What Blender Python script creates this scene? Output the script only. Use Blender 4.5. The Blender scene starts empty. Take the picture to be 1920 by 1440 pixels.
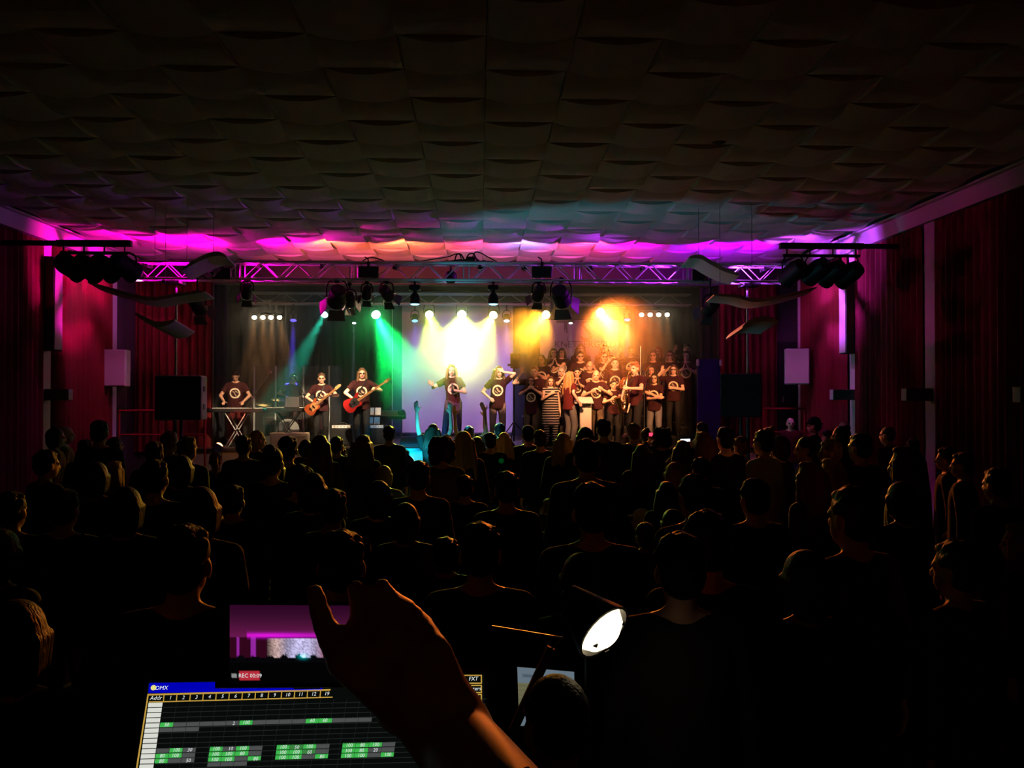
import bpy, bmesh, math, random
import numpy as np
from mathutils import Vector, Matrix, Euler

rnd = random.Random(7)
scene = bpy.context.scene
COL = scene.collection

# ------------------------------------------------------------------ camera, world, exposure
CAM_Z = 2.1
FPX = 1600.0
YAW = math.atan(60 / FPX)
PITCH = math.atan(20 / FPX)
cam_d = bpy.data.cameras.new('camera')
cam_d.sensor_width = 36.0
cam_d.lens = FPX / 1920 * 36.0
cam_d.clip_start = 0.05
cam_d.clip_end = 100
cam = bpy.data.objects.new('camera', cam_d)
COL.objects.link(cam)
cam.location = (0, 0, CAM_Z)
cam.rotation_euler = (math.pi / 2 + PITCH, 0, -YAW)
scene.camera = cam
world = bpy.data.worlds.new('world')
scene.world = world
world.use_nodes = True
world.node_tree.nodes['Background'].inputs[0].default_value = (0.004, 0.004, 0.005, 1)
world.node_tree.nodes['Background'].inputs[1].default_value = 0.12
scene.view_settings.view_transform = 'Standard'
scene.view_settings.look = 'None'
scene.view_settings.exposure = 0.0
scene.view_settings.gamma = 1.0
scene.view_settings.use_curve_mapping = False
scene.cycles.use_denoising = True
scene.cycles.max_bounces = 5
scene.cycles.diffuse_bounces = 3
scene.cycles.glossy_bounces = 2
scene.cycles.caustics_reflective = False
scene.cycles.caustics_refractive = False
scene.cycles.use_adaptive_sampling = True
scene.cycles.adaptive_threshold = 0.065
scene.cycles.adaptive_min_samples = 16
scene.cycles.volume_bounces = 0
scene.cycles.sample_clamp_indirect = 4.0
scene.cycles.transparent_max_bounces = 10

CAM_M = cam.rotation_euler.to_matrix()


def ray(px, py):
    return CAM_M @ Vector(((px - 960) / FPX, (720 - py) / FPX, -1.0))


def P(px, py, Y):
    """Point of the room at distance Y (along the hall) seen at the photograph's pixel."""
    d = ray(px, py)
    return Vector((0, 0, CAM_Z)) + d * (Y / d.y)


# ------------------------------------------------------------------ materials
MATS = {}


def lin(c):
    return tuple(((v / 12.92) if v <= 0.04045 else ((v + 0.055) / 1.055) ** 2.4) for v in c)


def mat(name, col, rough=0.6, metal=0.0, spec=0.4, noise=0.0, nscale=8.0, bump=0.0, bscale=40.0, stretch=None, col2=None):
    """Principled material with a procedural variation of tone and relief."""
    if name in MATS:
        return MATS[name]
    m = bpy.data.materials.new(name)
    m.use_nodes = True
    nt = m.node_tree
    b = nt.nodes['Principled BSDF']
    b.inputs['Base Color'].default_value = (*col, 1)
    b.inputs['Roughness'].default_value = rough
    b.inputs['Metallic'].default_value = metal
    b.inputs['Specular IOR Level'].default_value = spec
    if noise or bump or col2:
        tc = nt.nodes.new('ShaderNodeTexCoord')
        mp = nt.nodes.new('ShaderNodeMapping')
        nt.links.new(tc.outputs['Object'], mp.inputs['Vector'])
        if stretch:
            mp.inputs['Scale'].default_value = stretch
        n = nt.nodes.new('ShaderNodeTexNoise')
        n.inputs['Scale'].default_value = nscale
        n.inputs['Detail'].default_value = 4
        nt.links.new(mp.outputs[0], n.inputs['Vector'])
        mx = nt.nodes.new('ShaderNodeMix')
        mx.data_type = 'RGBA'
        k = noise if noise else 0.15
        a = tuple(max(0, v * (1 - k)) for v in col)
        c = col2 if col2 else tuple(min(1, v * (1 + k)) for v in col)
        mx.inputs['A'].default_value = (*a, 1)
        mx.inputs['B'].default_value = (*c, 1)
        nt.links.new(n.outputs['Fac'], mx.inputs['Factor'])
        nt.links.new(mx.outputs['Result'], b.inputs['Base Color'])
        if bump:
            n2 = nt.nodes.new('ShaderNodeTexNoise')
            n2.inputs['Scale'].default_value = bscale
            nt.links.new(mp.outputs[0], n2.inputs['Vector'])
            bp = nt.nodes.new('ShaderNodeBump')
            bp.inputs['Strength'].default_value = bump
            bp.inputs['Distance'].default_value = 0.01
            nt.links.new(n2.outputs['Fac'], bp.inputs['Height'])
            nt.links.new(bp.outputs[0], b.inputs['Normal'])
    MATS[name] = m
    return m


def emit(name, col, strength):
    if name in MATS:
        return MATS[name]
    m = bpy.data.materials.new(name)
    m.use_nodes = True
    nt = m.node_tree
    nt.nodes.clear()
    o = nt.nodes.new('ShaderNodeOutputMaterial')
    e = nt.nodes.new('ShaderNodeEmission')
    e.inputs[0].default_value = (*col, 1)
    e.inputs[1].default_value = strength
    nt.links.new(e.outputs[0], o.inputs[0])
    MATS[name] = m
    return m


M = {}
M['tile'] = mat('ceiling_plaster', (0.74, 0.71, 0.66), 0.85, noise=0.08, nscale=3, bump=0.25, bscale=90)
M['white_paint'] = mat('white_paint', (0.62, 0.60, 0.58), 0.7, noise=0.06, nscale=4, bump=0.1, bscale=60)
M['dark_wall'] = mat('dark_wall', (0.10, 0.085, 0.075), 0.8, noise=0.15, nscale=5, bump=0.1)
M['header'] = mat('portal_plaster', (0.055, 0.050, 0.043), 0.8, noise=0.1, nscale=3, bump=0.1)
M['floor'] = mat('hall_floor', (0.09, 0.06, 0.04), 0.4, noise=0.3, nscale=2, stretch=(1, 8, 1), bump=0.05)
M['curtain'] = mat('red_curtain', (0.16, 0.008, 0.010), 0.85, noise=0.25, nscale=30, stretch=(1, 1, 0.05), bump=0.2, bscale=160)
M['navy'] = mat('navy_backdrop', (0.011, 0.012, 0.020), 0.9, noise=0.2, nscale=20, stretch=(1, 1, 0.05), bump=0.2)
M['olive_cloth'] = mat('dark_side_cloth', (0.030, 0.024, 0.015), 0.9, noise=0.2, nscale=20, stretch=(1, 1, 0.05), bump=0.2)
M['bluecloth'] = mat('blue_cloth', (0.016, 0.010, 0.11), 0.8, noise=0.15, nscale=30, bump=0.2)
M['screen'] = mat('projection_cloth', (0.70, 0.68, 0.72), 0.8, noise=0.04, nscale=2, bump=0.05)
M['stagefloor'] = mat('stage_boards', (0.10, 0.07, 0.055), 0.35, noise=0.25, nscale=3, stretch=(1, 12, 1), bump=0.08)
M['beige'] = mat('beige_board', (0.50, 0.38, 0.27), 0.6, noise=0.12, nscale=3, stretch=(1, 1, 10), bump=0.05)
M['black'] = mat('black_lacquer', (0.012, 0.012, 0.013), 0.5, noise=0.2, nscale=20, bump=0.1)
M['blackmat'] = mat('black_grille', (0.008, 0.008, 0.008), 0.9, noise=0.2, nscale=60, bump=0.3, bscale=300)
M['alu'] = mat('truss_aluminium', (0.62, 0.62, 0.63), 0.45, 0.35, noise=0.08, nscale=30)
M['door_leaf'] = mat('spotlight_door_leaf', (0.10, 0.095, 0.09), 0.6, noise=0.1, nscale=20)
M['steel'] = mat('stand_steel', (0.35, 0.35, 0.36), 0.35, 0.9, noise=0.1, nscale=30)
M['chrome'] = mat('chrome', (0.7, 0.7, 0.72), 0.15, 1.0, noise=0.05, nscale=10)
M['dark_steel'] = mat('dark_steel', (0.05, 0.05, 0.05), 0.4, 0.5, noise=0.1, nscale=30)
M['plexi_edge'] = mat('acrylic_edge', (0.5, 0.55, 0.56), 0.3, noise=0.05, nscale=10)
M['paper'] = mat('paper', (0.75, 0.74, 0.72), 0.8, noise=0.05, nscale=10)
M['redpaint'] = mat('red_railing_paint', (0.30, 0.02, 0.015), 0.45, noise=0.15, nscale=12)
M['offwhite'] = mat('matt_white_lacquer', (0.58, 0.53, 0.45), 0.6, noise=0.06, nscale=6)
M['wood'] = mat('table_wood', (0.10, 0.06, 0.035), 0.5, noise=0.3, nscale=4, stretch=(1, 10, 1))
M['cable'] = mat('black_cable', (0.012, 0.012, 0.012), 0.6, noise=0.1, nscale=50)
M['plastic'] = mat('black_plastic', (0.018, 0.018, 0.02), 0.35, noise=0.1, nscale=40)
M['brass'] = mat('cymbal_brass', (0.70, 0.50, 0.18), 0.25, 1.0, noise=0.1, nscale=30)
M['guitar_wood'] = mat('sunburst_wood', (0.26, 0.05, 0.015), 0.25, noise=0.4, nscale=4, stretch=(1, 1, 4))
M['bass_red'] = mat('bass_red_lacquer', (0.22, 0.010, 0.010), 0.2, noise=0.1, nscale=8)
M['maple'] = mat('maple_neck', (0.42, 0.20, 0.08), 0.35, noise=0.15, nscale=6, stretch=(1, 1, 8))
M['keys'] = mat('ivory_keys', (0.75, 0.73, 0.68), 0.35, noise=0.04, nscale=20)

# plexiglass
m = bpy.data.materials.new('clear_acrylic')
m.use_nodes = True
nt = m.node_tree
nt.nodes.clear()
o_ = nt.nodes.new('ShaderNodeOutputMaterial')
t_ = nt.nodes.new('ShaderNodeBsdfTransparent')
t_.inputs[0].default_value = (0.93, 0.95, 0.97, 1)
g_ = nt.nodes.new('ShaderNodeBsdfGlossy')
g_.inputs['Roughness'].default_value = 0.12
d_ = nt.nodes.new('ShaderNodeBsdfDiffuse')
d_.inputs[0].default_value = (0.6, 0.62, 0.65, 1)
x1 = nt.nodes.new('ShaderNodeMixShader')
x1.inputs[0].default_value = 0.5
nt.links.new(g_.outputs[0], x1.inputs[1])
nt.links.new(d_.outputs[0], x1.inputs[2])
x2 = nt.nodes.new('ShaderNodeMixShader')
x2.inputs[0].default_value = 0.07
nt.links.new(t_.outputs[0], x2.inputs[1])
nt.links.new(x1.outputs[0], x2.inputs[2])
nt.links.new(x2.outputs[0], o_.inputs[0])
M['plexi'] = m


def shirt_material(name, col, ink, ring=True, backprint=None):
    """Cloth with the printed ring emblem on the chest (object coordinates of the garment)."""
    m = bpy.data.materials.new(name)
    m.use_nodes = True
    nt = m.node_tree
    L = nt.links
    N = nt.nodes
    b = N['Principled BSDF']
    b.inputs['Roughness'].default_value = 0.85
    b.inputs['Specular IOR Level'].default_value = 0.2
    tc = N.new('ShaderNodeTexCoord')
    sp = N.new('ShaderNodeSeparateXYZ')
    L.new(tc.outputs['Object'], sp.inputs[0])

    def mth(op, a, bb=None, clamp=False):
        n = N.new('ShaderNodeMath')
        n.operation = op
        n.use_clamp = clamp
        for i, v in enumerate((a, bb)):
            if v is None:
                continue
            if isinstance(v, (int, float)):
                n.inputs[i].default_value = v
            else:
                L.new(v, n.inputs[i])
        return n.outputs[0]
    no = N.new('ShaderNodeTexNoise')
    no.inputs['Scale'].default_value = 26
    L.new(tc.outputs['Object'], no.inputs['Vector'])
    zc = 1.19
    dx = sp.outputs['X']
    dz = mth('SUBTRACT', sp.outputs['Z'], zc)
    r = mth('SQRT', mth('ADD', mth('MULTIPLY', dx, dx), mth('MULTIPLY', dz, dz)))
    r = mth('ADD', r, mth('MULTIPLY', mth('SUBTRACT', no.outputs['Fac'], 0.5), 0.02))
    ringm = mth('MULTIPLY', mth('GREATER_THAN', r, 0.083), mth('LESS_THAN', r, 0.116))
    # letters inside the ring: two broken bars
    w = N.new('ShaderNodeTexWave')
    w.wave_type = 'BANDS'
    w.bands_direction = 'DIAGONAL'
    w.inputs['Scale'].default_value = 9
    w.inputs['Distortion'].default_value = 5
    w.inputs['Detail'].default_value = 1
    L.new(tc.outputs['Object'], w.inputs['Vector'])
    inner = mth('MULTIPLY', mth('LESS_THAN', r, 0.062), mth('GREATER_THAN', w.outputs['Fac'], 0.62))
    inner = mth('MULTIPLY', inner, 0.55)
    mask = mth('MAXIMUM', ringm, inner)
    mask = mth('MULTIPLY', mask, mth('LESS_THAN', sp.outputs['Y'], -0.04))
    n3 = N.new('ShaderNodeTexNoise')
    n3.inputs['Scale'].default_value = 6
    L.new(tc.outputs['Object'], n3.inputs['Vector'])
    mx0 = N.new('ShaderNodeMix')
    mx0.data_type = 'RGBA'
    mx0.inputs['A'].default_value = (*[v * 0.8 for v in col], 1)
    mx0.inputs['B'].default_value = (*[v * 1.2 for v in col], 1)
    L.new(n3.outputs['Fac'], mx0.inputs['Factor'])
    mx = N.new('ShaderNodeMix')
    mx.data_type = 'RGBA'
    L.new(mx0.outputs['Result'], mx.inputs['A'])
    mx.inputs['B'].default_value = (*ink, 1)
    L.new(mask, mx.inputs['Factor'])
    L.new(mx.outputs['Result'], b.inputs['Base Color'])
    n4 = N.new('ShaderNodeTexNoise')
    n4.inputs['Scale'].default_value = 11
    n4.inputs['Detail'].default_value = 3
    L.new(tc.outputs['Object'], n4.inputs['Vector'])
    bp = N.new('ShaderNodeBump')
    bp.inputs['Strength'].default_value = 0.5
    bp.inputs['Distance'].default_value = 0.03
    L.new(n4.outputs['Fac'], bp.inputs['Height'])
    L.new(bp.outputs[0], b.inputs['Normal'])
    return m


M['band_shirt'] = shirt_material('maroon_shirt_with_ring_print', (0.030, 0.0055, 0.0065), (0.72, 0.64, 0.47))

# striped dress
m = bpy.data.materials.new('striped_dress')
m.use_nodes = True
nt = m.node_tree
b = nt.nodes['Principled BSDF']
b.inputs['Roughness'].default_value = 0.85
tc = nt.nodes.new('ShaderNodeTexCoord')
w = nt.nodes.new('ShaderNodeTexWave')
w.wave_type = 'BANDS'
w.bands_direction = 'Z'
w.inputs['Scale'].default_value = 5.2
w.inputs['Distortion'].default_value = 1.2
w.inputs['Detail'].default_value = 1
nt.links.new(tc.outputs['Object'], w.inputs['Vector'])
cr = nt.nodes.new('ShaderNodeValToRGB')
cr.color_ramp.interpolation = 'CONSTANT'
cr.color_ramp.elements[0].color = (0.015, 0.012, 0.014, 1)
cr.color_ramp.elements[1].position = 0.80
cr.color_ramp.elements[1].color = (0.60, 0.55, 0.48, 1)
nt.links.new(w.outputs['Fac'], cr.inputs[0])
nt.links.new(cr.outputs[0], b.inputs['Base Color'])
M['stripes'] = m

SKIN = [mat('skin_light', (0.62, 0.36, 0.26), 0.5, noise=0.06, nscale=12, spec=0.35),
        mat('skin_tan', (0.50, 0.27, 0.18), 0.5, noise=0.06, nscale=12, spec=0.35),
        mat('skin_pale', (0.70, 0.45, 0.36), 0.5, noise=0.06, nscale=12, spec=0.35)]
EYE = mat('eye', (0.03, 0.02, 0.018), 0.25, noise=0.1, nscale=30)
LIP = mat('lips', (0.42, 0.13, 0.11), 0.45, noise=0.1, nscale=30)
HAIR = {}
for n_, c_ in dict(black=(0.012, 0.009, 0.008), dark=(0.028, 0.016, 0.010), brown=(0.075, 0.036, 0.018), lightbrown=(0.16, 0.085, 0.04),
                   blond=(0.38, 0.24, 0.10), ginger=(0.28, 0.085, 0.025), grey=(0.26, 0.24, 0.22), redblond=(0.36, 0.14, 0.07)).items():
    HAIR[n_] = mat('hair_' + n_, c_, 0.55, spec=0.3, noise=0.35, nscale=40, stretch=(1, 1, 0.12), bump=0.7, bscale=110)
CLOTH = {}
for n_, c_ in dict(black=(0.012, 0.012, 0.013), charcoal=(0.03, 0.03, 0.033), navy=(0.015, 0.02, 0.045), grey=(0.14, 0.14, 0.15), white=(0.55, 0.53, 0.52),
                   olive=(0.06, 0.055, 0.03), maroon=(0.045, 0.008, 0.010), yellow=(0.34, 0.24, 0.08), purple=(0.06, 0.03, 0.07), brown=(0.07, 0.04, 0.025),
                   jeans=(0.05, 0.07, 0.11), greyjeans=(0.15, 0.15, 0.16), khaki=(0.10, 0.075, 0.05), darkred=(0.085, 0.010, 0.011), teal=(0.03, 0.06, 0.07), rose=(0.22, 0.13, 0.13)).items():
    CLOTH[n_] = mat('cloth_' + n_, c_, 0.85, spec=0.2, noise=0.18, nscale=9, bump=0.5, bscale=14)
CLOTH['knit'] = mat('cloth_cap_white', (0.55, 0.53, 0.50), 0.8, noise=0.1, nscale=20, bump=0.2)

# ------------------------------------------------------------------ geometry helpers
MW = {}


def link(o):
    COL.objects.link(o)
    return o


def tag(o, label=None, cat=None, group=None, kind=None):
    if label:
        o['label'] = label
    if cat:
        o['category'] = cat
    if group:
        o['group'] = group
    if kind:
        o['kind'] = kind
    return o


def thing(name, loc, label, cat, group=None, rz=0.0, s=1.0):
    o = bpy.data.objects.new(name, None)
    o.empty_display_size = 0.1
    link(o)
    o.location = loc
    o.rotation_euler = (0, 0, rz)
    o.scale = (s, s, s)
    MW[o.name] = Matrix.Translation(Vector(loc)) @ Matrix.Rotation(rz, 4, 'Z') @ Matrix.Diagonal((s, s, s, 1))
    return tag(o, label, cat, group)


def frame_to(d):
    d = Vector(d).normalized()
    up = Vector((0, 0, 1)) if abs(d.z) < 0.95 else Vector((1, 0, 0))
    x = up.cross(d).normalized()
    y = d.cross(x)
    return x, y, d


class MB:
    def __init__(s):
        s.v = []
        s.f = []
        s.mi = []
        s.cur = 0

    def add(s, v, f):
        o = len(s.v)
        s.v.extend([tuple(p) for p in v])
        s.f.extend([tuple(i + o for i in q) for q in f])
        s.mi.extend([s.cur] * len(f))
        return s

    def box(s, c, size, R=None):
        c = Vector(c)
        hx, hy, hz = (t / 2 for t in size)
        v = [Vector((x, y, z)) for x in (-hx, hx) for y in (-hy, hy) for z in (-hz, hz)]
        if R is not None:
            v = [R @ p for p in v]
        v = [p + c for p in v]
        return s.add(v, [(0, 1, 3, 2), (4, 6, 7, 5), (0, 4, 5, 1), (2, 3, 7, 6), (0, 2, 6, 4), (1, 5, 7, 3)])

    def rbox(s, c, size, b=0.01, R=None):
        """box with chamfered edges (octagonal section in XY and inset top/bottom)"""
        hx, hy, hz = (t / 2 for t in size)
        b = min(b, hx * .45, hy * .45, hz * .45)

        def ring(z, i):
            a, d = hx - i, hy - i
            return [(a - b, -d, z), (a, -d + b, z), (a, d - b, z), (a - b, d, z), (-a + b, d, z), (-a, d - b, z), (-a, -d + b, z), (-a + b, -d, z)]
        v = ring(-hz, b) + ring(-hz + b, 0) + ring(hz - b, 0) + ring(hz, b)
        v = [Vector(p) for p in v]
        if R is not None:
            v = [R @ p for p in v]
        v = [p + Vector(c) for p in v]
        f = [tuple(range(7, -1, -1)), tuple(range(24, 32))]
        for k in range(3):
            for i in range(8):
                j = (i + 1) % 8
                f.append((k * 8 + i, k * 8 + j, k * 8 + 8 + j, k * 8 + 8 + i))
        return s.add(v, f)

    def cyl(s, p0, p1, r0, r1=None, n=10, caps=True):
        r1 = r0 if r1 is None else r1
        p0, p1 = Vector(p0), Vector(p1)
        x, y, d = frame_to(p1 - p0)
        v = []
        for p, r in ((p0, r0), (p1, r1)):
            for i in range(n):
                a = 2 * math.pi * i / n
                v.append(p + x * (r * math.cos(a)) + y * (r * math.sin(a)))
        f = [(i, (i + 1) % n, n + (i + 1) % n, n + i) for i in range(n)]
        if caps:
            f.append(tuple(range(n - 1, -1, -1)))
            f.append(tuple(range(n, 2 * n)))
        return s.add(v, f)

    def tube(s, pts, r, n=8):
        pts = [Vector(p) for p in pts]
        rr = r if isinstance(r, (list, tuple)) else [r] * len(pts)
        v = []
        px = None
        for i, p in enumerate(pts):
            d = (pts[min(i + 1, len(pts) - 1)] - pts[max(i - 1, 0)])
            x, y, d = frame_to(d)
            if px is not None:
                x = (px - d * px.dot(d))
                x = x.normalized() if x.length > 1e-6 else frame_to(d)[0]
                y = d.cross(x)
            px = x
            for k in range(n):
                a = 2 * math.pi * k / n
                v.append(p + x * (rr[i] * math.cos(a)) + y * (rr[i] * math.sin(a)))
        f = []
        for i in range(len(pts) - 1):
            for k in range(n):
                f.append((i * n + k, i * n + (k + 1) % n, (i + 1) * n + (k + 1) % n, (i + 1) * n + k))
        f.append(tuple(range(n - 1, -1, -1)))
        f.append(tuple(range((len(pts) - 1) * n, len(pts) * n)))
        return s.add(v, f)

    def lathe(s, prof, p0, axis, n=16, closed=True):
        """prof: (radius, distance along axis)"""
        x, y, d = frame_to(axis)
        p0 = Vector(p0)
        v = []
        for r, t in prof:
            for k in range(n):
                a = 2 * math.pi * k / n
                v.append(p0 + d * t + x * (r * math.cos(a)) + y * (r * math.sin(a)))
        f = []
        for i in range(len(prof) - 1):
            for k in range(n):
                f.append((i * n + k, i * n + (k + 1) % n, (i + 1) * n + (k + 1) % n, (i + 1) * n + k))
        if closed:
            f.append(tuple(range(n - 1, -1, -1)))
            f.append(tuple(range((len(prof) - 1) * n, len(prof) * n)))
        return s.add(v, f)

    def ell(s, c, r, R=None, n=12, m_=8):
        r = (r, r, r) if isinstance(r, (int, float)) else r
        v = []
        for i in range(m_ + 1):
            t = math.pi * i / m_
            for k in range(n):
                a = 2 * math.pi * k / n
                p = Vector((r[0] * math.sin(t) * math.cos(a), r[1] * math.sin(t) * math.sin(a), r[2] * math.cos(t)))
                if R is not None:
                    p = R @ p
                v.append(p + Vector(c))
        f = []
        for i in range(m_):
            for k in range(n):
                q = (i * n + k, (i + 1) * n + k, (i + 1) * n + (k + 1) % n, i * n + (k + 1) % n)
                f.append(q)
        return s.add(v, f)

    def quad(s, a, b, c, d):
        return s.add([a, b, c, d], [(0, 1, 2, 3)])

    def prism(s, outline, axis_vec):
        """outline: list of points, extruded by axis_vec"""
        n = len(outline)
        o = [Vector(p) for p in outline]
        v = o + [p + Vector(axis_vec) for p in o]
        f = [tuple(range(n - 1, -1, -1)), tuple(range(n, 2 * n))]
        f += [(i, (i + 1) % n, n + (i + 1) % n, n + i) for i in range(n)]
        return s.add(v, f)

    def mesh(s, name, mats, smooth=False):
        me = bpy.data.meshes.new(name)
        me.from_pydata(s.v, [], s.f)
        if not isinstance(mats, (list, tuple)):
            mats = [mats]
        for m in mats:
            me.materials.append(m)
        if len(mats) > 1:
            me.polygons.foreach_set('material_index', s.mi)
        if smooth:
            me.polygons.foreach_set('use_smooth', [True] * len(me.polygons))
            try:
                me.set_sharp_from_angle(angle=math.radians(40))
            except Exception:
                pass
        me.update()
        bm = bmesh.new()
        bm.from_mesh(me)
        bmesh.ops.remove_doubles(bm, verts=bm.verts, dist=1e-6)
        bmesh.ops.recalc_face_normals(bm, faces=bm.faces)
        bm.to_mesh(me)
        bm.free()
        return me

    def build(s, name, mats, parent=None, smooth=False, world=True):
        if parent is not None and world:
            inv = MW[parent.name].inverted()
            s.v = [tuple(inv @ Vector(p)) for p in s.v]
        o = bpy.data.objects.new(name, s.mesh(name, mats, smooth))
        link(o)
        if parent is not None:
            o.parent = parent
            MW[o.name] = MW[parent.name]
        else:
            MW[o.name] = Matrix.Identity(4)
        return o


def origin_to(o, loc):
    """move a top-level mesh's origin to loc without moving the mesh"""
    o.data.transform(Matrix.Translation(-Vector(loc)))
    o.location = loc
    MW[o.name] = Matrix.Translation(Vector(loc))
    return o


def place(me, name, loc, parent, R=None, s=1.0):
    """a part that shares mesh data, placed in world coordinates under parent"""
    o = bpy.data.objects.new(name, me)
    link(o)
    mw = Matrix.Translation(Vector(loc)) @ (R.to_4x4() if R is not None else Matrix.Identity(4)) @ Matrix.Diagonal((s, s, s, 1) if not isinstance(s, tuple) else (*s, 1))
    if parent is not None:
        o.parent = parent
        o.matrix_local = MW[parent.name].inverted() @ mw
    else:
        o.matrix_world = mw
    MW[o.name] = mw
    return o


def look_rot(d):
    """rotation whose -Z points along d"""
    return Vector(d).to_track_quat('-Z', 'Y')


def spot(loc, target, col, power, angle, blend=0.3, radius=0.05, parent=None, name='lamp_light'):
    l = bpy.data.lights.new(name, 'SPOT')
    l.color = col
    l.energy = power
    l.spot_size = math.radians(angle)
    l.spot_blend = blend
    l.shadow_soft_size = radius
    o = bpy.data.objects.new(name, l)
    link(o)
    o.location = loc
    o.rotation_euler = look_rot(Vector(target) - Vector(loc)).to_euler()
    return o


def point(loc, col, power, radius=0.03, name='lamp_light'):
    l = bpy.data.lights.new(name, 'POINT')
    l.color = col
    l.energy = power
    l.shadow_soft_size = radius
    o = bpy.data.objects.new(name, l)
    link(o)
    o.location = loc
    return o
# ------------------------------------------------------------------ the hall
XL, XR = -7.45, 6.9          # side walls
CEIL = 5.0
Y_FRONT = 18.3               # wall with the stage opening
Y_BACK = 22.9                # back of the stage
STAGE_Z = 1.0
Y_EDGE = 17.6
OX0, OX1 = -5.72, 5.22       # stage opening
OTOP = 4.46


def struct(name, mb, m, label=None, parent=None, smooth=False):
    o = mb.build(name, m, parent, smooth)
    if parent is None:
        tag(o, label, None, None, 'structure')
    return o


b = MB().box(((XL + XR) / 2, 10.0, -0.05), (XR - XL + 0.6, 28, 0.1))
floor = struct('floor', b, M['floor'], 'dark hall floor under the standing crowd')
b = MB().box(((XL + XR) / 2, 7.0, CEIL + 0.16), (XR - XL + 0.6, 23.4, 0.1))
ceiling = struct('ceiling', b, M['tile'], 'pale ceiling of woven-looking curved acoustic tiles')

# curved ceiling tiles: bulging across (A) and along (B) the hall in a chequerboard
TS = 0.723
BUL = 0.055


def tile_mesh(name, along):
    n = 8
    h = TS / 2 - 0.003
    top = 0.05
    b = MB()
    prof = []
    for i in range(n + 1):
        t = -h + 2 * h * i / n
        prof.append((t, -BUL * (1 - (t / h) ** 2)))
    v = []
    for e in (-h, h):
        for t, z in prof:
            v.append((t, e, z) if not along else (e, t, z))
        for t in (h, -h):
            v.append((t, e, top) if not along else (e, t, top))
    k = n + 3
    f = [tuple(range(k)), tuple(range(2 * k - 1, k - 1, -1))]
    f += [(i, i + 1, k + i + 1, k + i) for i in range(k - 1)] + [(k - 1, 0, k, 2 * k - 1)]
    b.add(v, f)
    return b.mesh(name, M['tile'], False)


TA = tile_mesh('ceiling_tile_across', False)
TB = tile_mesh('ceiling_tile_along', True)
n_tiles = 0
for j in range(-8, 9):
    y0 = 11.93 + TS * j
    yc = y0 + TS / 2
    if yc > Y_FRONT - 0.1:
        continue
    for i in range(-11, 10):
        xc = 0.05 + TS * (i + 0.5)
        if xc < XL + 0.3 or xc > XR - 0.25:
            continue
        if xc < -yc * 0.565 - 0.9 or xc > yc * 0.645 + 0.9:
            continue
        a = (i + j) % 2 == 0
        place(TA if a else TB, 'ceiling_tile', (xc, yc, CEIL), ceiling)
        n_tiles += 1
# round smoke detector between the tiles
c = P(1348, 252, 9.5)
o = MB().lathe([(0.09, 0), (0.085, -0.03), (0.05, -0.05), (0.0, -0.052)], (c.x, c.y, CEIL - 0.02), (0, 0, 1), 16).build('smoke_detector', M['dark_wall'], None, True)
tag(o, 'small dark round detector on the ceiling tiles', 'detector')

# side walls, back wall of the hall, stage wall
for nm, x, sg, lb in (('wall_left', XL, -1, 'side wall of the hall behind the curtains at left'), ('wall_right', XR, 1, 'side wall of the hall behind the curtains at right')):
    b = MB().box((x + sg * 0.15, 8.5, 2.5), (0.3, 24, 5.1))
    struct(nm, b, M['dark_wall'], lb)
b = MB().box(((XL + XR) / 2, -3.6, 2.5), (XR - XL + 0.6, 0.2, 5.1))
struct('wall_back', b, M['dark_wall'], 'rear wall of the hall behind the camera')
b = MB()
b.box(((XL + OX0) / 2, Y_FRONT + 0.15, 2.5), (OX0 - XL, 0.3, 5.1))
b.box(((XR + OX1) / 2, Y_FRONT + 0.15, 2.5), (XR - OX1, 0.3, 5.1))
b.box(((OX0 + OX1) / 2, Y_FRONT + 0.15, (OTOP + 5.05) / 2), (OX1 - OX0, 0.3, 5.05 - OTOP))
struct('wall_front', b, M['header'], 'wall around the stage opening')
# ceiling edge beams along the side walls
for nm, x, sg in (('trim_1', XL, 1), ('trim_2', XR, -1)):
    b = MB().box((x + sg * 0.09, 7.5, 4.84), (0.18, 21.5, 0.28))
    b.box((x + sg * 0.22, 7.5, 4.965), (0.08, 21.5, 0.03))
    struct(nm, b, M['white_paint'], 'pale beam running along the top of the %s curtains' % ('left' if sg > 0 else 'right'))

# pilasters between the curtains
PIL = []
for sg, x, ys in ((1, XL, (6.6, 9.35, 12.05, 14.55, 17.2)), (-1, XR, (7.05, 9.75, 12.45, 15.1, 17.65))):
    for k, y in enumerate(ys):
        b = MB().rbox((x + sg * 0.06, y + 0.16, 2.36), (0.12, 0.32, 4.68), 0.008)
        o = b.build('pilaster', M['white_paint'])
        origin_to(o, (x + sg * 0.06, y + 0.16, 0.02))
        PIL.append((sg, x, y))
        side = 'left' if sg > 0 else 'right'
        from_stage = ['next to the stage', 'second from the stage', 'third from the stage', 'fourth from the stage', 'fifth from the stage'][4 - k]
        tag(o, 'white pilaster on the %s wall, %s' % (side, from_stage), 'pilaster', 'white pilasters between the curtains', 'structure')


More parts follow.
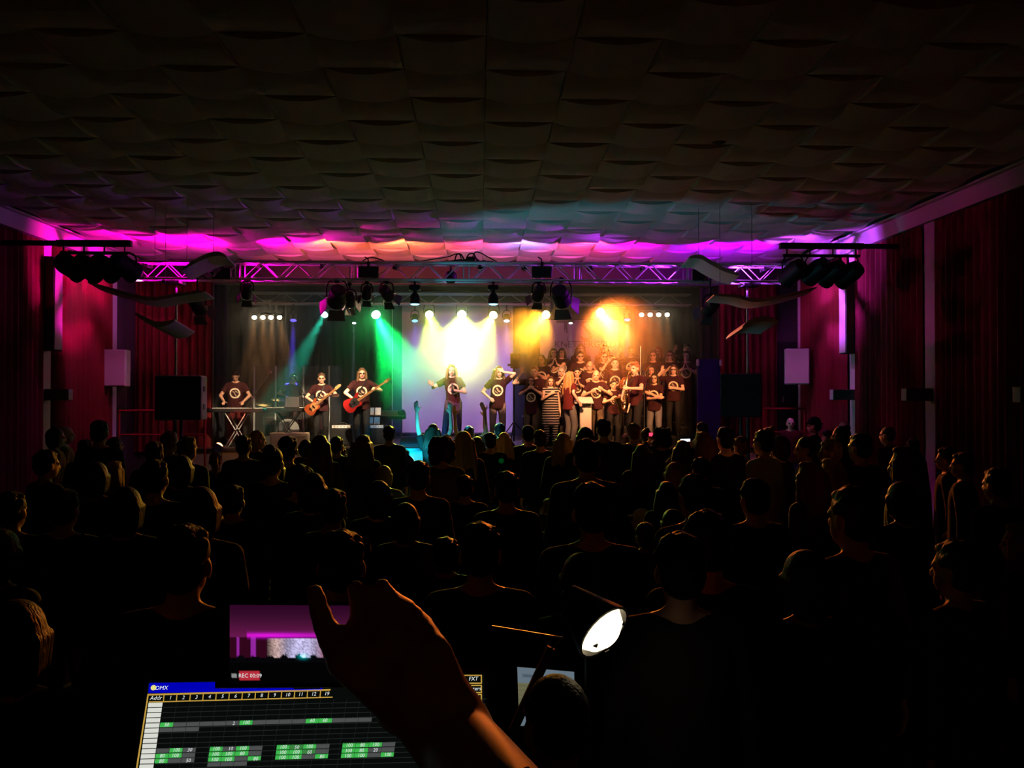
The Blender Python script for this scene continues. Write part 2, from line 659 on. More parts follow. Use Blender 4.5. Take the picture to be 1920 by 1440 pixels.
def curtain(x0, y0, x1, y1, z0, z1, label, amp=0.055, pitch=0.17, mt=None, name='curtain', group='red curtains', seed=0):
    """pleated hanging cloth with thickness, between two points"""
    r = random.Random(seed)
    d = Vector((x1 - x0, y1 - y0, 0))
    L = d.length
    d.normalize()
    nrm = Vector((-d.y, d.x, 0))
    n = max(8, int(L / pitch * 8))
    ph = r.random() * 6
    front = []
    for i in range(n + 1):
        t = L * i / n
        w = amp * math.sin(2 * math.pi * t / pitch + ph + 0.9 * math.sin(t * 3.1 + ph)) * (0.7 + 0.3 * math.sin(t * 5 + ph))
        front.append((t, w))
    v = []
    zs = [z0, z0 + (z1 - z0) * 0.5, z1 - 0.15, z1]
    ks = [1.15, 1.0, 0.8, 0.45]
    for th in (0.0, 0.012):
        for z, k in zip(zs, ks):
            for t, w in front:
                p = Vector((x0, y0, 0)) + d * t + nrm * (w * k + th)
                v.append((p.x, p.y, z))
    n1 = n + 1
    f = []
    for s_ in range(2):
        o = s_ * 4 * n1
        for a in range(3):
            for i in range(n):
                q = (o + a * n1 + i, o + a * n1 + i + 1, o + (a + 1) * n1 + i + 1, o + (a + 1) * n1 + i)
                f.append(q if s_ == 0 else q[::-1])
    o2 = 4 * n1
    for i in range(n):
        f.append((i + 1, i, o2 + i, o2 + i + 1))
        f.append((3 * n1 + i, 3 * n1 + i + 1, o2 + 3 * n1 + i + 1, o2 + 3 * n1 + i))
    for a in range(3):
        f.append((a * n1, (a + 1) * n1, o2 + (a + 1) * n1, o2 + a * n1))
        f.append(((a + 1) * n1 + n, a * n1 + n, o2 + a * n1 + n, o2 + (a + 1) * n1 + n))
    mb = MB().add(v, f)
    o = mb.build(name, mt or M['curtain'], None, True)
    origin_to(o, ((x0 + x1) / 2, (y0 + y1) / 2, z0))
    tag(o, label, 'curtain', group)
    return o


ordn = ['nearest the camera', 'second from the camera', 'third from the camera', 'fourth from the camera', 'closest to the stage']
ysl = (4.2, 6.6, 9.35, 12.05, 14.55, 17.2)
for k in range(5):
    curtain(XL + 0.14, ysl[k] + 0.36, XL + 0.14, ysl[k + 1] - 0.02, 0.04, 4.68, 'dark red pleated curtain on the left wall, ' + ordn[k], seed=k)
ysr = (4.4, 7.05, 9.75, 12.45, 15.1, 17.65)
for k in range(5):
    curtain(XR - 0.14, ysr[k] + 0.36, XR - 0.14, ysr[k + 1] - 0.02, 0.04, 4.68, 'dark red pleated curtain on the right wall, ' + ordn[k], seed=20 + k)
# curtains on the stage wall, both sides of the opening
curtain(-7.24, Y_FRONT - 0.10, OX0 + 0.10, Y_FRONT - 0.10, 0.9, 4.55, 'bright red curtain on the stage wall behind the left loudspeaker', seed=31, amp=0.05, pitch=0.15)
curtain(OX1 - 0.06, Y_FRONT - 0.10, 6.42, Y_FRONT - 0.10, 0.9, 4.55, 'bright red curtain on the stage wall behind the right loudspeaker', seed=32, amp=0.05, pitch=0.15)
# dark side door right of the stage
b = MB().box((6.66, Y_FRONT - 0.03, 2.1), (0.40, 0.06, 2.3))
o = struct('door_1', b, M['black'], 'dark side door between the right curtain and the wall')
MB().box((6.55, Y_FRONT - 0.07, 2.0), (0.03, 0.03, 0.12)).build('door_handle', M['steel'], o)
# olive panel in the left corner
b = MB().box((XL + 0.02, 17.95, 2.4), (0.04, 0.45, 4.6))
struct('trim_3', b, M['header'], 'grey corner panel beside the left front pilaster')

# tall lamp boxes and low sconces on the pilasters
def lampbox(sg, x, y, z0, z1, label):
    xo = x + sg * 0.12
    t = thing('wall_lamp_box', (xo + sg * 0.1, y + 0.16, (z0 + z1) / 2), label, 'wall lamp', 'tall lamp boxes on the pilasters')
    MB().rbox((xo + sg * 0.1, y + 0.14, (z0 + z1) / 2), (0.2, 0.3, z1 - z0), 0.01).build('housing', M['header'], t)
    MB().rbox((xo + sg * 0.205, y + 0.14, (z0 + z1) / 2), (0.012, 0.26, z1 - z0 - 0.04), 0.004).build('cover', M['white_paint'], t)


def sconce(sg, x, y, z, label):
    xo = x + sg * 0.12
    t = thing('wall_sconce', (xo + sg * 0.2, y + 0.16, z), label, 'sconce', 'low box sconces on the pilasters')
    MB().rbox((xo + sg * 0.2, y + 0.16, z), (0.40, 0.16, 0.19), 0.008).build('housing', M['dark_wall'], t)
    MB().rbox((xo + sg * 0.405, y + 0.16, z), (0.012, 0.15, 0.18), 0.003).build('end_plate', M['white_paint'], t)


lampbox(1, XL, 14.55, 2.84, 4.42, 'tall lamp box on the left pilaster below the four dark spotlights')
lampbox(-1, XR, 15.1, 2.84, 4.42, 'tall lamp box on the right pilaster below the four dark spotlights')
sconce(1, XL, 14.55, 2.10, 'low box sconce on the left wall pilaster')
sconce(-1, XR, 15.1, 2.10, 'low box sconce on the right pilaster under the tall lamp box')
sconce(-1, XR, 12.45, 2.10, 'low box sconce on the nearer right pilaster')
sconce(-1, XR, 9.75, 2.10, 'low box sconce on the dark right wall nearest the camera')
sconce(1, XL, 12.05, 2.10, 'low box sconce on the dark left wall nearest the camera')


# white wall loudspeakers
def wall_speaker(c, rz, label, sg):
    t = thing('wall_loudspeaker', c, label, 'loudspeaker', None, rz)
    MB().rbox((0, 0.12, 0), (0.47, 0.26, 0.72), 0.015).build('cabinet', M['white_paint'], t, False, False)
    MB().rbox((0, -0.02, 0), (0.44, 0.03, 0.69), 0.01).build('grille', M['offwhite'], t, False, False)
    MB().box((sg * -0.1, 0.33, 0), (0.06, 0.2, 0.1)).cyl((sg * -0.1, 0.40, -0.06), (sg * -0.1, 0.40, 0.06), 0.03).build('bracket', M['dark_steel'], t, False, False)


c = P(213, 690, 16.9)
wall_speaker(c, math.radians(3), 'pale loudspeaker box on the left wall beside the stage', 1)
c = P(1495, 687, 16.9)
wall_speaker(c, math.radians(-16), 'pale tilted loudspeaker box on the right wall beside the stage', -1)

# ------------------------------------------------------------------ the stage
b = MB().box(((OX0 + OX1) / 2, (Y_EDGE + 23.2) / 2, STAGE_Z - 0.03), (OX1 - OX0 + 1.6, 23.2 - Y_EDGE, 0.06))
struct('floor_stage', b, M['stagefloor'], 'dark boards of the raised stage')
stage_front = thing('stage_front', ((OX0 + OX1) / 2, Y_EDGE, 0), 'beige panelled front of the stage', 'stage')
stage_front['kind'] = 'structure'
pw = (OX1 - OX0 + 1.6) / 10
for k in range(10):
    x = OX0 - 0.8 + pw * (k + 0.5)
    MB().rbox((x, Y_EDGE + 0.05, 0.48), (pw - 0.012, 0.04, 0.92), 0.006).build('panel', M['beige'], stage_front)
MB().box(((OX0 + OX1) / 2, Y_EDGE + 0.02, 0.97), (OX1 - OX0 + 1.6, 0.06, 0.05)).build('edge_strip', M['dark_steel'], stage_front)
# stage interior
b = MB().box(((OX0 + OX1) / 2, Y_BACK + 0.2, 2.9), (OX1 - OX0 + 3, 0.2, 4.4))
struct('wall_stage_back', b, M['dark_wall'], 'dark back wall of the stage')
b = MB().box((OX0 - 0.95, 20.75, 2.9), (0.1, 4.6, 4.4))
struct('wall_stage_left', b, M['dark_wall'], 'left side wall of the stage')
b = MB().box((OX1 + 0.95, 20.75, 2.9), (0.1, 4.6, 4.4))
struct('wall_stage_right', b, M['dark_wall'], 'right side wall of the stage')
b = MB().box(((OX0 + OX1) / 2, 20.75, 5.1), (OX1 - OX0 + 3, 4.6, 0.1))
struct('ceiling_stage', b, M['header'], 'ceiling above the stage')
# inner portal beam
b = MB().box(((OX0 + OX1) / 2, 22.3, 4.62), (OX1 - OX0 + 1.7, 0.12, 0.22))
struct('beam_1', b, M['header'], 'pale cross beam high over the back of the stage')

# backdrops
def wx(px, Y):
    return P(px, 700, Y).x


curtain(OX0 - 0.6, 22.75, wx(742, 22.75), 22.75, STAGE_Z + 0.01, 4.75, 'dark navy backdrop behind the band', 0.03, 0.22, M['navy'], 'backdrop_curtain', 'dark stage backdrops', 41)
curtain(wx(956, 22.75), 22.75, wx(1014, 22.75), 22.75, STAGE_Z + 0.01, 4.75, 'dark narrow backdrop strip between the screen and the banner', 0.03, 0.2, M['navy'], 'backdrop_curtain', 'dark stage backdrops', 42)
curtain(wx(1158, 22.75), 22.75, OX1 + 0.6, 22.75, STAGE_Z + 0.01, 4.75, 'dark backdrop behind the choir at right', 0.03, 0.22, M['olive_cloth'], 'backdrop_curtain', 'dark stage backdrops', 43)
curtain(OX1 - 0.35, 18.75, OX1 + 0.3, 18.75, STAGE_Z + 0.01, 4.75, 'dark side curtain inside the right edge of the stage opening', 0.035, 0.16, M['olive_cloth'], 'side_curtain', 'dark wing curtains', 44)
curtain(OX0 - 0.4, 18.75, OX0 + 0.22, 18.75, STAGE_Z + 0.01, 4.75, 'dark side curtain inside the left edge of the stage opening', 0.035, 0.16, M['navy'], 'side_curtain', 'dark wing curtains', 45)

# large pale screen behind the singers
x0, x1 = wx(735, 22.6), wx(962, 22.6)
t = thing('projection_screen', ((x0 + x1) / 2, 22.6, STAGE_Z), 'large pale screen cloth behind the two singers', 'screen')
MB().box(((x0 + x1) / 2, 22.6, 2.95), (x1 - x0, 0.02, 3.75)).build('cloth', M['screen'], t)
MB().cyl((x0 - 0.03, 22.6, 4.84), (x1 + 0.03, 22.6, 4.84), 0.03).build('batten', M['dark_steel'], t)
for x in (x0 + 0.3, x1 - 0.3):
    MB().cyl((x, 22.6, 4.84), (x, 22.6, 5.06), 0.006, n=5).build('cord', M['dark_steel'], t)
MB().cyl((x0, 22.58, STAGE_Z + 0.08), (x1, 22.58, STAGE_Z + 0.08), 0.025).build('weight_bar', M['dark_steel'], t)
MB().box((x0 + 0.14, 22.585, 2.95), (0.24, 0.006, 3.7)).build('side_border', M['bluecloth'], t)

# banner with the word mark behind the choir
bx0, bx1 = wx(1013, 22.4), wx(1160, 22.4)
bz0, bz1 = P(1080, 682, 22.4).z, P(1080, 599, 22.4).z
t = thing('banner', ((bx0 + bx1) / 2, 22.4, bz0), 'pale banner with big grey letters hanging above the choir', 'banner')
MB().box(((bx0 + bx1) / 2, 22.4, (bz0 + bz1) / 2 - 0.3), (bx1 - bx0, 0.015, bz1 - bz0 + 0.6)).build('cloth', M['screen'], t)
MB().cyl((bx0, 22.4, bz1), (bx1, 22.4, bz1), 0.02).build('batten', M['dark_steel'], t)
for x in (bx0 + 0.15, bx1 - 0.15):
    MB().tube([(x, 22.4, bz1), (x, 22.33, 4.52)], 0.006, 5).build('cord', M['dark_steel'], t)
M['print'] = mat('grey_print', (0.20, 0.17, 0.18), 0.8, noise=0.3, nscale=6)


def text_obj(txt, size, Mw, mt, name, parent, extrude=0.0, align='LEFT', shear=0.0):
    cu = bpy.data.curves.new('t', 'FONT')
    cu.body = txt
    cu.size = size
    cu.extrude = extrude
    cu.align_x = align
    cu.align_y = 'CENTER'
    cu.resolution_u = 2
    cu.shear = shear
    tmp = bpy.data.objects.new('tmp', cu)
    link(tmp)
    me = bpy.data.meshes.new_from_object(tmp.evaluated_get(bpy.context.evaluated_depsgraph_get()))
    bpy.data.objects.remove(tmp)
    me.transform(Mw)
    me.materials.clear()
    me.materials.append(mt)
    if parent is None:
        return me
    me.transform(MW[parent.name].inverted())
    o = bpy.data.objects.new(name, me)
    link(o)
    o.parent = parent
    MW[o.name] = MW[parent.name]
    return o


RX = Matrix.Rotation(math.pi / 2, 4, 'X')
text_obj('KNETTERGELD', 0.245, Matrix.Translation(P(1039, 646, 22.39)) @ RX, M['print'], 'lettering', t, 0.001)
text_obj('T', 0.80, Matrix.Translation(P(1042, 622, 22.39)) @ RX @ Matrix.Diagonal((1.1, 1, 1, 1)), M['print'], 'lettering', t, 0.001)
text_obj('S', 0.80, Matrix.Translation(P(1086, 622, 22.39)) @ RX @ Matrix.Diagonal((1.1, 1, 1, 1)), M['print'], 'lettering', t, 0.001)
pts = []
for k in range(24):
    a = 2 * math.pi * k / 24
    q = 0.10 + 0.025 * math.sin(5 * a)
    pts.append((0.55 * q * math.cos(a) + P(1060, 632, 22.38).x, 22.385, 1.7 * q * math.sin(a) + P(1060, 632, 22.38).z))
MB().prism(pts, (0, -0.003, 0)).build('figure_print', M['screen'], t)

# bright side light catching the right edge of the banner is given by the orange beam

# risers for the choir
for k, (y0, y1, z, lb) in enumerate(((18.28, 18.98, 1.2, 'low front one of the black choir risers'), (18.98, 19.55, 1.4, 'middle one of the black choir risers'), (19.55, 20.3, 1.6, 'highest black choir riser at the back'))):
    xa, xb = wx(985, 18.5), wx(1302, 18.5)
    t = thing('choir_riser', ((xa + xb) / 2, (y0 + y1) / 2, STAGE_Z), lb, 'riser', 'choir risers')
    MB().box(((xa + xb) / 2, (y0 + y1) / 2, z - 0.03), (xb - xa, y1 - y0 - 0.01, 0.06)).build('deck', M['black'], t)
    MB().box(((xa + xb) / 2, y0 + 0.03, (STAGE_Z + z - 0.06) / 2), (xb - xa, 0.03, z - 0.06 - STAGE_Z)).build('skirt', M['blackmat'], t)

# ------------------------------------------------------------------ front lighting truss
TY, TZ0, TZ1 = 15.5, 4.165, 4.47
TX0, TX1 = wx(242, TY), wx(1484, TY)
truss = thing('lighting_truss', ((TX0 + TX1) / 2, TY, TZ0), 'long aluminium box truss above the front of the stage', 'truss')
for y in (TY - 0.15, TY + 0.15):
    for z in (TZ0, TZ1):
        MB().cyl((TX0, y, z), (TX1, y, z), 0.025, n=8).build('chord', M['alu'], truss, True)
step = 0.305
bm_ = MB().cyl((0, 0, 0), (step, 0, TZ1 - TZ0), 0.011, n=6).mesh('brace', M['alu'], True)
bm2 = MB().cyl((0, 0, TZ1 - TZ0), (step, 0, 0), 0.011, n=6).mesh('brace', M['alu'], True)
bm3 = MB().cyl((0, -0.15, 0), (step, 0.15, 0), 0.011, n=6).mesh('brace', M['alu'], True)
bm4 = MB().cyl((0, 0, 0), (0, 0, TZ1 - TZ0), 0.011, n=6).mesh('upright', M['alu'], True)
k = 0
x = TX0 + 0.03
while x < TX1 - step:
    if k % 7 == 6:
        for y in (TY - 0.15, TY + 0.15):
            place(bm4, 'upright', (x + 0.05, y, TZ0), truss)
            place(bm4, 'upright', (x + 0.15, y, TZ0), truss)
        x += 0.2
    else:
        for y in (TY - 0.15, TY + 0.15):
            place(bm_ if k % 2 else bm2, 'brace', (x, y, TZ0), truss)
        place(bm3, 'brace', (x, TY, TZ1), truss)
        place(bm3, 'brace', (x, TY, TZ0), truss)
        x += step
    k += 1
# rear truss (faint, at the back of the stage)
RY, RZ0, RZ1 = 21.4, 4.36, 4.62
rt = thing('lighting_truss', (0, RY, RZ0), 'faint second truss carrying the coloured back lights', 'truss')
RX0, RX1 = OX0 + 0.05, OX1 + 0.1
for y in (RY - 0.13, RY + 0.13):
    for z in (RZ0, RZ1):
        MB().cyl((RX0, y, z), (RX1, y, z), 0.024, n=8).build('chord', M['alu'], rt, True)
x = RX0
k = 0
rb1 = MB().cyl((0, 0, 0), (0.4, 0, RZ1 - RZ0), 0.01, n=6).mesh('brace', M['alu'], True)
rb2 = MB().cyl((0, 0, RZ1 - RZ0), (0.4, 0, 0), 0.01, n=6).mesh('brace', M['alu'], True)
while x < RX1 - 0.4:
    place(rb1 if k % 2 else rb2, 'brace', (x, RY - 0.13, RZ0), rt)
    x += 0.4
    k += 1

for x in (RX0 + 0.6, RX0 + 3.9, RX1 - 3.9, RX1 - 0.6):
    MB().cyl((x, RY - 0.13, RZ1), (x, RY - 0.13, 5.06), 0.012, n=6).build('hanging_rod', M['dark_steel'], rt)
# crank stands carrying the truss
for px, lb in ((320, 'black crank stand holding up the left end of the truss'), (1410, 'crank stand holding up the right end of the truss')):
    x = wx(px, TY)
    t = thing('truss_stand', (x, TY + 0.25, 0), lb, 'stand', 'truss crank stands')
    MB().cyl((x, TY + 0.25, 0.1), (x, TY + 0.25, 2.2), 0.035).build('lower_mast', M['black'], t, True)
    MB().cyl((x, TY + 0.25, 2.2), (x, TY + 0.25, 4.14), 0.024).build('upper_mast', M['steel'], t, True)
    MB().box((x, TY + 0.15, 4.125), (0.3, 0.4, 0.05)).build('truss_fork', M['black'], t)
    MB().box((x, TY + 0.20, 2.2), (0.1, 0.12, 0.16)).build('crank_box', M['black'], t)
    for a in (0.4, 2.0, 3.6, 5.2):
        MB().cyl((x, TY + 0.25, 0.5), (x + 0.8 * math.cos(a), TY + 0.25 + 0.8 * math.sin(a), 0.02), 0.018).build('leg', M['black'], t, True)

# big PA loudspeakers
def pa_speaker(c, w, h, d, rz, label, sidecol, z_under):
    t = thing('pa_loudspeaker', (c.x, c.y, z_under), label, 'loudspeaker', None, rz)
    zc = c.z - z_under
    MB().rbox((0, d / 2, zc), (w, d, h), 0.02).build('cabinet', sidecol, t, False, False)
    MB().rbox((0, -0.012, zc), (w - 0.02, 0.03, h - 0.03), 0.008).build('grille', M['blackmat'], t, False, False)
    for sx in (-1, 1):
        for zz in (-0.2, 0.2):
            MB().box((sx * (w / 2 + 0.003), d * 0.45, zc + zz * h), (0.012, 0.16, 0.09)).build('handle', M['black'], t, False, False)
    MB().cyl((0, d * 0.5, zc - h / 2), (0, d * 0.5, 0.05), 0.03).build('stand_pole', M['black'], t, True, False)
    for a in (0.5, 2.6, 4.7):
        MB().cyl((0, d * 0.5, 0.55), (0.6 * math.cos(a), d * 0.5 + 0.6 * math.sin(a), 0.02), 0.016).build('stand_leg', M['black'], t, True, False)


M['speaker_side'] = mat('lit_side_tint', (0.32, 0.33, 0.16), 0.6, noise=0.25, nscale=14)  # yellowish light on the cabinet side, put into its colour
pa_speaker(P(334, 746, 14.75), 0.76, 0.77, 0.55, math.radians(8), 'large black loudspeaker with a pale side left of the stage', M['speaker_side'], 0.0)
pa_speaker(P(1389, 741, 14.75), 0.70, 0.76, 0.55, math.radians(-17), 'large black loudspeaker right of the stage', M['black'], 0.0)

# blue tall panel right of the choir
c0 = P(1308, 815, 17.75)
x0, x1 = wx(1308, 17.75), wx(1351, 17.75)
zt = P(1330, 673, 17.75).z
t = thing('blue_panel', ((x0 + x1) / 2, 17.75, STAGE_Z), 'tall dark blue board standing between the choir and the right loudspeaker', 'panel')
MB().rbox(((x0 + x1) / 2, 17.8, (STAGE_Z + zt) / 2), (x1 - x0, 0.10, zt - STAGE_Z), 0.012).build('board', M['bluecloth'], t)
for x in (x0, x1):
    for z in (zt - 0.08, STAGE_Z + 0.35):
        MB().rbox((x, 17.74, z), (0.05, 0.06, 0.14), 0.008).build('corner_clamp', M['alu'], t)

# red railings of the side steps
def railing(pxs, Y, ytop, ymid, label):
    x0, x1 = wx(pxs[0], Y), wx(pxs[-1], Y)
    t = thing('red_railing', ((x0 + x1) / 2, Y, 0), label, 'railing', 'red stair railings')
    zt, zm = P(300, ytop, Y).z, P(300, ymid, Y).z
    MB().cyl((x0, Y, zt), (x1, Y, zt), 0.025).build('top_rail', M['redpaint'], t, True)
    MB().cyl((x0, Y, zm), (x1, Y, zm), 0.02).build('middle_rail', M['redpaint'], t, True)
    for px in pxs:
        MB().cyl((wx(px, Y), Y, 0.02), (wx(px, Y), Y, zt), 0.022).build('post', M['redpaint'], t, True)


railing((224, 305, 385), 16.9, 770, 815, 'red metal railing under the left loudspeaker')
railing((1432, 1508), 17.3, 767, 812, 'red metal railing beside the right loudspeaker')

# hanging wing-shaped ceiling sails
def sail(pts_px, Y, dy, th, label, wires):
    """bent plate: polyline given in the photo's elevation, extruded along the hall"""
    top = [P(px, py, Y) for px, py in pts_px]
    c = sum(top, Vector()) / len(top)
    t = thing('ceiling_sail', c, label, 'ceiling sail', 'bent white sails hung from the ceiling')
    # smooth the polyline
    fine = []
    for i in range(len(top) - 1):
        p0, p1, p2, p3 = top[max(i - 1, 0)], top[i], top[i + 1], top[min(i + 2, len(top) - 1)]
        for k in range(6):
            u = k / 6
            fine.append(0.5 * ((2 * p1) + (p2 - p0) * u + (2 * p0 - 5 * p1 + 4 * p2 - p3) * u * u + (3 * p1 - p0 - 3 * p2 + p3) * u ** 3))
    fine.append(top[-1])
    n = len(fine)
    v = []
    for i, p in enumerate(fine):
        k = 1 - 0.75 * abs(2 * i / (n - 1) - 1) ** 3
        v += [p + Vector((0, -dy / 2, th * k / 2)), p + Vector((0, -dy / 2, -th * k / 2)), p + Vector((0, dy / 2, -th * k / 2 - dy * 0.13)), p + Vector((0, dy / 2, th * k / 2 - dy * 0.13))]
    f = [(0, 1, 2, 3), tuple(4 * (n - 1) + q for q in (3, 2, 1, 0))]
    for i in range(n - 1):
        for q in range(4):
            f.append((4 * i + q, 4 * i + (q + 1) % 4, 4 * i + 4 + (q + 1) % 4, 4 * i + 4 + q))
    MB().add(v, f).build('plate', M['offwhite'], t, True)
    for px, py in wires:
        p = P(px, py, Y)
        MB().cyl((p.x, p.y, p.z), (p.x, p.y, CEIL - 0.02), 0.004, n=5).build('wire', M['steel'], t)


SY = 12.6
sail([(177, 533), (225, 547), (290, 563), (340, 556), (394, 550)], SY, 0.42, 0.05, 'wide wing-shaped white sail hanging at the left before the truss', [(290, 562), (350, 555)])
sail([(350, 512), (372, 497), (400, 484), (420, 481), (434, 486)], SY + 0.3, 0.5, 0.07, 'small white sail overlapping the left part of the truss', [(400, 484)])
sail([(274, 592), (292, 603), (312, 612), (330, 611), (347, 605)], SY + 0.3, 0.85, 0.08, 'lowest white sail under the left wing sail', [(310, 600)])
sail([(1521, 542), (1470, 556), (1410, 566), (1370, 558), (1331, 556)], SY, 0.42, 0.05, 'wide wing-shaped white sail hanging at the right before the truss', [(1410, 565), (1350, 556)])
sail([(1378, 520), (1350, 510), (1325, 497), (1305, 486), (1284, 488)], SY + 0.3, 0.5, 0.07, 'small white sail overlapping the right part of the truss', [(1310, 488)])
sail([(1376, 618), (1390, 608), (1410, 603), (1428, 604), (1442, 608)], SY + 0.3, 0.85, 0.08, 'lowest white sail under the right wing sail', [(1410, 600)])
# ------------------------------------------------------------------ lamps
WARM = (1.0, 0.72, 0.42)
M['lens_warm'] = emit('lens_warm', (1.0, 0.78, 0.46), 34.0)
M['lens_warm_soft'] = emit('lens_warm_soft', (1.0, 0.72, 0.40), 2.5)


def lens_mat(key, col, s):
    return emit('lens_' + key, col, s)


def yoke_pts(c, w, h):
    return [(c.x - w, c.y, c.z), (c.x - w, c.y, c.z + h * 0.55), (c.x - w * 0.8, c.y, c.z + h * 0.85), (c.x - w * 0.4, c.y, c.z + h), (c.x + w * 0.4, c.y, c.z + h), (c.x + w * 0.8, c.y, c.z + h * 0.85), (c.x + w, c.y, c.z + h * 0.55), (c.x + w, c.y, c.z)]


def fresnel(px, py, Y, aim, r, label, ztop, col=WARM, power=0, angle=40, doors=True, long=1.6, lens=True, blend=0.5):
    """theatre spotlight: clamp, yoke, ribbed body, lens, four barn doors"""
    c = P(px, py, Y)
    d = (Vector(aim) - c).normalized()
    t = thing('stage_spotlight', c, label, 'spotlight', 'theatre spotlights hung on the front truss')
    L = r * long
    prof = [(r * 0.55, -L), (r * 0.82, -L * 0.9), (r * 0.86, -L * 0.4), (r * 0.95, -L * 0.35), (r * 0.95, -L * 0.2), (r * 0.88, -L * 0.15), (r, 0), (r, L * 0.75), (r * 0.9, L * 0.75), (r * 0.88, L * 0.6)]
    MB().lathe(prof, c, d, 18).build('body', M['black'], t, True)
    MB().tube(yoke_pts(c, r * 1.15, r * 1.9), 0.014).build('yoke', M['black'], t, True)
    zt = max(c.z + r * 1.95, ztop)
    MB().cyl((c.x, c.y, c.z + r * 1.85), (c.x, c.y, zt), 0.016).box((c.x, c.y, zt - 0.02), (0.07, 0.07, 0.09)).build('clamp', M['black'], t)
    if abs(c.y - TY) > 0.4:
        MB().cyl((c.x, c.y, zt - 0.02), (c.x, TY - 0.15, TZ0), 0.016).build('truss_arm', M['black'], t)
    fr = c + d * (L * 0.66)
    if lens:
        MB().lathe([(r * 0.86, 0), (r * 0.6, r * 0.12), (r * 0.2, r * 0.17)], fr, d, 18).build('lens', M['lens_warm'], t, True)
    if doors:
        x, y, z = frame_to(d)
        e = c + d * (L * 0.78)
        for k in range(4):
            a = k * math.pi / 2
            u = x * math.cos(a) + y * math.sin(a)
            w_ = x * -math.sin(a) + y * math.cos(a)
            h = e + u * (r * 1.0)
            dd = (d * 0.85 + u * 0.5).normalized()
            q = [h - w_ * r * 0.75, h + w_ * r * 0.75, h + w_ * r * 1.0 + dd * r * 1.25, h - w_ * r * 1.0 + dd * r * 1.25]
            MB().prism(q, u * 0.006).build('barn_door', M['door_leaf'], t)
    if power:
        spot(fr + d * 0.06, aim, col, power, angle, blend, 0.06)
    return t


def back_par(px, py, Y, aim, key, lens_col, lens_s, col, power, angle, r=0.10, blend=0.35, label='', core=None):
    """LED par can on the rear truss with its coloured beam"""
    c = P(px, py, Y)
    d = (Vector(aim) - c).normalized()
    t = thing('par_can', c, label, 'stage light', 'coloured back lights over the stage')
    MB().lathe([(r * 0.5, -r * 2.2), (r * 0.95, -r * 1.9), (r, -r * 0.3), (r * 1.06, -r * 0.25), (r * 1.06, 0), (r * 0.92, 0), (r * 0.92, -r * 0.1)], c, d, 18).build('body', M['black'], t, True)
    MB().lathe([(r * 0.92, -r * 0.08), (r * 0.5, -r * 0.02), (r * 0.1, 0)], c, d, 18).build('lens', lens_mat(key, lens_col, lens_s), t, True)
    b0 = c - d * r
    MB().tube(yoke_pts(b0, r * 1.2, r * 2.2), 0.01).build('yoke', M['black'], t, True)
    MB().tube([(b0.x, b0.y, b0.z + r * 2.15), (b0.x, (b0.y + RY - 0.13) / 2, max(b0.z + r * 2.3, RZ0 - 0.03)), (b0.x, RY - 0.13, RZ0 + 0.02)], 0.016).build('clamp', M['black'], t)
    if power:
        spot(c + d * 0.03, aim, col, power * BK, angle, blend, r * 0.55)
        if core and r > 0.1:
            spot(c + d * 0.035, (c.x * 0.4, 7.5, -0.4), col, power * BK * 0.013, 44, 0.8, r * 0.5)   # extra weak spot added for rim light on the crowd, as lens spill
        if core:
            spot(c + d * 0.03, aim, core[0], core[1] * BK, core[2], 0.6, r * 0.3)
    return t


HAZE = 0.048
BK = 1.35           # output of the back lights
RYL = 21.25
AY = 17.4
# name, px, py, aim pixel, aim Y
def A(px, py, Y):
    return P(px, py, Y)


back_par(608, 590, RYL, A(528, 740, 18.2), 'teal', (0.35, 1.0, 0.85), 7, (0.02, 1.0, 0.60), 1100, 11, label='teal back light with a beam slanting down over the drummer')
back_par(705, 590, RYL, A(797, 780, 16.4), 'green', (0.45, 1.0, 0.60), 16, (0.0, 1.0, 0.13), 3000, 20, 0.12, label='green back light with a broad beam beside the big screen', core=((0.15, 1.0, 0.5), 2400, 9))
back_par(805, 590, RYL, A(848, 790, 15.2), 'lime', (0.70, 1.0, 0.30), 14, (0.60, 1.0, 0.05), 1500, 20, 0.11, label='lime back light left of the brightest beam', core=((0.8, 1.0, 0.25), 900, 9))
back_par(866, 590, RYL, A(862, 800, 14.7), 'limewhite', (0.80, 1.0, 0.50), 20, (0.62, 1.0, 0.12), 2800, 26, 0.12, label='brightest yellow-green back light above the first singer', core=((1.0, 1.0, 0.55), 4200, 14))
back_par(925, 591, RYL, A(832, 762, 15.2), 'yellow', (1.0, 0.95, 0.35), 14, (1.0, 0.85, 0.06), 1700, 20, 0.11, label='yellow back light slanting left above the second singer', core=((1.0, 0.95, 0.3), 1100, 9))
back_par(1024, 590, RYL, A(922, 700, 14.6), 'amber', (1.0, 0.80, 0.30), 14, (1.0, 0.34, 0.02), 1500, 22, 0.11, label='amber back light with a short beam beside the banner', core=((1.0, 0.66, 0.05), 1900, 11))
back_par(1126, 586, RYL, A(1212, 702, 14.6), 'orange', (1.0, 0.75, 0.30), 16, (1.0, 0.18, 0.02), 2600, 30, 0.12, label='orange back light glowing at the right edge of the banner', core=((1.0, 0.60, 0.10), 2300, 12))
back_par(550, 601, RYL, A(545, 800, 20.0), 'blue', (0.16, 0.12, 1.0), 1.6, (0.10, 0.06, 1.0), 7000, 9, 0.085, label='small deep blue back light over the drummer')
back_par(778, 602, RYL, A(779, 800, 20.0), 'bluea', (0.30, 0.62, 1.0), 1.6, (0.20, 0.22, 1.0), 260, 34, 0.085, label='blue back light shining down the left side of the screen', core=((0.15, 0.2, 1.0), 7000, 7))
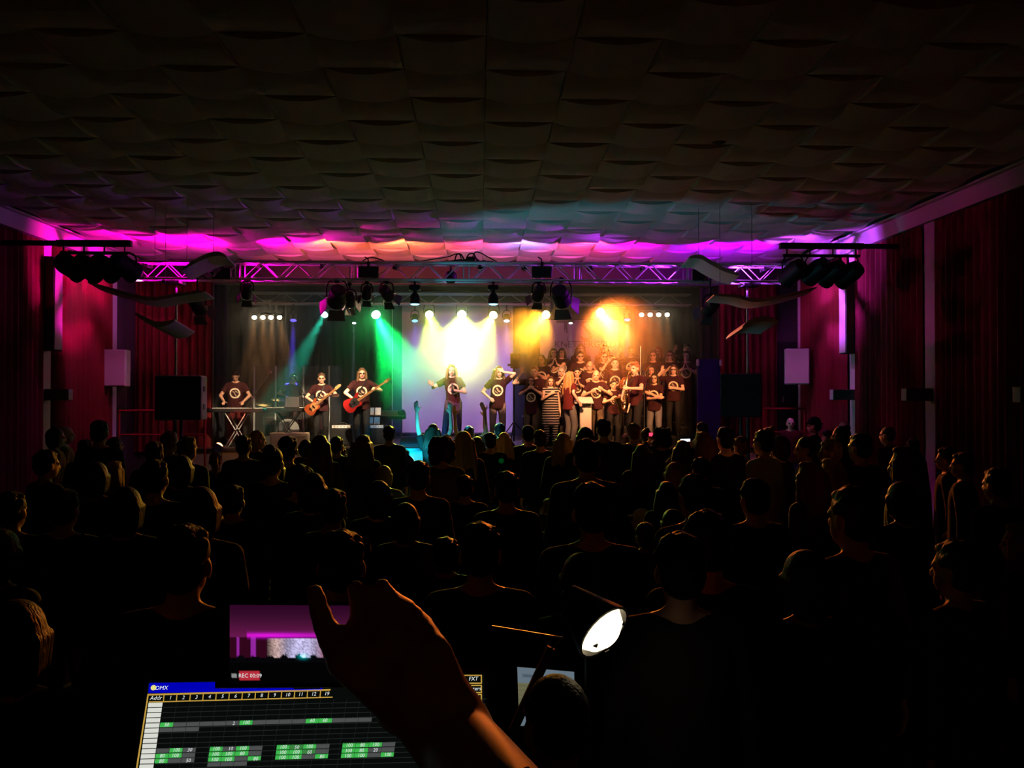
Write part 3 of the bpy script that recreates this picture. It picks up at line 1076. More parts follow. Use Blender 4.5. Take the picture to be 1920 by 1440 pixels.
back_par(950, 602, RYL, A(951, 800, 20.0), 'blueb', (0.6, 0.72, 1.0), 2.0, (0.42, 0.30, 1.0), 260, 34, 0.085, label='pale blue back light shining down the right side of the screen', core=((0.3, 0.25, 1.0), 6000, 7))
back_par(664, 606, RYL, A(660, 800, 19.9), 'pin', (0.9, 0.95, 1.0), 6, (0.70, 0.80, 1.0), 2200, 4, 0.05, label='tiny white pin light over the bass player')
back_par(1070, 606, RYL, A(1071, 800, 19.9), 'pinb', (1.0, 0.98, 0.95), 6, (0.75, 0.80, 1.0), 2200, 4, 0.05, label='tiny white pin light in front of the banner')
back_par(1176, 600, RYL, A(1177, 800, 20.0), 'violet', (0.85, 0.25, 0.9), 1.6, (0.75, 0.15, 0.9), 2500, 10, 0.085, label='violet back light right of the banner')

# four-lamp warm bars
for pxs, py, ax, lb in (((477, 493, 508, 524), 595, (462, 490, 512, 552), 'bar of four warm lamps high over the left of the stage'), ((1203, 1219, 1235, 1251), 590, (1190, 1215, 1235, 1262), 'bar of four warm lamps high over the right of the stage')):
    c = P(sum(pxs) / 4, py, RYL)
    t = thing('lamp_bar', c, lb, 'stage light', 'four-lamp bars')
    xa, xb = wx(pxs[0] - 7, RYL), wx(pxs[-1] + 7, RYL)
    MB().cyl((xa, RYL + 0.06, c.z + 0.12), (xb, RYL + 0.06, c.z + 0.12), 0.02).build('bar', M['black'], t, True)
    MB().cyl((c.x, RYL + 0.06, c.z + 0.12), (c.x, RY - 0.13, RZ0 + 0.02), 0.015).build('clamp', M['black'], t)
    for px, a in zip(pxs, ax):
        p = P(px, py, RYL)
        aim = P(a, 760, 18.3)
        d = (aim - p).normalized()
        sh = MB().lathe([(0.03, -0.14), (0.055, -0.11), (0.065, -0.01), (0.07, 0.01), (0.06, 0.01), (0.058, -0.012)], p, d, 14).build('lamp_can', M['black'], t, True)
        MB().lathe([(0.058, 0.0), (0.03, 0.008), (0.004, 0.01)], p, d, 14).build('lens', M['lens_warm'], sh, True)
        spot(p + d * 0.03, aim, (1.0, 0.42, 0.12), 260, 13, 0.5, 0.03)

# front spotlights on the truss
FY = TY - 0.02
fresnel(370, 572, 14.9, P(520, 780, 18.3), 0.125, 'dark spotlight with barn doors at the left end of the truss', 4.3, lens=False)
fresnel(463, 546, FY, P(455, 770, 18.2), 0.10, 'spotlight over the keyboard player', TZ0, power=660, angle=26)
fresnel(632, 557, FY, P(600, 760, 18.2), 0.165, 'large spotlight with a curved yoke over the guitarist', TZ0, power=1300, angle=30, long=1.3)
fresnel(656, 562, FY + 0.25, P(690, 760, 18.2), 0.10, 'spotlight with open barn doors over the bass player', TZ0, power=700, angle=26)
fresnel(688, 549, FY + 0.1, P(660, 770, 18.4), 0.09, 'small spotlight left of the black truss panel', TZ0, power=320, angle=26)
fresnel(725, 550, FY, P(850, 740, 18.2), 0.105, 'spotlight turned towards the singers', TZ0, col=(1.0, 0.42, 0.42), power=1240, angle=18)
fresnel(1010, 550, FY, P(932, 740, 18.2), 0.105, 'spotlight below the right black truss panel', TZ0, col=(1.0, 0.62, 0.36), power=1120, angle=18)
fresnel(1052, 556, FY, P(1110, 740, 18.5), 0.165, 'large spotlight with a curved yoke over the choir', TZ0, col=(1.0, 0.38, 0.14), power=1350, angle=50, long=1.3, blend=0.8)
fresnel(1332, 577, 14.9, P(1180, 740, 18.6), 0.12, 'dark spotlight with barn doors at the right end of the truss', 4.3, col=(1.0, 0.38, 0.12), power=1000, angle=44, lens=False)


# round moving LED heads
for px, lb in ((778, 'round LED head with a blue rim left under the truss'), (925, 'round LED head with a blue rim right under the truss')):
    c = P(px, 562, FY)
    t = thing('moving_light', c, lb, 'stage light', 'round LED heads')
    top = c.z + 0.27
    MB().rbox((c.x, c.y, top - 0.05), (0.20, 0.16, 0.10), 0.02).build('base_box', M['black'], t)
    MB().cyl((c.x, c.y, top), (c.x, c.y, TZ0), 0.02).build('clamp', M['black'], t)
    MB().cyl((c.x, c.y, top - 0.1), (c.x, c.y, c.z + 0.1), 0.035).build('neck', M['black'], t, True)
    MB().lathe([(0.035, 0.13), (0.07, 0.09), (0.095, 0.03), (0.10, -0.02), (0.092, -0.07), (0.08, -0.075)], c, (0, 0, 1), 20).build('head', M['black'], t, True)
    MB().lathe([(0.086, -0.078), (0.06, -0.095), (0.01, -0.1)], c, (0, 0, 1), 20).build('lens', lens_mat('headblue', (0.35, 0.75, 1.0), 2.6), t, True)
    spot((c.x, c.y, c.z - 0.12), (0.3 if px > 900 else -0.7, 14.0, 1.2), (0.03, 0.62, 1.0), 700, 44, 0.5, 0.06)

# violet wash head half hidden by the truss
c = P(845, 519, TY)
t = thing('moving_light', c, 'dark round light head with a violet beam hanging in the middle of the truss', 'stage light', 'round LED heads')
dv = (Vector((-0.55, 22.6, 2.3)) - c).normalized()
MB().lathe([(0.03, -0.12), (0.09, -0.08), (0.12, 0.0), (0.11, 0.08), (0.095, 0.09), (0.09, 0.085)], c, dv, 20).build('head', M['black'], t, True)
MB().lathe([(0.092, 0.086), (0.05, 0.1), (0.005, 0.104)], c, dv, 20).build('lens', lens_mat('violetwash', (0.7, 0.3, 1.0), 2.5), t, True)
MB().cyl((c.x, c.y, c.z + 0.08), (c.x, c.y, c.z + 0.2), 0.02).build('clamp', M['black'], t)
spot(c + dv * 0.12, c + dv * 7, (0.60, 0.28, 1.0), 3600, 34, 0.6, 0.08)

# black panels hung on the truss
for px, py, lb in ((691, 510, 'black box panel on the truss left of the middle'), (1016, 510, 'black box panel on the truss right of the middle')):
    c = P(px, py, TY - 0.22)
    t = thing('dimmer_pack', c, lb, 'dimmer', 'black boxes on the truss')
    MB().rbox(c, (0.36, 0.10, 0.20), 0.012).build('case', M['black'], t)
    MB().box((c.x, c.y, c.z + 0.13), (0.05, 0.05, 0.1)).build('clamp', M['black'], t)
    MB().tube([(c.x, c.y, c.z + 0.17), (c.x - 0.01, c.y, c.z + 0.23), (c.x - 0.07, c.y, c.z + 0.27)], 0.012).build('safety_hook', M['black'], t, True)
for px, py, lb in ((416, 512, 'black wedge lamp in the left part of the truss'), (1313, 515, 'black wedge lamp in the right part of the truss')):
    c = P(px, py, TY - 0.2)
    t = thing('flood_lamp', c, lb, 'stage light', 'wedge lamps on the truss')
    q = [(c.x - 0.17, c.y, c.z - 0.1), (c.x + 0.14, c.y, c.z - 0.1), (c.x + 0.14, c.y, c.z + 0.09), (c.x + 0.02, c.y, c.z + 0.1)]
    if px > 960:
        q = [(2 * c.x - a, b_, d_) for a, b_, d_ in q]
    MB().prism(q, (0, 0.12, 0)).build('case', M['black'], t)
    MB().box((c.x, c.y + 0.06, c.z + 0.13), (0.04, 0.04, 0.08)).build('clamp', M['black'], t)

# cables piled on the truss
def cable(pts, label, r=0.011):
    fine = []
    for i in range(len(pts) - 1):
        p0, p1, p2, p3 = (Vector(pts[j]) for j in (max(i - 1, 0), i, i + 1, min(i + 2, len(pts) - 1)))
        for k in range(6):
            u = k / 6
            fine.append(0.5 * ((2 * p1) + (p2 - p0) * u + (2 * p0 - 5 * p1 + 4 * p2 - p3) * u * u + (3 * p1 - p0 - 3 * p2 + p3) * u ** 3))
    fine.append(Vector(pts[-1]))
    o = MB().tube(fine, r, 6).build('cable', M['cable'], None, True)
    origin_to(o, pts[0])
    return tag(o, label, 'cable', 'cables lying on the front truss')


def cpx(l):
    return [P(x, y, TY - 0.02 + 0.02 * (i % 3)) for i, (x, y) in enumerate(l)]


cable(cpx([(770, 493), (800, 488), (838, 482), (860, 476), (866, 492)]), 'cable rising from the left into the knot over the mirror ball')
cable(cpx([(852, 492), (856, 478), (864, 477), (870, 486), (875, 492)]), 'first cable loop of the knot over the mirror ball', 0.014)
cable(cpx([(872, 490), (879, 477), (888, 476), (893, 486), (897, 492)]), 'second cable loop of the knot over the mirror ball', 0.014)
cable(cpx([(884, 490), (890, 474), (900, 474), (915, 482), (932, 491)]), 'tall cable loop falling to the right on the truss')
cable(cpx([(889, 480), (900, 490), (915, 491)]), 'short cable behind the tall loop')
cable(cpx([(676, 492), (690, 484), (705, 484), (722, 490)]), 'thin cable arched over the left black panel')
cable(cpx([(840, 491), (862, 488), (880, 490), (925, 491)]), 'thick cable lying along the truss top', 0.02)
c = P(883, 486, TY)
o = MB().rbox(c, (0.16, 0.1, 0.09), 0.02).build('cable_box', M['black'])
origin_to(o, c)
tag(o, 'small junction box among the cables on the truss', 'junction box')


# side bars with four dark spotlights each
def side_bar(pxs, Y, ybar, ylow, ylamp, label, sg):
    xa, xb = P(pxs[0], 500, Y).x, P(pxs[-1], 500, Y).x
    za, zl = P(pxs[0], ybar, Y).z, P(pxs[0], ylow, Y).z
    t = thing('spotlight_bar', ((xa + xb) / 2, Y, za), label + ' fixed to the wall beam', 'lighting bar', 'side lighting bars')
    MB().box(((xa + xb) / 2, Y, za), (abs(xb - xa) + 0.1, 0.09, 0.09)).build('batten', M['black'], t)
    MB().cyl((xa, Y, zl), (xb, Y, zl), 0.025).build('pipe', M['black'], t, True)
    for u in (0.05, 0.35, 0.65, 0.95):
        x = xa + (xb - xa) * u
        MB().cyl((x, Y, zl), (x, Y, za), 0.012).build('hanger', M['black'], t)
    xw = XL + 0.16 if sg > 0 else XR - 0.16
    MB().box(((xa + xw) / 2, Y, za), (abs(xw - xa), 0.07, 0.07)).build('wall_arm', M['black'], t)
    names = ['outermost', 'second', 'third', 'innermost']
    for k, (px, py) in enumerate(ylamp):
        c = P(px, py, Y - 0.05)
        aim = Vector((c.x * 0.55, 18.5, 1.5))
        d = (aim - c).normalized()
        s = thing('dark_spotlight', c, '%s unlit round spotlight on the %s' % (names[k], label), 'spotlight', 'unlit spotlights on the side bars')
        r = 0.155
        MB().lathe([(r * 0.3, -0.24), (r * 0.8, -0.21), (r, -0.1), (r, 0.12), (r * 1.1, 0.14), (r * 1.1, 0.2), (r * 0.95, 0.2), (r * 0.9, 0.16)], c, d, 18).build('body', M['black'], s, True)
        MB().lathe([(r * 0.9, 0.165), (r * 0.1, 0.17)], c, d, 18).build('lens', M['plastic'], s, True)
        MB().tube(yoke_pts(c, r * 1.12, max(0.2, zl - c.z)), 0.012).build('yoke', M['black'], s, True)


side_bar((113, 240), 13.3, 456, 474, [(132, 500), (165, 503), (197, 502), (234, 500)], 'left side bar', 1)
side_bar((1612, 1468), 13.5, 462, 480, [(1591, 514), (1560, 512), (1530, 508), (1487, 511)], 'right side bar', -1)


# LED up-lights on the truss washing the ceiling
def uplight(px, aim, key, col, power, angle, label, yo=0.30, blend=0.6):
    c = Vector((wx(px, TY), TY + yo, TZ1 + 0.02))
    d = (Vector(aim) - c).normalized()
    t = thing('led_uplight', c, label, 'stage light', 'LED up-lights behind the truss')
    MB().lathe([(0.03, -0.10), (0.06, -0.09), (0.065, 0), (0.057, 0), (0.055, -0.02)], c, d, 14).build('body', M['black'], t, True)
    MB().lathe([(0.055, -0.01), (0.004, 0.0)], c, d, 14).build('lens', lens_mat('up' + key, col, 2.0), t, True)
    MB().box((c.x, c.y - 0.06, c.z - 0.05), (0.05, 0.24, 0.08)).build('bracket', M['black'], t)
    spot(c + d * 0.02, aim, col, power * 2.0, angle, blend, 0.05)


MAG = (1.0, 0.0, 0.50)
PUR = (0.42, 0.0, 1.0)
ORA = (1.0, 0.13, 0.05)
PNK = (1.0, 0.04, 0.20)
LAV = (0.50, 0.22, 1.0)
uplight(268, (wx(330, TY) + 0.3, TY + 0.6, CEIL), 'mag', MAG, 85, 110, 'magenta up-light at the left end of the truss')
uplight(380, (wx(350, TY), TY + 0.5, CEIL), 'mag', MAG, 105, 120, 'magenta up-light behind the left truss section')
uplight(480, (wx(520, TY), TY + 0.8, CEIL), 'mag', MAG, 55, 110, 'magenta up-light right of the left sail')
uplight(600, (wx(610, TY), TY + 1.1, CEIL), 'ora', ORA, 80, 110, 'orange up-light left of the middle of the truss')
uplight(740, (wx(760, TY), TY + 1.1, CEIL), 'ora', ORA, 80, 110, 'orange up-light near the middle of the truss')
uplight(900, (wx(880, TY), TY + 1.1, CEIL), 'lav', PNK, 40, 110, 'pink up-light right of the cable knot')
uplight(985, (wx(985, TY), TY + 1.0, CEIL), 'lavb', LAV, 40, 110, 'lavender up-light behind the right black panel')
uplight(1110, (wx(1110, TY), TY + 1.1, CEIL), 'pnk', PNK, 75, 110, 'rose up-light over the choir')
uplight(1210, (wx(1200, TY), TY + 1.0, CEIL), 'vio', (0.85, 0.0, 0.8), 50, 110, 'violet up-light left of the right sail')
uplight(1350, (wx(1350, TY), TY + 0.8, CEIL), 'pur', PUR, 60, 110, 'purple up-light behind the right truss section')
uplight(1440, (wx(1420, TY), TY + 0.8, CEIL), 'pur', PUR, 70, 120, 'purple up-light at the right end of the truss')
# LED pars inside the truss ends that colour the braces and the side walls
def truss_par(px, aim, key, col, power, angle, label):
    c = Vector((wx(px, TY), TY, TZ0 + 0.12))
    d = (Vector(aim) - c).normalized()
    t = thing('truss_lamp', c, label, 'stage light', 'LED lamps inside the truss')
    MB().lathe([(0.02, -0.06), (0.04, -0.05), (0.045, 0), (0.041, 0), (0.04, -0.015)], c, d, 12).build('body', M['black'], t, True)
    MB().lathe([(0.04, -0.005), (0.003, 0.0)], c, d, 12).build('lens', lens_mat('up' + key, col, 2.0), t, True)
    MB().cyl((c.x, c.y, c.z - 0.02), (c.x, c.y + 0.14, TZ0 + 0.01), 0.008).build('bracket', M['black'], t)
    spot(c + d * 0.03, aim, col, power * (12.0 if abs(aim[2] - 4.33) < 0.01 else 1.0), angle, 0.5, 0.03)


truss_par(395, (wx(250, TY), TY, 4.33), 'mag', MAG, 60, 70, 'magenta lamp in the truss facing the left end')
truss_par(415, (wx(560, TY), TY, 4.33), 'mag', MAG, 40, 60, 'magenta lamp in the truss facing the middle')
truss_par(1340, (wx(1480, TY), TY, 4.33), 'pur', (0.5, 0.05, 1.0), 70, 70, 'purple lamp in the truss facing the right end')
truss_par(1300, (wx(1160, TY), TY, 4.33), 'pur', (0.5, 0.02, 1.0), 30, 60, 'purple lamp in the truss facing the middle')
truss_par(262, (XL, 16.6, 3.2), 'mag', (1.0, 0.15, 0.75), 75, 100, 'magenta lamp shining from the truss end onto the left wall')
truss_par(1466, (XR, 16.2, 3.2), 'pur', (0.85, 0.15, 0.9), 80, 100, 'purple lamp shining from the truss end onto the right wall')

# floor lamps: orange-red one at the left, cyan side fill added in the crowd, cyan wash before the stage
def floor_par(px, py, Y, aim, key, lcol, ls, col, power, angle, label, r=0.09, blend=0.4):
    c = P(px, py, Y)
    d = (Vector(aim) - c).normalized()
    t = thing('floor_par', Vector((c.x, c.y, 0)), label, 'stage light')
    MB().lathe([(r * 0.6, -r * 2), (r * 0.95, -r * 1.8), (r, 0), (r * 0.92, 0), (r * 0.9, -0.03)], c, d, 16).build('body', M['black'], t, True)
    MB().lathe([(r * 0.9, -0.01), (r * 0.6, r * 0.35), (0.005, r * 0.55)], c, d, 16).build('lens', lens_mat(key, lcol, ls), t, True)
    MB().cyl((c.x, c.y, 0.02), (c.x, c.y, c.z - r), 0.02).lathe([(0.2, 0.0), (0.2, 0.02), (0.02, 0.04)], (c.x, c.y, 0), (0, 0, 1)).build('stand', M['black'], t, True)
    if power:
        spot(c + d * 0.03, aim, col, power, angle, blend, r * 0.7)


floor_par(411, 835, 17.2, A(452, 770, 17.5), 'redlamp', (1.0, 0.36, 0.12), 9, (1.0, 0.10, 0.03), 300, 50, 'glowing orange-red floor lamp below the keyboard player', 0.09)
floor_par(766, 866, 12.0, A(880, 775, 13.0), 'cyan', (0.2, 0.9, 1.0), 5, (0.02, 0.75, 1.0), 480, 85, 'cyan floor lamp added in the crowd to fill the raised arms', 0.13)  # added lamp: side fill for the raised arms
floor_par(760, 850, 16.9, A(768, 842, 17.9), 'cyanb', (0.1, 0.7, 1.0), 3, (0.0, 0.55, 1.0), 180, 110, 'cyan floor lamp washing the stage front', 0.08)
# ------------------------------------------------------------------ people
V = Vector


def ik(a, c, l1, l2, hint):
    d = c - a
    L = d.length
    L2 = min(L, 0.995 * (l1 + l2))
    u = d / max(L, 1e-6)
    c = a + u * L2
    pr = (l1 * l1 - l2 * l2 + L2 * L2) / (2 * L2)
    h = math.sqrt(max(1e-6, l1 * l1 - pr * pr))
    hv = V(hint) - u * V(hint).dot(u)
    hv = hv.normalized() if hv.length > 1e-5 else V((0, 0, -1))
    return a + u * pr + hv * h, c


def hand_prims(w, d, n, style, side, k=1.0):
    """palm, four unequal fingers and a thumb as capsules. w wrist, d direction, n palm normal, side +1/-1 of the thumb"""
    d = d.normalized()
    n = (n - d * n.dot(d)).normalized()
    s = d.cross(n) * side
    out = []
    Rm = Matrix((s, d, n)).transposed()
    out.append(('ell', w + d * 0.048 * k, (0.040 * k, 0.054 * k, 0.017 * k), Rm))
    lens = (0.068, 0.078, 0.073, 0.058)
    for i, (o, L) in enumerate(zip((0.029, 0.010, -0.010, -0.028), lens)):
        b = w + d * (0.088 - abs(o) * 0.2) * k + s * o * k
        spread = s * (o * 3.0)
        if style == 'fist':
            m_ = b + n * 0.030 * k + d * 0.008 * k
            e = b + n * 0.034 * k - d * 0.030 * k
            out.append(('cap', b - d * 0.01, m_, 0.012 * k, 0.011 * k))
            out.append(('cap', m_, e, 0.011 * k, 0.009 * k))
        elif style == 'open':
            m_ = b + (d + spread * 0.6).normalized() * L * 0.55 * k
            e = m_ + (d + spread * 0.6 + n * 0.25).normalized() * L * 0.5 * k
            out.append(('cap', b - d * 0.02, m_, 0.0105 * k, 0.0095 * k))
            out.append(('cap', m_, e, 0.0095 * k, 0.0075 * k))
        else:
            m_ = b + (d + n * 0.45).normalized() * L * 0.55 * k
            e = m_ + (d * 0.6 + n).normalized() * L * 0.5 * k
            out.append(('cap', b - d * 0.02, m_, 0.0105 * k, 0.0095 * k))
            out.append(('cap', m_, e, 0.0095 * k, 0.0075 * k))
    tb = w + d * 0.022 * k + s * 0.028 * k
    if style == 'fist':
        m_ = tb + (d * 0.5 + s * 0.3 + n * 0.6).normalized() * 0.04 * k
        e = m_ + (d * 0.4 - s * 0.7 + n * 0.2).normalized() * 0.03 * k
    else:
        m_ = tb + (d * 0.6 + s * 0.8 + n * 0.2).normalized() * 0.042 * k
        e = m_ + (d * 0.95 + s * 0.3 + n * 0.2).normalized() * 0.034 * k
    out.append(('cap', tb - d * 0.01, m_, 0.014 * k, 0.0115 * k))
    out.append(('cap', m_, e, 0.0115 * k, 0.009 * k))
    return out


def pose(**k):
    d = dict(L=(0.24, 0.02, 0.84), R=(-0.24, 0.02, 0.84), Lh='relaxed', Rh='relaxed', Lhint=(0.6, 0.6, -0.3), Rhint=(-0.6, 0.6, -0.3), Ln=(-1, 0, 0), Rn=(1, 0, 0),
             Ld=None, Rd=None, lean=(0, 0, 0), head=(0, 0, 0), feet=((0.10, -0.02), (-0.10, -0.02)), fat=1.0, fem=False, child=False, sleeve=0.62, hem=0.83, bottom='trousers', loose=1.0, sit=False, kneefwd=0.0)
    d.update(k)
    return d


def build_prims(p):
    """primitives of body, top, bottom and shoes; returns dict and the head frame"""
    sw = 0.150 if p['fem'] else 0.168
    if p['child']:
        sw = 0.155
    fat = p['fat']
    pel = V((0, 0, 0.93))
    seat = p['sit']
    T = Matrix.Translation(pel) @ Euler(p['lean'], 'XYZ').to_matrix().to_4x4() @ Matrix.Translation(-pel)
    R3 = T.to_3x3()
    neck = T @ V((0, 0.005, 1.425))
    Hc = T @ V((0, -0.012, 1.578))
    HR = R3 @ Euler(p['head'], 'XYZ').to_matrix()
    hs = 1.18 if p['child'] else 1.0
    if p['child']:
        Hc = T @ V((0, -0.012, 1.56))

    def hp(x, y, z):
        return Hc + HR @ V((x * hs, y * hs, z * hs))
    body = []
    # torso
    bw = 0.93 if p['fem'] else 1.0
    torso = [(0.86, 0.150, 0.105), (0.93, 0.160 * (1.03 if p['fem'] else 1), 0.108), (1.02, 0.135 * fat * bw, 0.098 * fat), (1.10, 0.128 * fat * bw, 0.096 * fat), (1.22, 0.150 * fat * bw, 0.106 * fat), (1.32, 0.158 * bw, 0.102), (1.385, 0.135, 0.078), (1.425, 0.065, 0.058)]
    body.append(('loft', torso, T))
    body.append(('cap', neck - R3 @ V((0, 0, 0.05)), hp(0, 0.02, -0.06), 0.056 if not p['fem'] else 0.049, 0.050 if not p['fem'] else 0.045))
    body.append(('cap', T @ V((-0.05, 0.01, 1.43)), T @ V((-sw, 0, 1.375)), 0.035, 0.05))
    body.append(('cap', T @ V((0.05, 0.01, 1.43)), T @ V((sw, 0, 1.375)), 0.035, 0.05))
    # head
    body.append(('ell', hp(0, 0.008, 0.025), (0.076 * hs, 0.094 * hs, 0.094 * hs), HR))
    body.append(('ell', hp(0, -0.022, -0.035), (0.061 * hs, 0.066 * hs, 0.082 * hs), HR))
    body.append(('ell', hp(0, -0.062, -0.088), (0.026 * hs, 0.022 * hs, 0.02 * hs), HR))
    body.append(('cap', hp(0, -0.088, 0.012), hp(0, -0.108, -0.026), 0.009 * hs, 0.0145 * hs))
    body.append(('cap', hp(-0.02, -0.084, -0.06), hp(0.02, -0.084, -0.06), 0.009 * hs, 0.009 * hs))
    for s in (-1, 1):
        body.append(('ell', hp(s * 0.079, 0.012, -0.01), (0.012 * hs, 0.022 * hs, 0.034 * hs), HR))
        body.append(('cap', hp(s * 0.018, -0.083, 0.022), hp(s * 0.05, -0.072, 0.02), 0.011 * hs, 0.010 * hs))
    # arms
    arms = {}
    for nm, s in (('L', 1), ('R', -1)):
        sh = T @ V((s * sw, 0, 1.372))
        el, wr = ik(sh, V(p[nm]), 0.285, 0.255, p[nm + 'hint'])
        body.append(('cap', sh, el, 0.050 * (0.9 if p['fem'] else 1) * fat ** 0.5, 0.038 * (0.9 if p['fem'] else 1)))
        body.append(('cap', el, wr, 0.040 * (0.88 if p['fem'] else 1), 0.026))
        hd = V(p[nm + 'd']) if p[nm + 'd'] else (wr - el)
        body += hand_prims(wr, hd.normalized(), V(p[nm + 'n']), p[nm + 'h'], -s)
        arms[nm] = (sh, el, wr)
    # legs
    legs = {}
    for s, ft in ((1, p['feet'][0]), (-1, p['feet'][1])):
        hip = V((s * 0.088, 0, 0.90))
        if seat:
            kn = V((s * 0.16, -0.42, 0.86))
            an = V((s * 0.15, -0.40, 0.45))
        else:
            an = V((ft[0], ft[1] + 0.03, 0.075))
            kn, an = ik(hip, an, 0.425, 0.415, (s * 0.15, -1, 0))
        body.append(('cap', hip, kn, 0.084 * fat ** 0.4, 0.055))
        body.append(('cap', kn, an, 0.056, 0.036))
        body.append(('cap', an + V((0, 0.015, -0.035)), an + V((s * 0.02, -0.15, -0.045)), 0.036, 0.026))
        legs[s] = (hip, kn, an)
    # top garment
    lo = p['loose']
    hem = p['hem']
    top = []
    tl = [(hem, 0.172 * fat * lo, 0.128 * fat * lo), (hem + 0.08, 0.170 * fat * lo, 0.126 * fat * lo), (1.02, 0.156 * fat * lo, 0.120 * fat * lo), (1.12, 0.153 * fat * lo, 0.119 * fat * lo), (1.23, 0.170 * fat * bw, 0.126 * fat), (1.33, 0.178 * bw, 0.118), (1.39, 0.148, 0.092), (1.425, 0.085, 0.074)]
    top.append(('loft', tl, T))
    for nm, s in (('L', 1), ('R', -1)):
        sh, el, wr = arms[nm]
        sl = p['sleeve']
        top.append(('cap', T @ V((s * 0.07, 0.008, 1.40)), sh, 0.055, 0.066))
        if sl <= 1:
            e = sh.lerp(el, sl)
            top.append(('cone', sh, e, 0.066, 0.068))
        else:
            top.append(('cap', sh, el, 0.066, 0.054))
            top.append(('cone', el, el.lerp(wr, 0.97), 0.054, 0.040))
    # lower garment
    bot = []
    if p['bottom'] == 'skirt':
        bot.append(('loft', [(0.46, 0.235, 0.20), (0.7, 0.215, 0.175), (0.9, 0.172, 0.125), (1.0, 0.145, 0.105)], Matrix.Identity(4)))
    else:
        bot.append(('loft', [(0.84, 0.150, 0.118), (0.90, 0.168, 0.120), (0.97, 0.158, 0.112), (1.0, 0.145, 0.104)], Matrix.Identity(4)))
        for s in (1, -1):
            hip, kn, an = legs[s]
            short = p['bottom'] == 'shorts'
            bot.append(('cap', hip, kn, 0.094 * fat ** 0.4, 0.070 if not short else 0.085))
            if not short:
                bot.append(('cone', kn + (kn - an).normalized() * 0.03, kn.lerp(an, 0.95), 0.070, 0.058))
    shoes = {1: [], -1: []}
    for s in (1, -1):
        an = legs[s][2]
        shoes[s].append(('cap', an + V((0, 0.02, -0.035)), an + V((s * 0.022, -0.165, -0.042)), 0.043, 0.034))
        shoes[s].append(('cap', an + V((0, 0.0, -0.02)), an + V((0, 0, 0.03)), 0.045, 0.043))
    return dict(body=body, top=top, bottom=bot, shoes=shoes), (Hc, HR, hs), arms


def prim_mesh(prims, nseg=12):
    mb = MB()
    for q in prims:
        if q[0] == 'cap':
            _, a, b, r0, r1 = q
            if (b - a).length < 1e-4:
                b = a + V((0, 0, 1e-3))
            x, y, d = frame_to(b - a)
            rows = []
            for t in (-0.98, -0.8, -0.45, 0):
                rows.append((a + d * (t * r0), r0 * math.sqrt(max(0, 1 - t * t))))
            for t in (0, 0.45, 0.8, 0.98):
                rows.append((b + d * (t * r1), r1 * math.sqrt(max(0, 1 - t * t))))
            v = []
            for c, r in rows:
                for k in range(nseg):
                    an = 2 * math.pi * k / nseg
                    v.append(c + x * (r * math.cos(an)) + y * (r * math.sin(an)))
            f = [tuple(range(nseg - 1, -1, -1)), tuple(range(7 * nseg, 8 * nseg))]
            for i in range(7):
                for k in range(nseg):
                    f.append((i * nseg + k, i * nseg + (k + 1) % nseg, (i + 1) * nseg + (k + 1) % nseg, (i + 1) * nseg + k))
            mb.add(v, f)
        elif q[0] == 'cone':
            mb.cyl(q[1], q[2], q[3], q[4], nseg)
        elif q[0] == 'ell':
            _, c, r, R = q
            v = []
            n, m_ = 14, 10
            v.append(c + R @ V((0, 0, r[2])))
            for i in range(1, m_):
                t = math.pi * i / m_
                for k in range(n):
                    a = 2 * math.pi * k / n
                    v.append(c + R @ V((r[0] * math.sin(t) * math.cos(a), r[1] * math.sin(t) * math.sin(a), r[2] * math.cos(t))))
            v.append(c + R @ V((0, 0, -r[2])))
            f = [(0, 1 + k, 1 + (k + 1) % n) for k in range(n)]
            for i in range(m_ - 2):
                for k in range(n):
                    f.append((1 + i * n + k, 1 + (i + 1) * n + k, 1 + (i + 1) * n + (k + 1) % n, 1 + i * n + (k + 1) % n))
            o = 1 + (m_ - 2) * n
            f += [(o + k, len(v) - 1, o + (k + 1) % n) for k in range(n)]
            mb.add(v, f)
        elif q[0] == 'loft':
            _, rows, T = q
            n = 20
            v = []
            for z, rx, ry in rows:
                for k in range(n):
                    a = 2 * math.pi * k / n
                    ca, sa = math.cos(a), math.sin(a)
                    e = 0.85
                    v.append(T @ V((rx * math.copysign(abs(ca) ** e, ca), ry * math.copysign(abs(sa) ** e, sa), z)))
            f = [tuple(range(n - 1, -1, -1)), tuple(range((len(rows) - 1) * n, len(rows) * n))]
            for i in range(len(rows) - 1):
                for k in range(n):
                    f.append((i * n + k, i * n + (k + 1) % n, (i + 1) * n + (k + 1) % n, (i + 1) * n + k))
            mb.add(v, f)
    me = bpy.data.meshes.new('src')
    me.from_pydata(mb.v, [], mb.f)
    bm = bmesh.new()
    bm.from_mesh(me)
    bmesh.ops.recalc_face_normals(bm, faces=bm.faces)
    bm.to_mesh(me)
    bm.free()
    return me


PENDING = []          # (key, source object)
GEO = {}


def request(key, prims, voxel, smooth=3):
    if key in GEO:
        return
    GEO[key] = None
    o = bpy.data.objects.new('src', prim_mesh(prims))
    link(o)
    md = o.modifiers.new('r', 'REMESH')
    md.mode = 'VOXEL'
    md.voxel_size = voxel
    md.use_smooth_shade = True
    if smooth:
        ms = o.modifiers.new('s', 'SMOOTH')
        ms.factor = 0.5
        ms.iterations = smooth
    PENDING.append((key, o))


HEADS = {}
POSES = {}


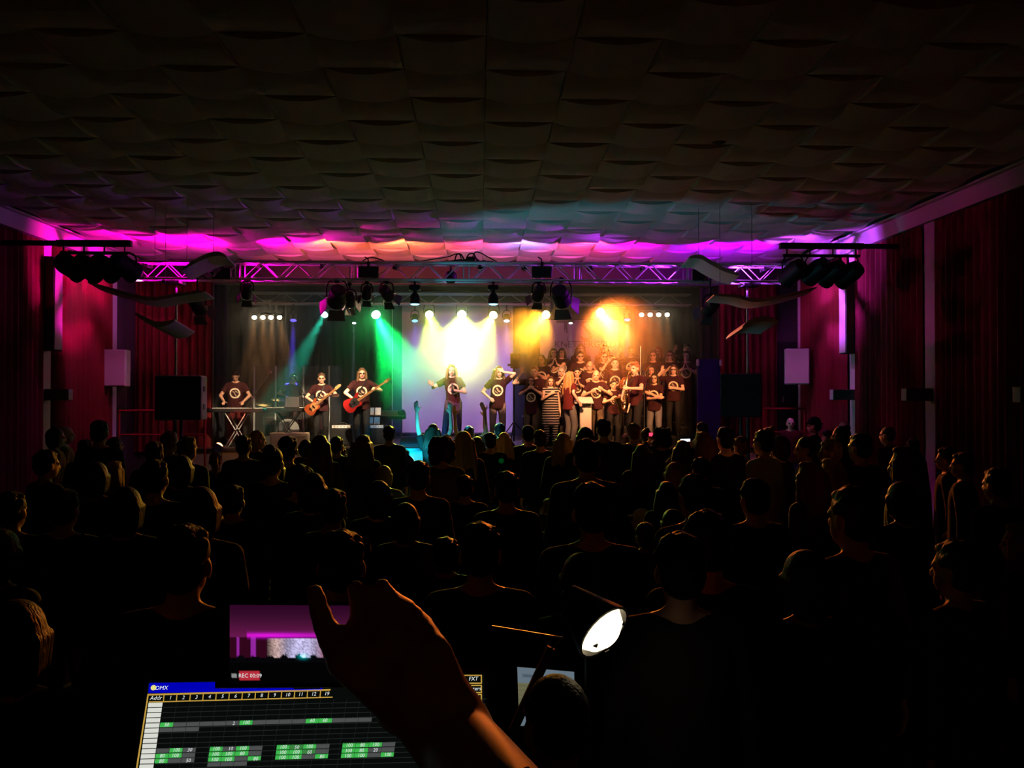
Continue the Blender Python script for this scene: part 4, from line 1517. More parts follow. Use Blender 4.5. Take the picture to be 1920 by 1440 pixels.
def request_person(key, p, voxel=0.0115):
    prims, hd, arms = build_prims(p)
    HEADS[key] = hd
    POSES[key] = (p, arms)
    request(key + '/body', prims['body'], voxel, 2)
    request(key + '/top', prims['top'], voxel * 1.15, 4)
    request(key + '/bottom', prims['bottom'], voxel * 1.25, 3)
    for sd_ in (1, -1):
        request('%s/shoe%d' % (key, sd_), prims['shoes'][sd_], voxel * 1.1, 1)


def hair_prims(style, hd, seed=0):
    Hc, HR, hs = hd
    r = random.Random(seed)

    def hp(x, y, z):
        return Hc + HR @ V((x * hs, y * hs, z * hs))

    def E(x, y, z, a, b, c):
        return ('ell', hp(x, y, z), (a * hs, b * hs, c * hs), HR)
    out = [E(0, 0.018, 0.044, 0.083, 0.096, 0.090), E(0, 0.045, 0.0, 0.078, 0.074, 0.085)]
    dn = V((0, 0, -1))
    if style == 'short':
        for k in range(34):
            a, q = r.random() * 6.28, math.acos(r.uniform(0.15, 1))
            x, y, z = math.sin(q) * math.cos(a), math.sin(q) * math.sin(a), math.cos(q)
            if y < -0.55 and z < 0.75:
                continue
            out.append(E(0.076 * x, 0.018 + 0.088 * y, 0.046 + 0.080 * z, 0.020, 0.020, 0.017))
        out.append(E(0, -0.04, 0.092, 0.052, 0.042, 0.026))
    elif style == 'buzz':
        out = [E(0, 0.016, 0.036, 0.0795, 0.095, 0.090), E(0, 0.036, 0.0, 0.076, 0.072, 0.075)]
    elif style == 'thin':
        out = [E(0, 0.045, 0.01, 0.081, 0.074, 0.07)]
    elif style == 'curly':
        for k in range(46):
            a = r.random() * 6.28
            z = r.uniform(-0.10, 0.12)
            q = math.sqrt(max(0.05, 1 - (z / 0.15) ** 2))
            y = 0.045 + 0.10 * math.sin(a) * q
            if y < -0.03 and z < 0.05:
                continue
            out.append(E(0.10 * math.cos(a) * q, y, z, 0.034, 0.034, 0.034))
    elif style in ('long', 'verylong', 'wavy'):
        ln = {'long': 0.26, 'verylong': 0.38, 'wavy': 0.30}[style]
        for s in (-1, 1):
            for k in range(5):
                a0 = hp(s * (0.078 + 0.003 * k), -0.022 + 0.024 * k, 0.03)
                w_ = 0.012 * r.uniform(-1, 1) if style != 'wavy' else 0.03 * r.uniform(-0.6, 1)
                a1 = a0 + V((s * (0.02 + w_), 0.012, -ln * 0.5))
                a2 = a1 + V((s * (0.012 + w_), -0.006 if k < 2 else 0.02, -ln * r.uniform(0.42, 0.6)))
                out.append(('cap', a0, a1, 0.024, 0.027))
                out.append(('cap', a1, a2, 0.027, 0.014))
        for k in range(7):
            x = -0.075 + 0.025 * k
            a0 = hp(x, 0.085 - abs(x) * 0.35, 0.02)
            a1 = a0 + V((x * 0.25, 0.02, -ln * 0.55))
            a2 = a1 + V((x * 0.15, 0.01, -ln * r.uniform(0.5, 0.65)))
            out.append(('cap', a0, a1, 0.032, 0.032))
            out.append(('cap', a1, a2, 0.032, 0.016))
        out.append(E(0, -0.03, 0.106, 0.055, 0.045, 0.026))
    elif style == 'bob':
        out.append(E(0, 0.042, -0.022, 0.100, 0.082, 0.118))
        out.append(E(0, 0.03, 0.03, 0.092, 0.098, 0.100))
        for s in (-1, 1):
            for k in range(4):
                a0 = hp(s * 0.080, -0.014 + 0.026 * k, 0.02)
                out.append(('cap', a0, a0 + V((-s * r.uniform(0.0, 0.014), 0.004, -r.uniform(0.08, 0.13))), 0.021, 0.012))
        for k in range(6):
            x = -0.06 + 0.024 * k
            a0 = hp(x, 0.085 - abs(x) * 0.4, 0.0)
            out.append(('cap', a0, a0 + V((-x * 0.12, -0.012, -r.uniform(0.09, 0.14))), 0.026, 0.014))
    elif style == 'pony':
        out.append(E(0, 0.118, 0.045, 0.028, 0.03, 0.028))
        a0 = hp(0, 0.125, 0.04)
        a1 = a0 + V((0, 0.05, -0.09))
        a2 = a1 + V((0, 0.0, -0.16))
        out += [('cap', a0, a1, 0.026, 0.034), ('cap', a1, a2, 0.034, 0.012)]
    elif style == 'bun':
        out.append(E(0, 0.09, 0.115, 0.045, 0.045, 0.042))
    elif style == 'cap':
        out.append(E(0, 0.01, 0.058, 0.088, 0.104, 0.086))
        out.append(E(0, -0.11, 0.055, 0.062, 0.06, 0.010))
    elif style == 'hat':
        out.append(E(0, 0.01, 0.075, 0.088, 0.102, 0.085))
        out.append(E(0, 0.01, 0.045, 0.13, 0.145, 0.014))
    elif style == 'swept':
        out.append(E(0.01, -0.045, 0.105, 0.066, 0.055, 0.038))
        out.append(E(0.03, 0.0, 0.118, 0.055, 0.06, 0.03))
    return out


def request_hair(style, key, seed=0, voxel=0.009):
    k = 'hair/%s/%s' % (style, key)
    if k not in GEO:
        request(k, hair_prims(style, HEADS[key], seed), voxel, 2)
    return k


def flush():
    dg = bpy.context.evaluated_depsgraph_get()
    dg.update()
    for key, o in PENDING:
        me = bpy.data.meshes.new_from_object(o.evaluated_get(dg))
        me.name = key.split('/')[-1] if not key.startswith('hair') else 'hair'
        if key.endswith('/body'):
            hd = HEADS[key[:-5]]
            Hc, HR, hs = hd
            n = len(me.polygons)
            c = np.empty(n * 3)
            me.polygons.foreach_get('center', c)
            c = (c.reshape(-1, 3) - np.array(Hc)) @ np.array(HR) / hs
            mi = np.zeros(n, dtype=np.int32)
            for s in (-1, 1):
                e = np.abs(c[:, 0] - s * 0.031) / 0.017
                f = np.abs(c[:, 2] - 0.006) / 0.010
                mi[(e ** 2 + f ** 2 < 1) & (c[:, 1] < -0.03)] = 1
            mi[(np.abs(c[:, 0]) < 0.026) & (np.abs(c[:, 2] + 0.060) < 0.010) & (c[:, 1] < -0.05)] = 2
            me.materials.clear()
            for m_ in (SKIN[0], EYE, LIP):
                me.materials.append(m_)
            me.polygons.foreach_set('material_index', mi)
        else:
            me.materials.clear()
            me.materials.append(CLOTH['black'])
        GEO[key] = me
    for key, o in PENDING:
        src = o.data
        bpy.data.objects.remove(o)
        bpy.data.meshes.remove(src)
    PENDING.clear()


def part(me, name, parent, m_=None):
    o = bpy.data.objects.new(name, me)
    link(o)
    o.parent = parent
    MW[o.name] = MW[parent.name]
    if m_ is not None:
        o.material_slots[0].link = 'OBJECT'
        o.material_slots[0].material = m_
    return o


SHOE = mat('dark_shoes', (0.02, 0.018, 0.018), 0.5, noise=0.2, nscale=10)


def person(key, hairstyle, loc, rz, s, label, hair, top, bottom, skin=0, group=None, glasses=False, shoes=True, topname='shirt'):
    t = thing('person', loc, label, 'person', group, rz, s)
    part(GEO[key + '/body'], 'body', t, SKIN[skin])
    if hairstyle:
        hk = 'hair/%s/%s' % (hairstyle, key)
        part(GEO[hk], 'cap' if hairstyle == 'cap' else ('hat' if hairstyle == 'hat' else 'hair'), t, hair)
    part(GEO[key + '/top'], topname, t, top)
    bn = POSES[key][0]['bottom']
    part(GEO[key + '/bottom'], bn, t, bottom)
    if shoes:
        for sd_ in (1, -1):
            part(GEO['%s/shoe%d' % (key, sd_)], 'shoe', t, SHOE)
    if glasses:
        part(glasses_mesh(key), 'glasses', t)
    return t


GL = {}


def glasses_mesh(key):
    if key in GL:
        return GL[key]
    Hc, HR, hs = HEADS[key]
    b = MB()

    def hp(x, y, z):
        return Hc + HR @ V((x * hs, y * hs, z * hs))
    for s in (-1, 1):
        b.tube([hp(s * 0.034 + 0.024 * math.cos(a), -0.098, 0.006 + 0.019 * math.sin(a)) for a in [2 * math.pi * k / 12 for k in range(13)]], 0.003, 5)
        b.tube([hp(s * 0.058, -0.096, 0.012), hp(s * 0.082, -0.02, 0.012), hp(s * 0.082, 0.02, 0.005)], 0.0028, 5)
    b.tube([hp(-0.011, -0.1, 0.01), hp(0.011, -0.1, 0.01)], 0.003, 5)
    GL[key] = b.mesh('glasses', M['plastic'], True)
    return GL[key]


def base_for(px, py, Y, zbase):
    """foot point and scale so that a 1.70 m figure's crown (1.70) is seen at the pixel"""
    p = P(px, py, Y)
    return V((p.x, Y, zbase)), (p.z - zbase) / 1.70


# ---- pose library
DEG = math.radians
request_person('choir_mouth', pose(L=(0.05, -0.20, 1.40), R=(-0.05, -0.20, 1.40), Lh='fist', Rh='fist', Lhint=(1, 0.2, -0.6), Rhint=(-1, 0.2, -0.6), Ln=(0, 1, 0), Rn=(0, 1, 0), fem=True, hem=0.78))
request_person('choir_chest', pose(R=(-0.03, -0.19, 1.27), Rh='fist', Rhint=(-1, 0.1, -0.8), Rn=(0, 1, 0), fem=True))
request_person('choir_fists', pose(L=(0.13, -0.24, 1.27), R=(-0.10, -0.24, 1.22), Lh='fist', Rh='fist', Lhint=(1, 0.4, -0.7), Rhint=(-1, 0.4, -0.7), Ln=(0, 1, 0), Rn=(0, 1, 0)))
request_person('choir_handup', pose(R=(-0.27, -0.12, 1.55), Rh='relaxed', Rhint=(-1, -0.2, -0.8), Rd=(0.2, -0.1, 1), Rn=(0.2, -1, 0), L=(0.0, -0.20, 1.14), Lh='fist', Lhint=(1, 0.3, -0.4), Ln=(0, 1, 0), fat=1.05))
request_person('choir_cross', pose(L=(-0.06, -0.20, 1.22), R=(0.10, -0.20, 1.13), Lh='relaxed', Rh='relaxed', Lhint=(1, 0.2, -0.5), Rhint=(-1, 0.2, -0.5), Ln=(0, 1, 0), Rn=(0, 1, 0), fem=True))
request_person('choir_clap', pose(L=(0.05, -0.28, 1.30), R=(-0.05, -0.28, 1.30), Lh='open', Rh='open', Ld=(-0.3, -0.6, 1), Rd=(0.3, -0.6, 1), Lhint=(1, 0.4, -0.7), Rhint=(-1, 0.4, -0.7), Ln=(-1, 0, 0), Rn=(1, 0, 0), fem=True))
request_person('choir_face', pose(R=(0.06, -0.22, 1.47), Rh='open', Rhint=(-0.6, -0.5, -1), Rd=(1, -0.1, 0.7), Rn=(0, 1, 0), fem=True))
request_person('choir_down', pose(fat=1.0))
CH = ['choir_mouth', 'choir_chest', 'choir_fists', 'choir_handup', 'choir_cross', 'choir_clap', 'choir_face', 'choir_down']

# soloists and band
request_person('singer_a', pose(fem=True, L=(0.02, -0.19, 1.16), Lh='fist', Lhint=(1, 0.3, -0.6), Ln=(0, 1, 0.3), R=(-0.42, -0.22, 1.26), Rh='open', Rd=(-0.6, -0.5, 0.6), Rhint=(-0.5, 0.6, -0.4), Rn=(0.3, -1, 0), lean=(0.03, -0.05, -0.12), head=(0.06, 0.05, 0.1), feet=((0.10, -0.02), (-0.20, 0.05)), hem=0.90, loose=0.93), 0.0105)
request_person('singer_b', pose(fem=True, L=(0.10, -0.12, 1.58), Lh='relaxed', Lhint=(1, -0.1, 0.1), Ld=(-0.7, 0.1, 0.7), Ln=(-0.3, 1, -0.3), R=(-0.16, -0.14, 1.02), Rh='fist', Rhint=(-1, 0.4, -0.3), Rn=(0, 1, 0), lean=(0.02, 0.04, 0.1), head=(0.08, 0.0, 0.12), hem=0.80, loose=1.02), 0.0105)
request_person('keyboarder', pose(L=(0.20, -0.30, 1.00), R=(-0.20, -0.30, 1.00), Ld=(0, -1, -0.2), Rd=(0, -1, -0.2), Ln=(0, 0, -1), Rn=(0, 0, -1), Lhint=(1, 0.6, -0.2), Rhint=(-1, 0.6, -0.2), lean=(0.12, 0, 0), head=(0.45, 0, 0), fat=1.12), 0.0115)
request_person('guitarist', pose(R=(-0.14, -0.20, 1.03), Rh='relaxed', Rhint=(-1, 0.3, 0), Rd=(0.7, -0.1, -0.5), Rn=(0, 1, 0), L=(0.19, -0.26, 1.19), Lh='fist', Lhint=(1, 0.1, -0.6), Ln=(0, 1, 0.2), head=(0.0, 0, 0.12), fat=1.05), 0.0105)
request_person('bassist', pose(R=(-0.17, -0.20, 1.04), Rh='relaxed', Rhint=(-1, 0.3, 0), Rd=(0.7, -0.1, -0.5), Rn=(0, 1, 0), L=(0.30, -0.25, 1.23), Lh='fist', Lhint=(1, 0.2, -0.6), Ln=(0, 1, 0.2), head=(0.04, 0, 0.12), hem=0.80, fat=1.05), 0.0105)
request_person('drummer', pose(sit=True, L=(0.15, -0.35, 1.10), R=(-0.2, -0.38, 1.12), Lh='fist', Rh='fist', Lhint=(1, 0.3, -0.4), Rhint=(-1, 0.3, -0.4), Ln=(0, 0, -1), Rn=(0, 0, -1), head=(0.2, 0, 0.9), lean=(0.15, 0, 0.3), bottom='trousers'), 0.0125)
request_person('conductor', pose(fem=True, L=(0.34, -0.30, 1.22), Lh='fist', Lhint=(0.6, 0.6, -0.8), Ln=(-1, 0, 0), R=(-0.36, 0.02, 1.00), Rh='fist', Rhint=(-0.5, 0.8, -0.2), hem=0.84), 0.0105)
request_person('saxophonist', pose(L=(0.12, -0.34, 1.18), R=(-0.04, -0.36, 0.98), Lh='fist', Rh='fist', Lhint=(1, 0.3, -0.5), Rhint=(-1, 0.5, -0.4), Ln=(-1, 0, 0), Rn=(1, 0, 0), head=(0.05, 0, 0)), 0.0105)
request_person('stripewoman', pose(fem=True, R=(-0.02, -0.19, 1.28), Rh='fist', Rhint=(-1, -0.1, -0.9), Rn=(0, 1, 0), fat=1.12, hem=0.52, loose=1.15, sleeve=0.12), 0.0105)
# audience
request_person('aud_down', pose(sleeve=1.5, hem=0.78, loose=1.06, fat=1.04), 0.0135)
request_person('aud_fem', pose(sleeve=1.5, hem=0.80, fem=True), 0.0135)
request_person('aud_raise', pose(sleeve=0.6, hem=0.80, fem=True, R=(-0.26, -0.05, 1.88), Rh='open', Rhint=(-1, 0, 0), Rn=(0.3, -1, 0), L=(0.25, -0.05, 1.90), Lh='open', Lhint=(1, 0, 0), Ln=(-0.3, -1, 0)), 0.0115)
request_person('aud_raise_one', pose(sleeve=0.6, hem=0.80, L=(0.24, -0.10, 1.92), Lh='open', Lhint=(1, 0, 0), Ld=(0.45, -0.1, 1), Ln=(-0.3, -1, 0)), 0.0115)
request_person('aud_clap', pose(sleeve=0.6, hem=0.80, fem=True, L=(0.06, -0.28, 1.52), R=(-0.06, -0.28, 1.52), Lh='open', Rh='open', Ld=(-0.2, -0.2, 1), Rd=(0.2, -0.2, 1), Lhint=(1, 0, -0.7), Rhint=(-1, 0, -0.7)), 0.0115)
request_person('aud_phone', pose(sleeve=1.5, hem=0.80, L=(0.03, -0.36, 1.50), R=(-0.10, -0.36, 1.50), Lh='relaxed', Rh='relaxed', Ld=(-0.6, -0.2, 0.7), Rd=(0.6, -0.2, 0.7), Lhint=(1, 0, -0.7), Rhint=(-1, 0, -0.7)), 0.0125)
request_person('aud_child', pose(sleeve=1.5, hem=0.80, child=True), 0.0135)

for k in CH:
    for st in ('long', 'short', 'pony', 'bob', 'wavy', 'thin', 'bun'):
        if (k, st) in {('choir_mouth', 'long'), ('choir_mouth', 'pony'), ('choir_mouth', 'short'), ('choir_chest', 'bob'), ('choir_chest', 'long'), ('choir_fists', 'short'), ('choir_fists', 'pony'), ('choir_fists', 'thin'), ('choir_handup', 'short'), ('choir_handup', 'long'),
                       ('choir_cross', 'long'), ('choir_cross', 'pony'), ('choir_clap', 'long'), ('choir_clap', 'short'), ('choir_clap', 'bob'), ('choir_face', 'bob'), ('choir_face', 'wavy'), ('choir_face', 'pony'), ('choir_down', 'short'), ('choir_down', 'long'), ('choir_down', 'wavy')}:
            request_hair(st, k, len(st))
request_hair('verylong', 'singer_a', 3)
request_hair('wavy', 'singer_b', 4)
request_hair('short', 'keyboarder', 5)
request_hair('short', 'guitarist', 6)
request_hair('verylong', 'bassist', 7)
request_hair('short', 'drummer', 8)
request_hair('verylong', 'conductor', 9)
request_hair('swept', 'saxophonist', 10)
request_hair('wavy', 'stripewoman', 11)
for st in ('short', 'buzz', 'thin', 'cap', 'hat', 'curly'):
    request_hair(st, 'aud_down', len(st))
for st in ('long', 'pony', 'bob', 'bun', 'curly', 'wavy', 'verylong'):
    request_hair(st, 'aud_fem', len(st))
for st in ('long', 'short', 'bob', 'wavy'):
    request_hair(st, 'aud_raise', len(st))
request_hair('short', 'aud_raise_one', 2)
request_hair('pony', 'aud_raise_one', 2)
for st in ('long', 'bob'):
    request_hair(st, 'aud_clap', len(st))
request_hair('long', 'aud_phone', 3)
request_hair('curly', 'aud_phone', 4)
for st in ('short', 'long', 'cap', 'bob', 'pony'):
    request_hair(st, 'aud_child', len(st))
flush()

BS = M['band_shirt']
DOWN = CLOTH['black']
# ---- singers
loc, s = base_for(850, 683, 18.0, STAGE_Z)
singer_a = person('singer_a', 'verylong', loc, 0.05, s, 'long-haired singer in maroon shirt with one arm flung out, in front of the pale screen', HAIR['lightbrown'], BS, CLOTH['purple'], 2)
loc, s = base_for(933, 687, 18.0, STAGE_Z)
singer_b = person('singer_b', 'wavy', loc, 0.0, s, 'singer in maroon shirt and pale jeans holding one hand to her head', HAIR['lightbrown'], BS, CLOTH['rose'], 2)
# ---- band
loc, s = base_for(443, 703, 18.35, STAGE_Z)
s = 0.95
keyb_loc = loc
person('keyboarder', 'short', loc, 0.1, s, 'keyboard player in maroon ring-print shirt bending over the keys', HAIR['dark'], BS, CLOTH['darkred'], 1)
loc, s = base_for(603, 700, 18.0, STAGE_Z)
gt_loc, gt_s = loc, s
person('guitarist', 'short', loc, 0.05, s, 'short-haired guitarist in maroon shirt with a brown electric guitar', HAIR['brown'], BS, CLOTH['black'], 0, glasses=True)
loc, s = base_for(679, 690, 18.0, STAGE_Z)
bs_loc, bs_s = loc, s
person('bassist', 'verylong', loc, 0.05, s, 'bass player with glasses and very long hair playing a red bass', HAIR['lightbrown'], BS, CLOTH['black'], 0, glasses=True)
p = P(547, 714, 20.6)
person('drummer', 'short', (p.x, p.y, 1.06 - 0.08), 0.35, 0.97, 'drummer sitting behind the clear acrylic shield', HAIR['brown'], CLOTH['grey'], CLOTH['darkred'], 0)
dr_loc = p
# ---- soloists by the choir
loc, s = base_for(1068, 697, 17.85, STAGE_Z)
person('conductor', 'verylong', loc, DEG(125), s, 'choir leader with long blond hair and jeans turned towards the choir', HAIR['blond'], CLOTH['darkred'], CLOTH['greyjeans'], 2)
loc, s = base_for(1191, 680, 17.8, STAGE_Z)
sax_loc, sax_s = loc, s
person('saxophonist', 'swept', loc, DEG(-52), s, 'saxophonist with swept-up hair standing in profile before the choir', HAIR['redblond'], CLOTH['maroon'], CLOTH['black'], 2)
loc, s = base_for(1032, 706, 17.95, STAGE_Z)
person('stripewoman', 'wavy', loc, 0.1, s, 'woman in a black and white striped dress with her fist on her chest', HAIR['brown'], M['stripes'], M['stripes'], 2, topname='dress')

# ---- choir: px, py of the crown, row, pose, hair, colour, turn, glasses, trousers, label
ROWS = {1: (17.95, 1.0), 1.5: (18.15, 1.0), 2: (18.48, 1.2), 2.5: (18.78, 1.2), 3: (19.25, 1.4), 4: (19.85, 1.6)}
CHOIR = [
    (996, 705, 1, 'choir_mouth', 'long', 'brown', 0.1, True, 'khaki', 'front row girl with glasses holding both hands at her mouth, next to the striped dress'),
    (1002, 687, 1.5, 'choir_handup', 'short', 'lightbrown', 0.2, False, 'black', 'second row singer at the choir edge behind the girl with hands at her mouth'),
    (1016, 666, 3, 'choir_cross', 'long', 'dark', 0.15, False, 'black', 'dark-haired woman with crossed arms at the upper left corner of the choir'),
    (1038, 653, 4, 'choir_clap', 'long', 'black', 0.0, False, 'black', 'black-haired woman at the left of the back choir row'),
    (1053, 653, 4, 'choir_chest', 'long', 'dark', -0.1, False, 'black', 'second woman from the left in the back choir row'),
    (1053, 688, 2, 'choir_face', 'bob', 'grey', 0.1, False, 'black', 'grey-haired singer with an arm across the face behind the striped dress'),
    (1089, 645, 4, 'choir_down', 'wavy', 'brown', 0.0, False, 'black', 'tall woman with spreading wavy hair below the banner lettering'),
    (1088, 659, 3, 'choir_fists', 'short', 'dark', 0.0, True, 'black', 'man with glasses holding fists before his ring print, below the wavy-haired woman'),
    (1106, 677, 2.5, 'choir_fists', 'thin', 'brown', 0.1, False, 'black', 'man with thinning hair in the middle of the choir'),
    (1134, 645, 4, 'choir_down', 'long', 'dark', 0.05, False, 'black', 'long-haired woman below the right edge of the banner'),
    (1133, 660, 3, 'choir_face', 'pony', 'brown', 0.0, True, 'black', 'singer with hand at chin standing before the long-haired woman'),
    (1153, 671, 2.5, 'choir_down', 'short', 'black', 0.1, False, 'black', 'young man with dark short hair and arms down at the choir middle'),
    (1118, 694, 1, 'choir_fists', 'thin', 'grey', 0.15, False, 'khaki', 'front row singer with pale thin hair beside the white lectern'),
    (1150, 713, 1, 'choir_fists', 'pony', 'black', -0.2, False, 'black', 'short front row singer with tied black hair and raised fists'),
    (1171, 708, 1.5, 'choir_clap', 'long', 'ginger', -0.1, False, 'black', 'girl with reddish long hair just behind the saxophone'),
    (1182, 650, 4, 'choir_handup', 'short', 'brown', 0.1, True, 'black', 'man with glasses raising a hand above the saxophonist'),
    (1225, 657, 3, 'choir_down', 'long', 'dark', 0.35, True, 'black', 'woman with glasses looking left in the upper right choir'),
    (1234, 650, 4, 'choir_down', 'wavy', 'ginger', 0.2, False, 'black', 'ginger-haired singer half hidden in the back row'),
    (1256, 657, 3, 'choir_chest', 'long', 'lightbrown', 0.2, True, 'black', 'long brown-haired woman with glasses and a fist at her chest'),
    (1288, 645, 4, 'choir_handup', 'short', 'dark', 0.3, False, 'black', 'rightmost back row singer raising a fist'),
    (1287, 658, 3, 'choir_clap', 'bob', 'black', 0.3, False, 'black', 'dark-haired woman clapping at the right choir edge'),
    (1222, 685, 2, 'choir_cross', 'long', 'dark', 0.4, False, 'black', 'woman with long dark hair standing behind the boom stand'),
    (1227, 700, 1, 'choir_cross', 'long', 'dark', 0.35, True, 'greyjeans', 'front row woman with glasses and grey jeans at the right'),
    (1263, 684, 2, 'choir_handup', 'long', 'brown', 0.3, True, 'black', 'woman with glasses raising a hand and holding a forearm across, right front of the choir'),
    (1082, 690, 2, 'choir_clap', 'short', 'dark', 0.1, False, 'black', 'clapping singer hidden between the blond leader and the thin-haired man'),
]
for px, py, row, ky, hs_, hc, tn, gl, bt, lb in CHOIR:
    Y, zb = ROWS[row]
    loc, s = base_for(px, py, Y, zb)
    person(ky, hs_, loc, -tn, s, lb, HAIR[hc], BS, CLOTH[bt], rnd.choice((0, 1, 2)), 'choir members in maroon ring-print shirts', gl)
# ------------------------------------------------------------------ instruments and stage gear
def local_thing(name, loc, rz, s, label, cat, group=None):
    return thing(name, loc, label, cat, group, rz, s)


def guitar(loc, rz, s, hand_r, hand_l, bodymat, neckmat, label, name, L=1.0, bass=False):
    """electric guitar built along the line from the strumming hand to the fretting hand (figure coordinates)"""
    t = local_thing(name, loc, rz, s, label, 'guitar')
    a = V(hand_r)
    d = (V(hand_l) - a).normalized()
    n = V((0, -1, 0))
    n = (n - d * n.dot(d)).normalized()
    u = n.cross(d)
    o = a + n * 0.01 - d * 0.02

    def q(x, y, z=0.0):
        return o + d * (x * 0.86) + u * (y * 0.84) + n * z
    ol = [(-0.25, 0.0), (-0.235, 0.10), (-0.17, 0.155), (-0.08, 0.15), (0.0, 0.115), (0.07, 0.12), (0.135, 0.155), (0.19, 0.15), (0.165, 0.10), (0.12, 0.05), (0.115, -0.03), (0.14, -0.07), (0.13, -0.115), (0.07, -0.13), (0.0, -0.115), (-0.08, -0.155), (-0.17, -0.16), (-0.235, -0.10)]
    k = 1.12 if bass else 1.0
    fine = []
    for i in range(len(ol)):
        p0, p1, p2, p3 = (V((*ol[(i + j) % len(ol)], 0)) for j in (-1, 0, 1, 2))
        for w_ in (0, 0.5):
            fine.append(0.5 * ((2 * p1) + (p2 - p0) * w_ + (2 * p0 - 5 * p1 + 4 * p2 - p3) * w_ ** 2 + (3 * p1 - p0 - 3 * p2 + p3) * w_ ** 3))
    MB().prism([q(p.x * k, p.y * k, -0.02) for p in fine], n * 0.04).build('guitar_body', bodymat, t, False, False)
    pg = [(0.12, 0.04), (0.06, 0.10), (-0.04, 0.09), (-0.12, 0.02), (-0.10, -0.09), (-0.02, -0.08), (0.05, -0.10), (0.11, -0.06)]
    MB().prism([q(x * k, y * k, 0.021) for x, y in pg], n * 0.003).build('pickguard', M['plastic'] if bass else M['maple'], t, False, False)
    for x in (-0.10, 0.0):
        MB().box(q(x * k, 0, 0.028), (0.03, 0.012, 0.08), Matrix((d, n, u)).transposed()).build('pickup', M['chrome'], t, False, False)
    NL = 0.78 if bass else 0.62
    MB().prism([q(0.10, 0.028, 0.012), q(0.10, -0.028, 0.012), q(0.10 + NL, -0.021, 0.012), q(0.10 + NL, 0.021, 0.012)], n * 0.022).build('neck', neckmat, t, False, False)
    h = 0.10 + NL
    hd = [(h, 0.022), (h + 0.05, 0.045), (h + 0.19, 0.035), (h + 0.21, 0.0), (h + 0.18, -0.03), (h + 0.05, -0.035), (h, -0.022)]
    MB().prism([q(x, y, 0.008) for x, y in hd], n * 0.018).build('headstock', neckmat, t, False, False)
    for i in range(4):
        MB().cyl(q(h + 0.05 + 0.035 * i, 0.035, 0.015), q(h + 0.05 + 0.035 * i, 0.065, 0.015), 0.008).build('tuner', M['chrome'], t, False, False)
    b = MB()
    for i in range(4):
        y = -0.015 + 0.01 * i
        b.cyl(q(-0.15, y, 0.036), q(h + 0.04, y * 0.8, 0.036), 0.0014, n=4)
    o2 = b.build('strings', M['chrome'], t, False, False)
    # strap over the shoulder
    MB().tube([q(0.18 * k, 0.14 * k, 0), V((0.02, -0.15, 1.30)), V((0.10, -0.06, 1.46)), V((0.10, 0.08, 1.44)), V((-0.05, 0.16, 1.2)), q(-0.25 * k, 0.02, -0.05)], 0.014, 6).build('strap', M['black'], t, True, False)
    return t


ga = POSES['guitarist'][1]
guitar(gt_loc, 0.05, gt_s, (-0.12, -0.245, 0.95), (0.20, -0.29, 1.21), M['guitar_wood'], M['maple'], 'brown sunburst electric guitar held by the short-haired guitarist', 'electric_guitar')
guitar(bs_loc, 0.05, bs_s, (-0.12, -0.245, 0.97), (0.32, -0.28, 1.265), M['bass_red'], M['maple'], 'red bass guitar with black pickguard and long pale neck', 'bass_guitar', bass=True)

# saxophone
t = local_thing('saxophone', sax_loc, DEG(-52), sax_s, 'dark saxophone hanging before the profile player', 'saxophone')
MB().tube([(0.0, -0.13, 1.50), (0.01, -0.19, 1.49), (0.02, -0.25, 1.42), (0.03, -0.30, 1.25), (0.03, -0.33, 1.0), (0.03, -0.36, 0.80), (0.03, -0.42, 0.74), (0.03, -0.48, 0.78), (0.03, -0.52, 0.90), (0.03, -0.56, 1.0)], [0.012, 0.012, 0.014, 0.022, 0.03, 0.038, 0.042, 0.046, 0.055, 0.075], 12).build('tube', M['brass'], t, True, False)
MB().tube([(0.0, -0.105, 1.505), (0.0, -0.135, 1.50)], 0.014, 8).build('mouthpiece', M['plastic'], t, True, False)
for i in range(7):
    MB().cyl((0.03, -0.33 - 0.008 * i, 1.2 - 0.055 * i), (0.075, -0.34 - 0.008 * i, 1.2 - 0.055 * i), 0.018).build('key', M['chrome'], t, True, False)
MB().tube([(0.03, -0.29, 1.2), (0.0, -0.14, 1.33), (-0.06, -0.05, 1.46), (0, 0.09, 1.46), (0.06, -0.05, 1.46), (0.02, -0.14, 1.33), (0.03, -0.29, 1.2)], 0.01, 6).build('neck_strap', M['plastic'], t, True, False)

# white handheld microphones
def mic(c, d, label, mt=None):
    d = V(d).normalized()
    t = thing('microphone', c, label, 'microphone')
    MB().cyl(c - d * 0.16, c, 0.012, 0.018).build('handle', mt or M['plastic'], t, True)
    MB().ell(c + d * 0.02, 0.027).build('head', M['steel'], t, True)


mic(P(1180, 760, 17.55), (0.3, 0.2, 1), 'pale microphone hanging beside the saxophone', M['offwhite'])
mw = Matrix.Translation(base_for(850, 683, 18.0, STAGE_Z)[0])
mic(P(848, 722, 17.75), (0.05, 0.1, 1), 'microphone in the hand of the singer with the flung-out arm')


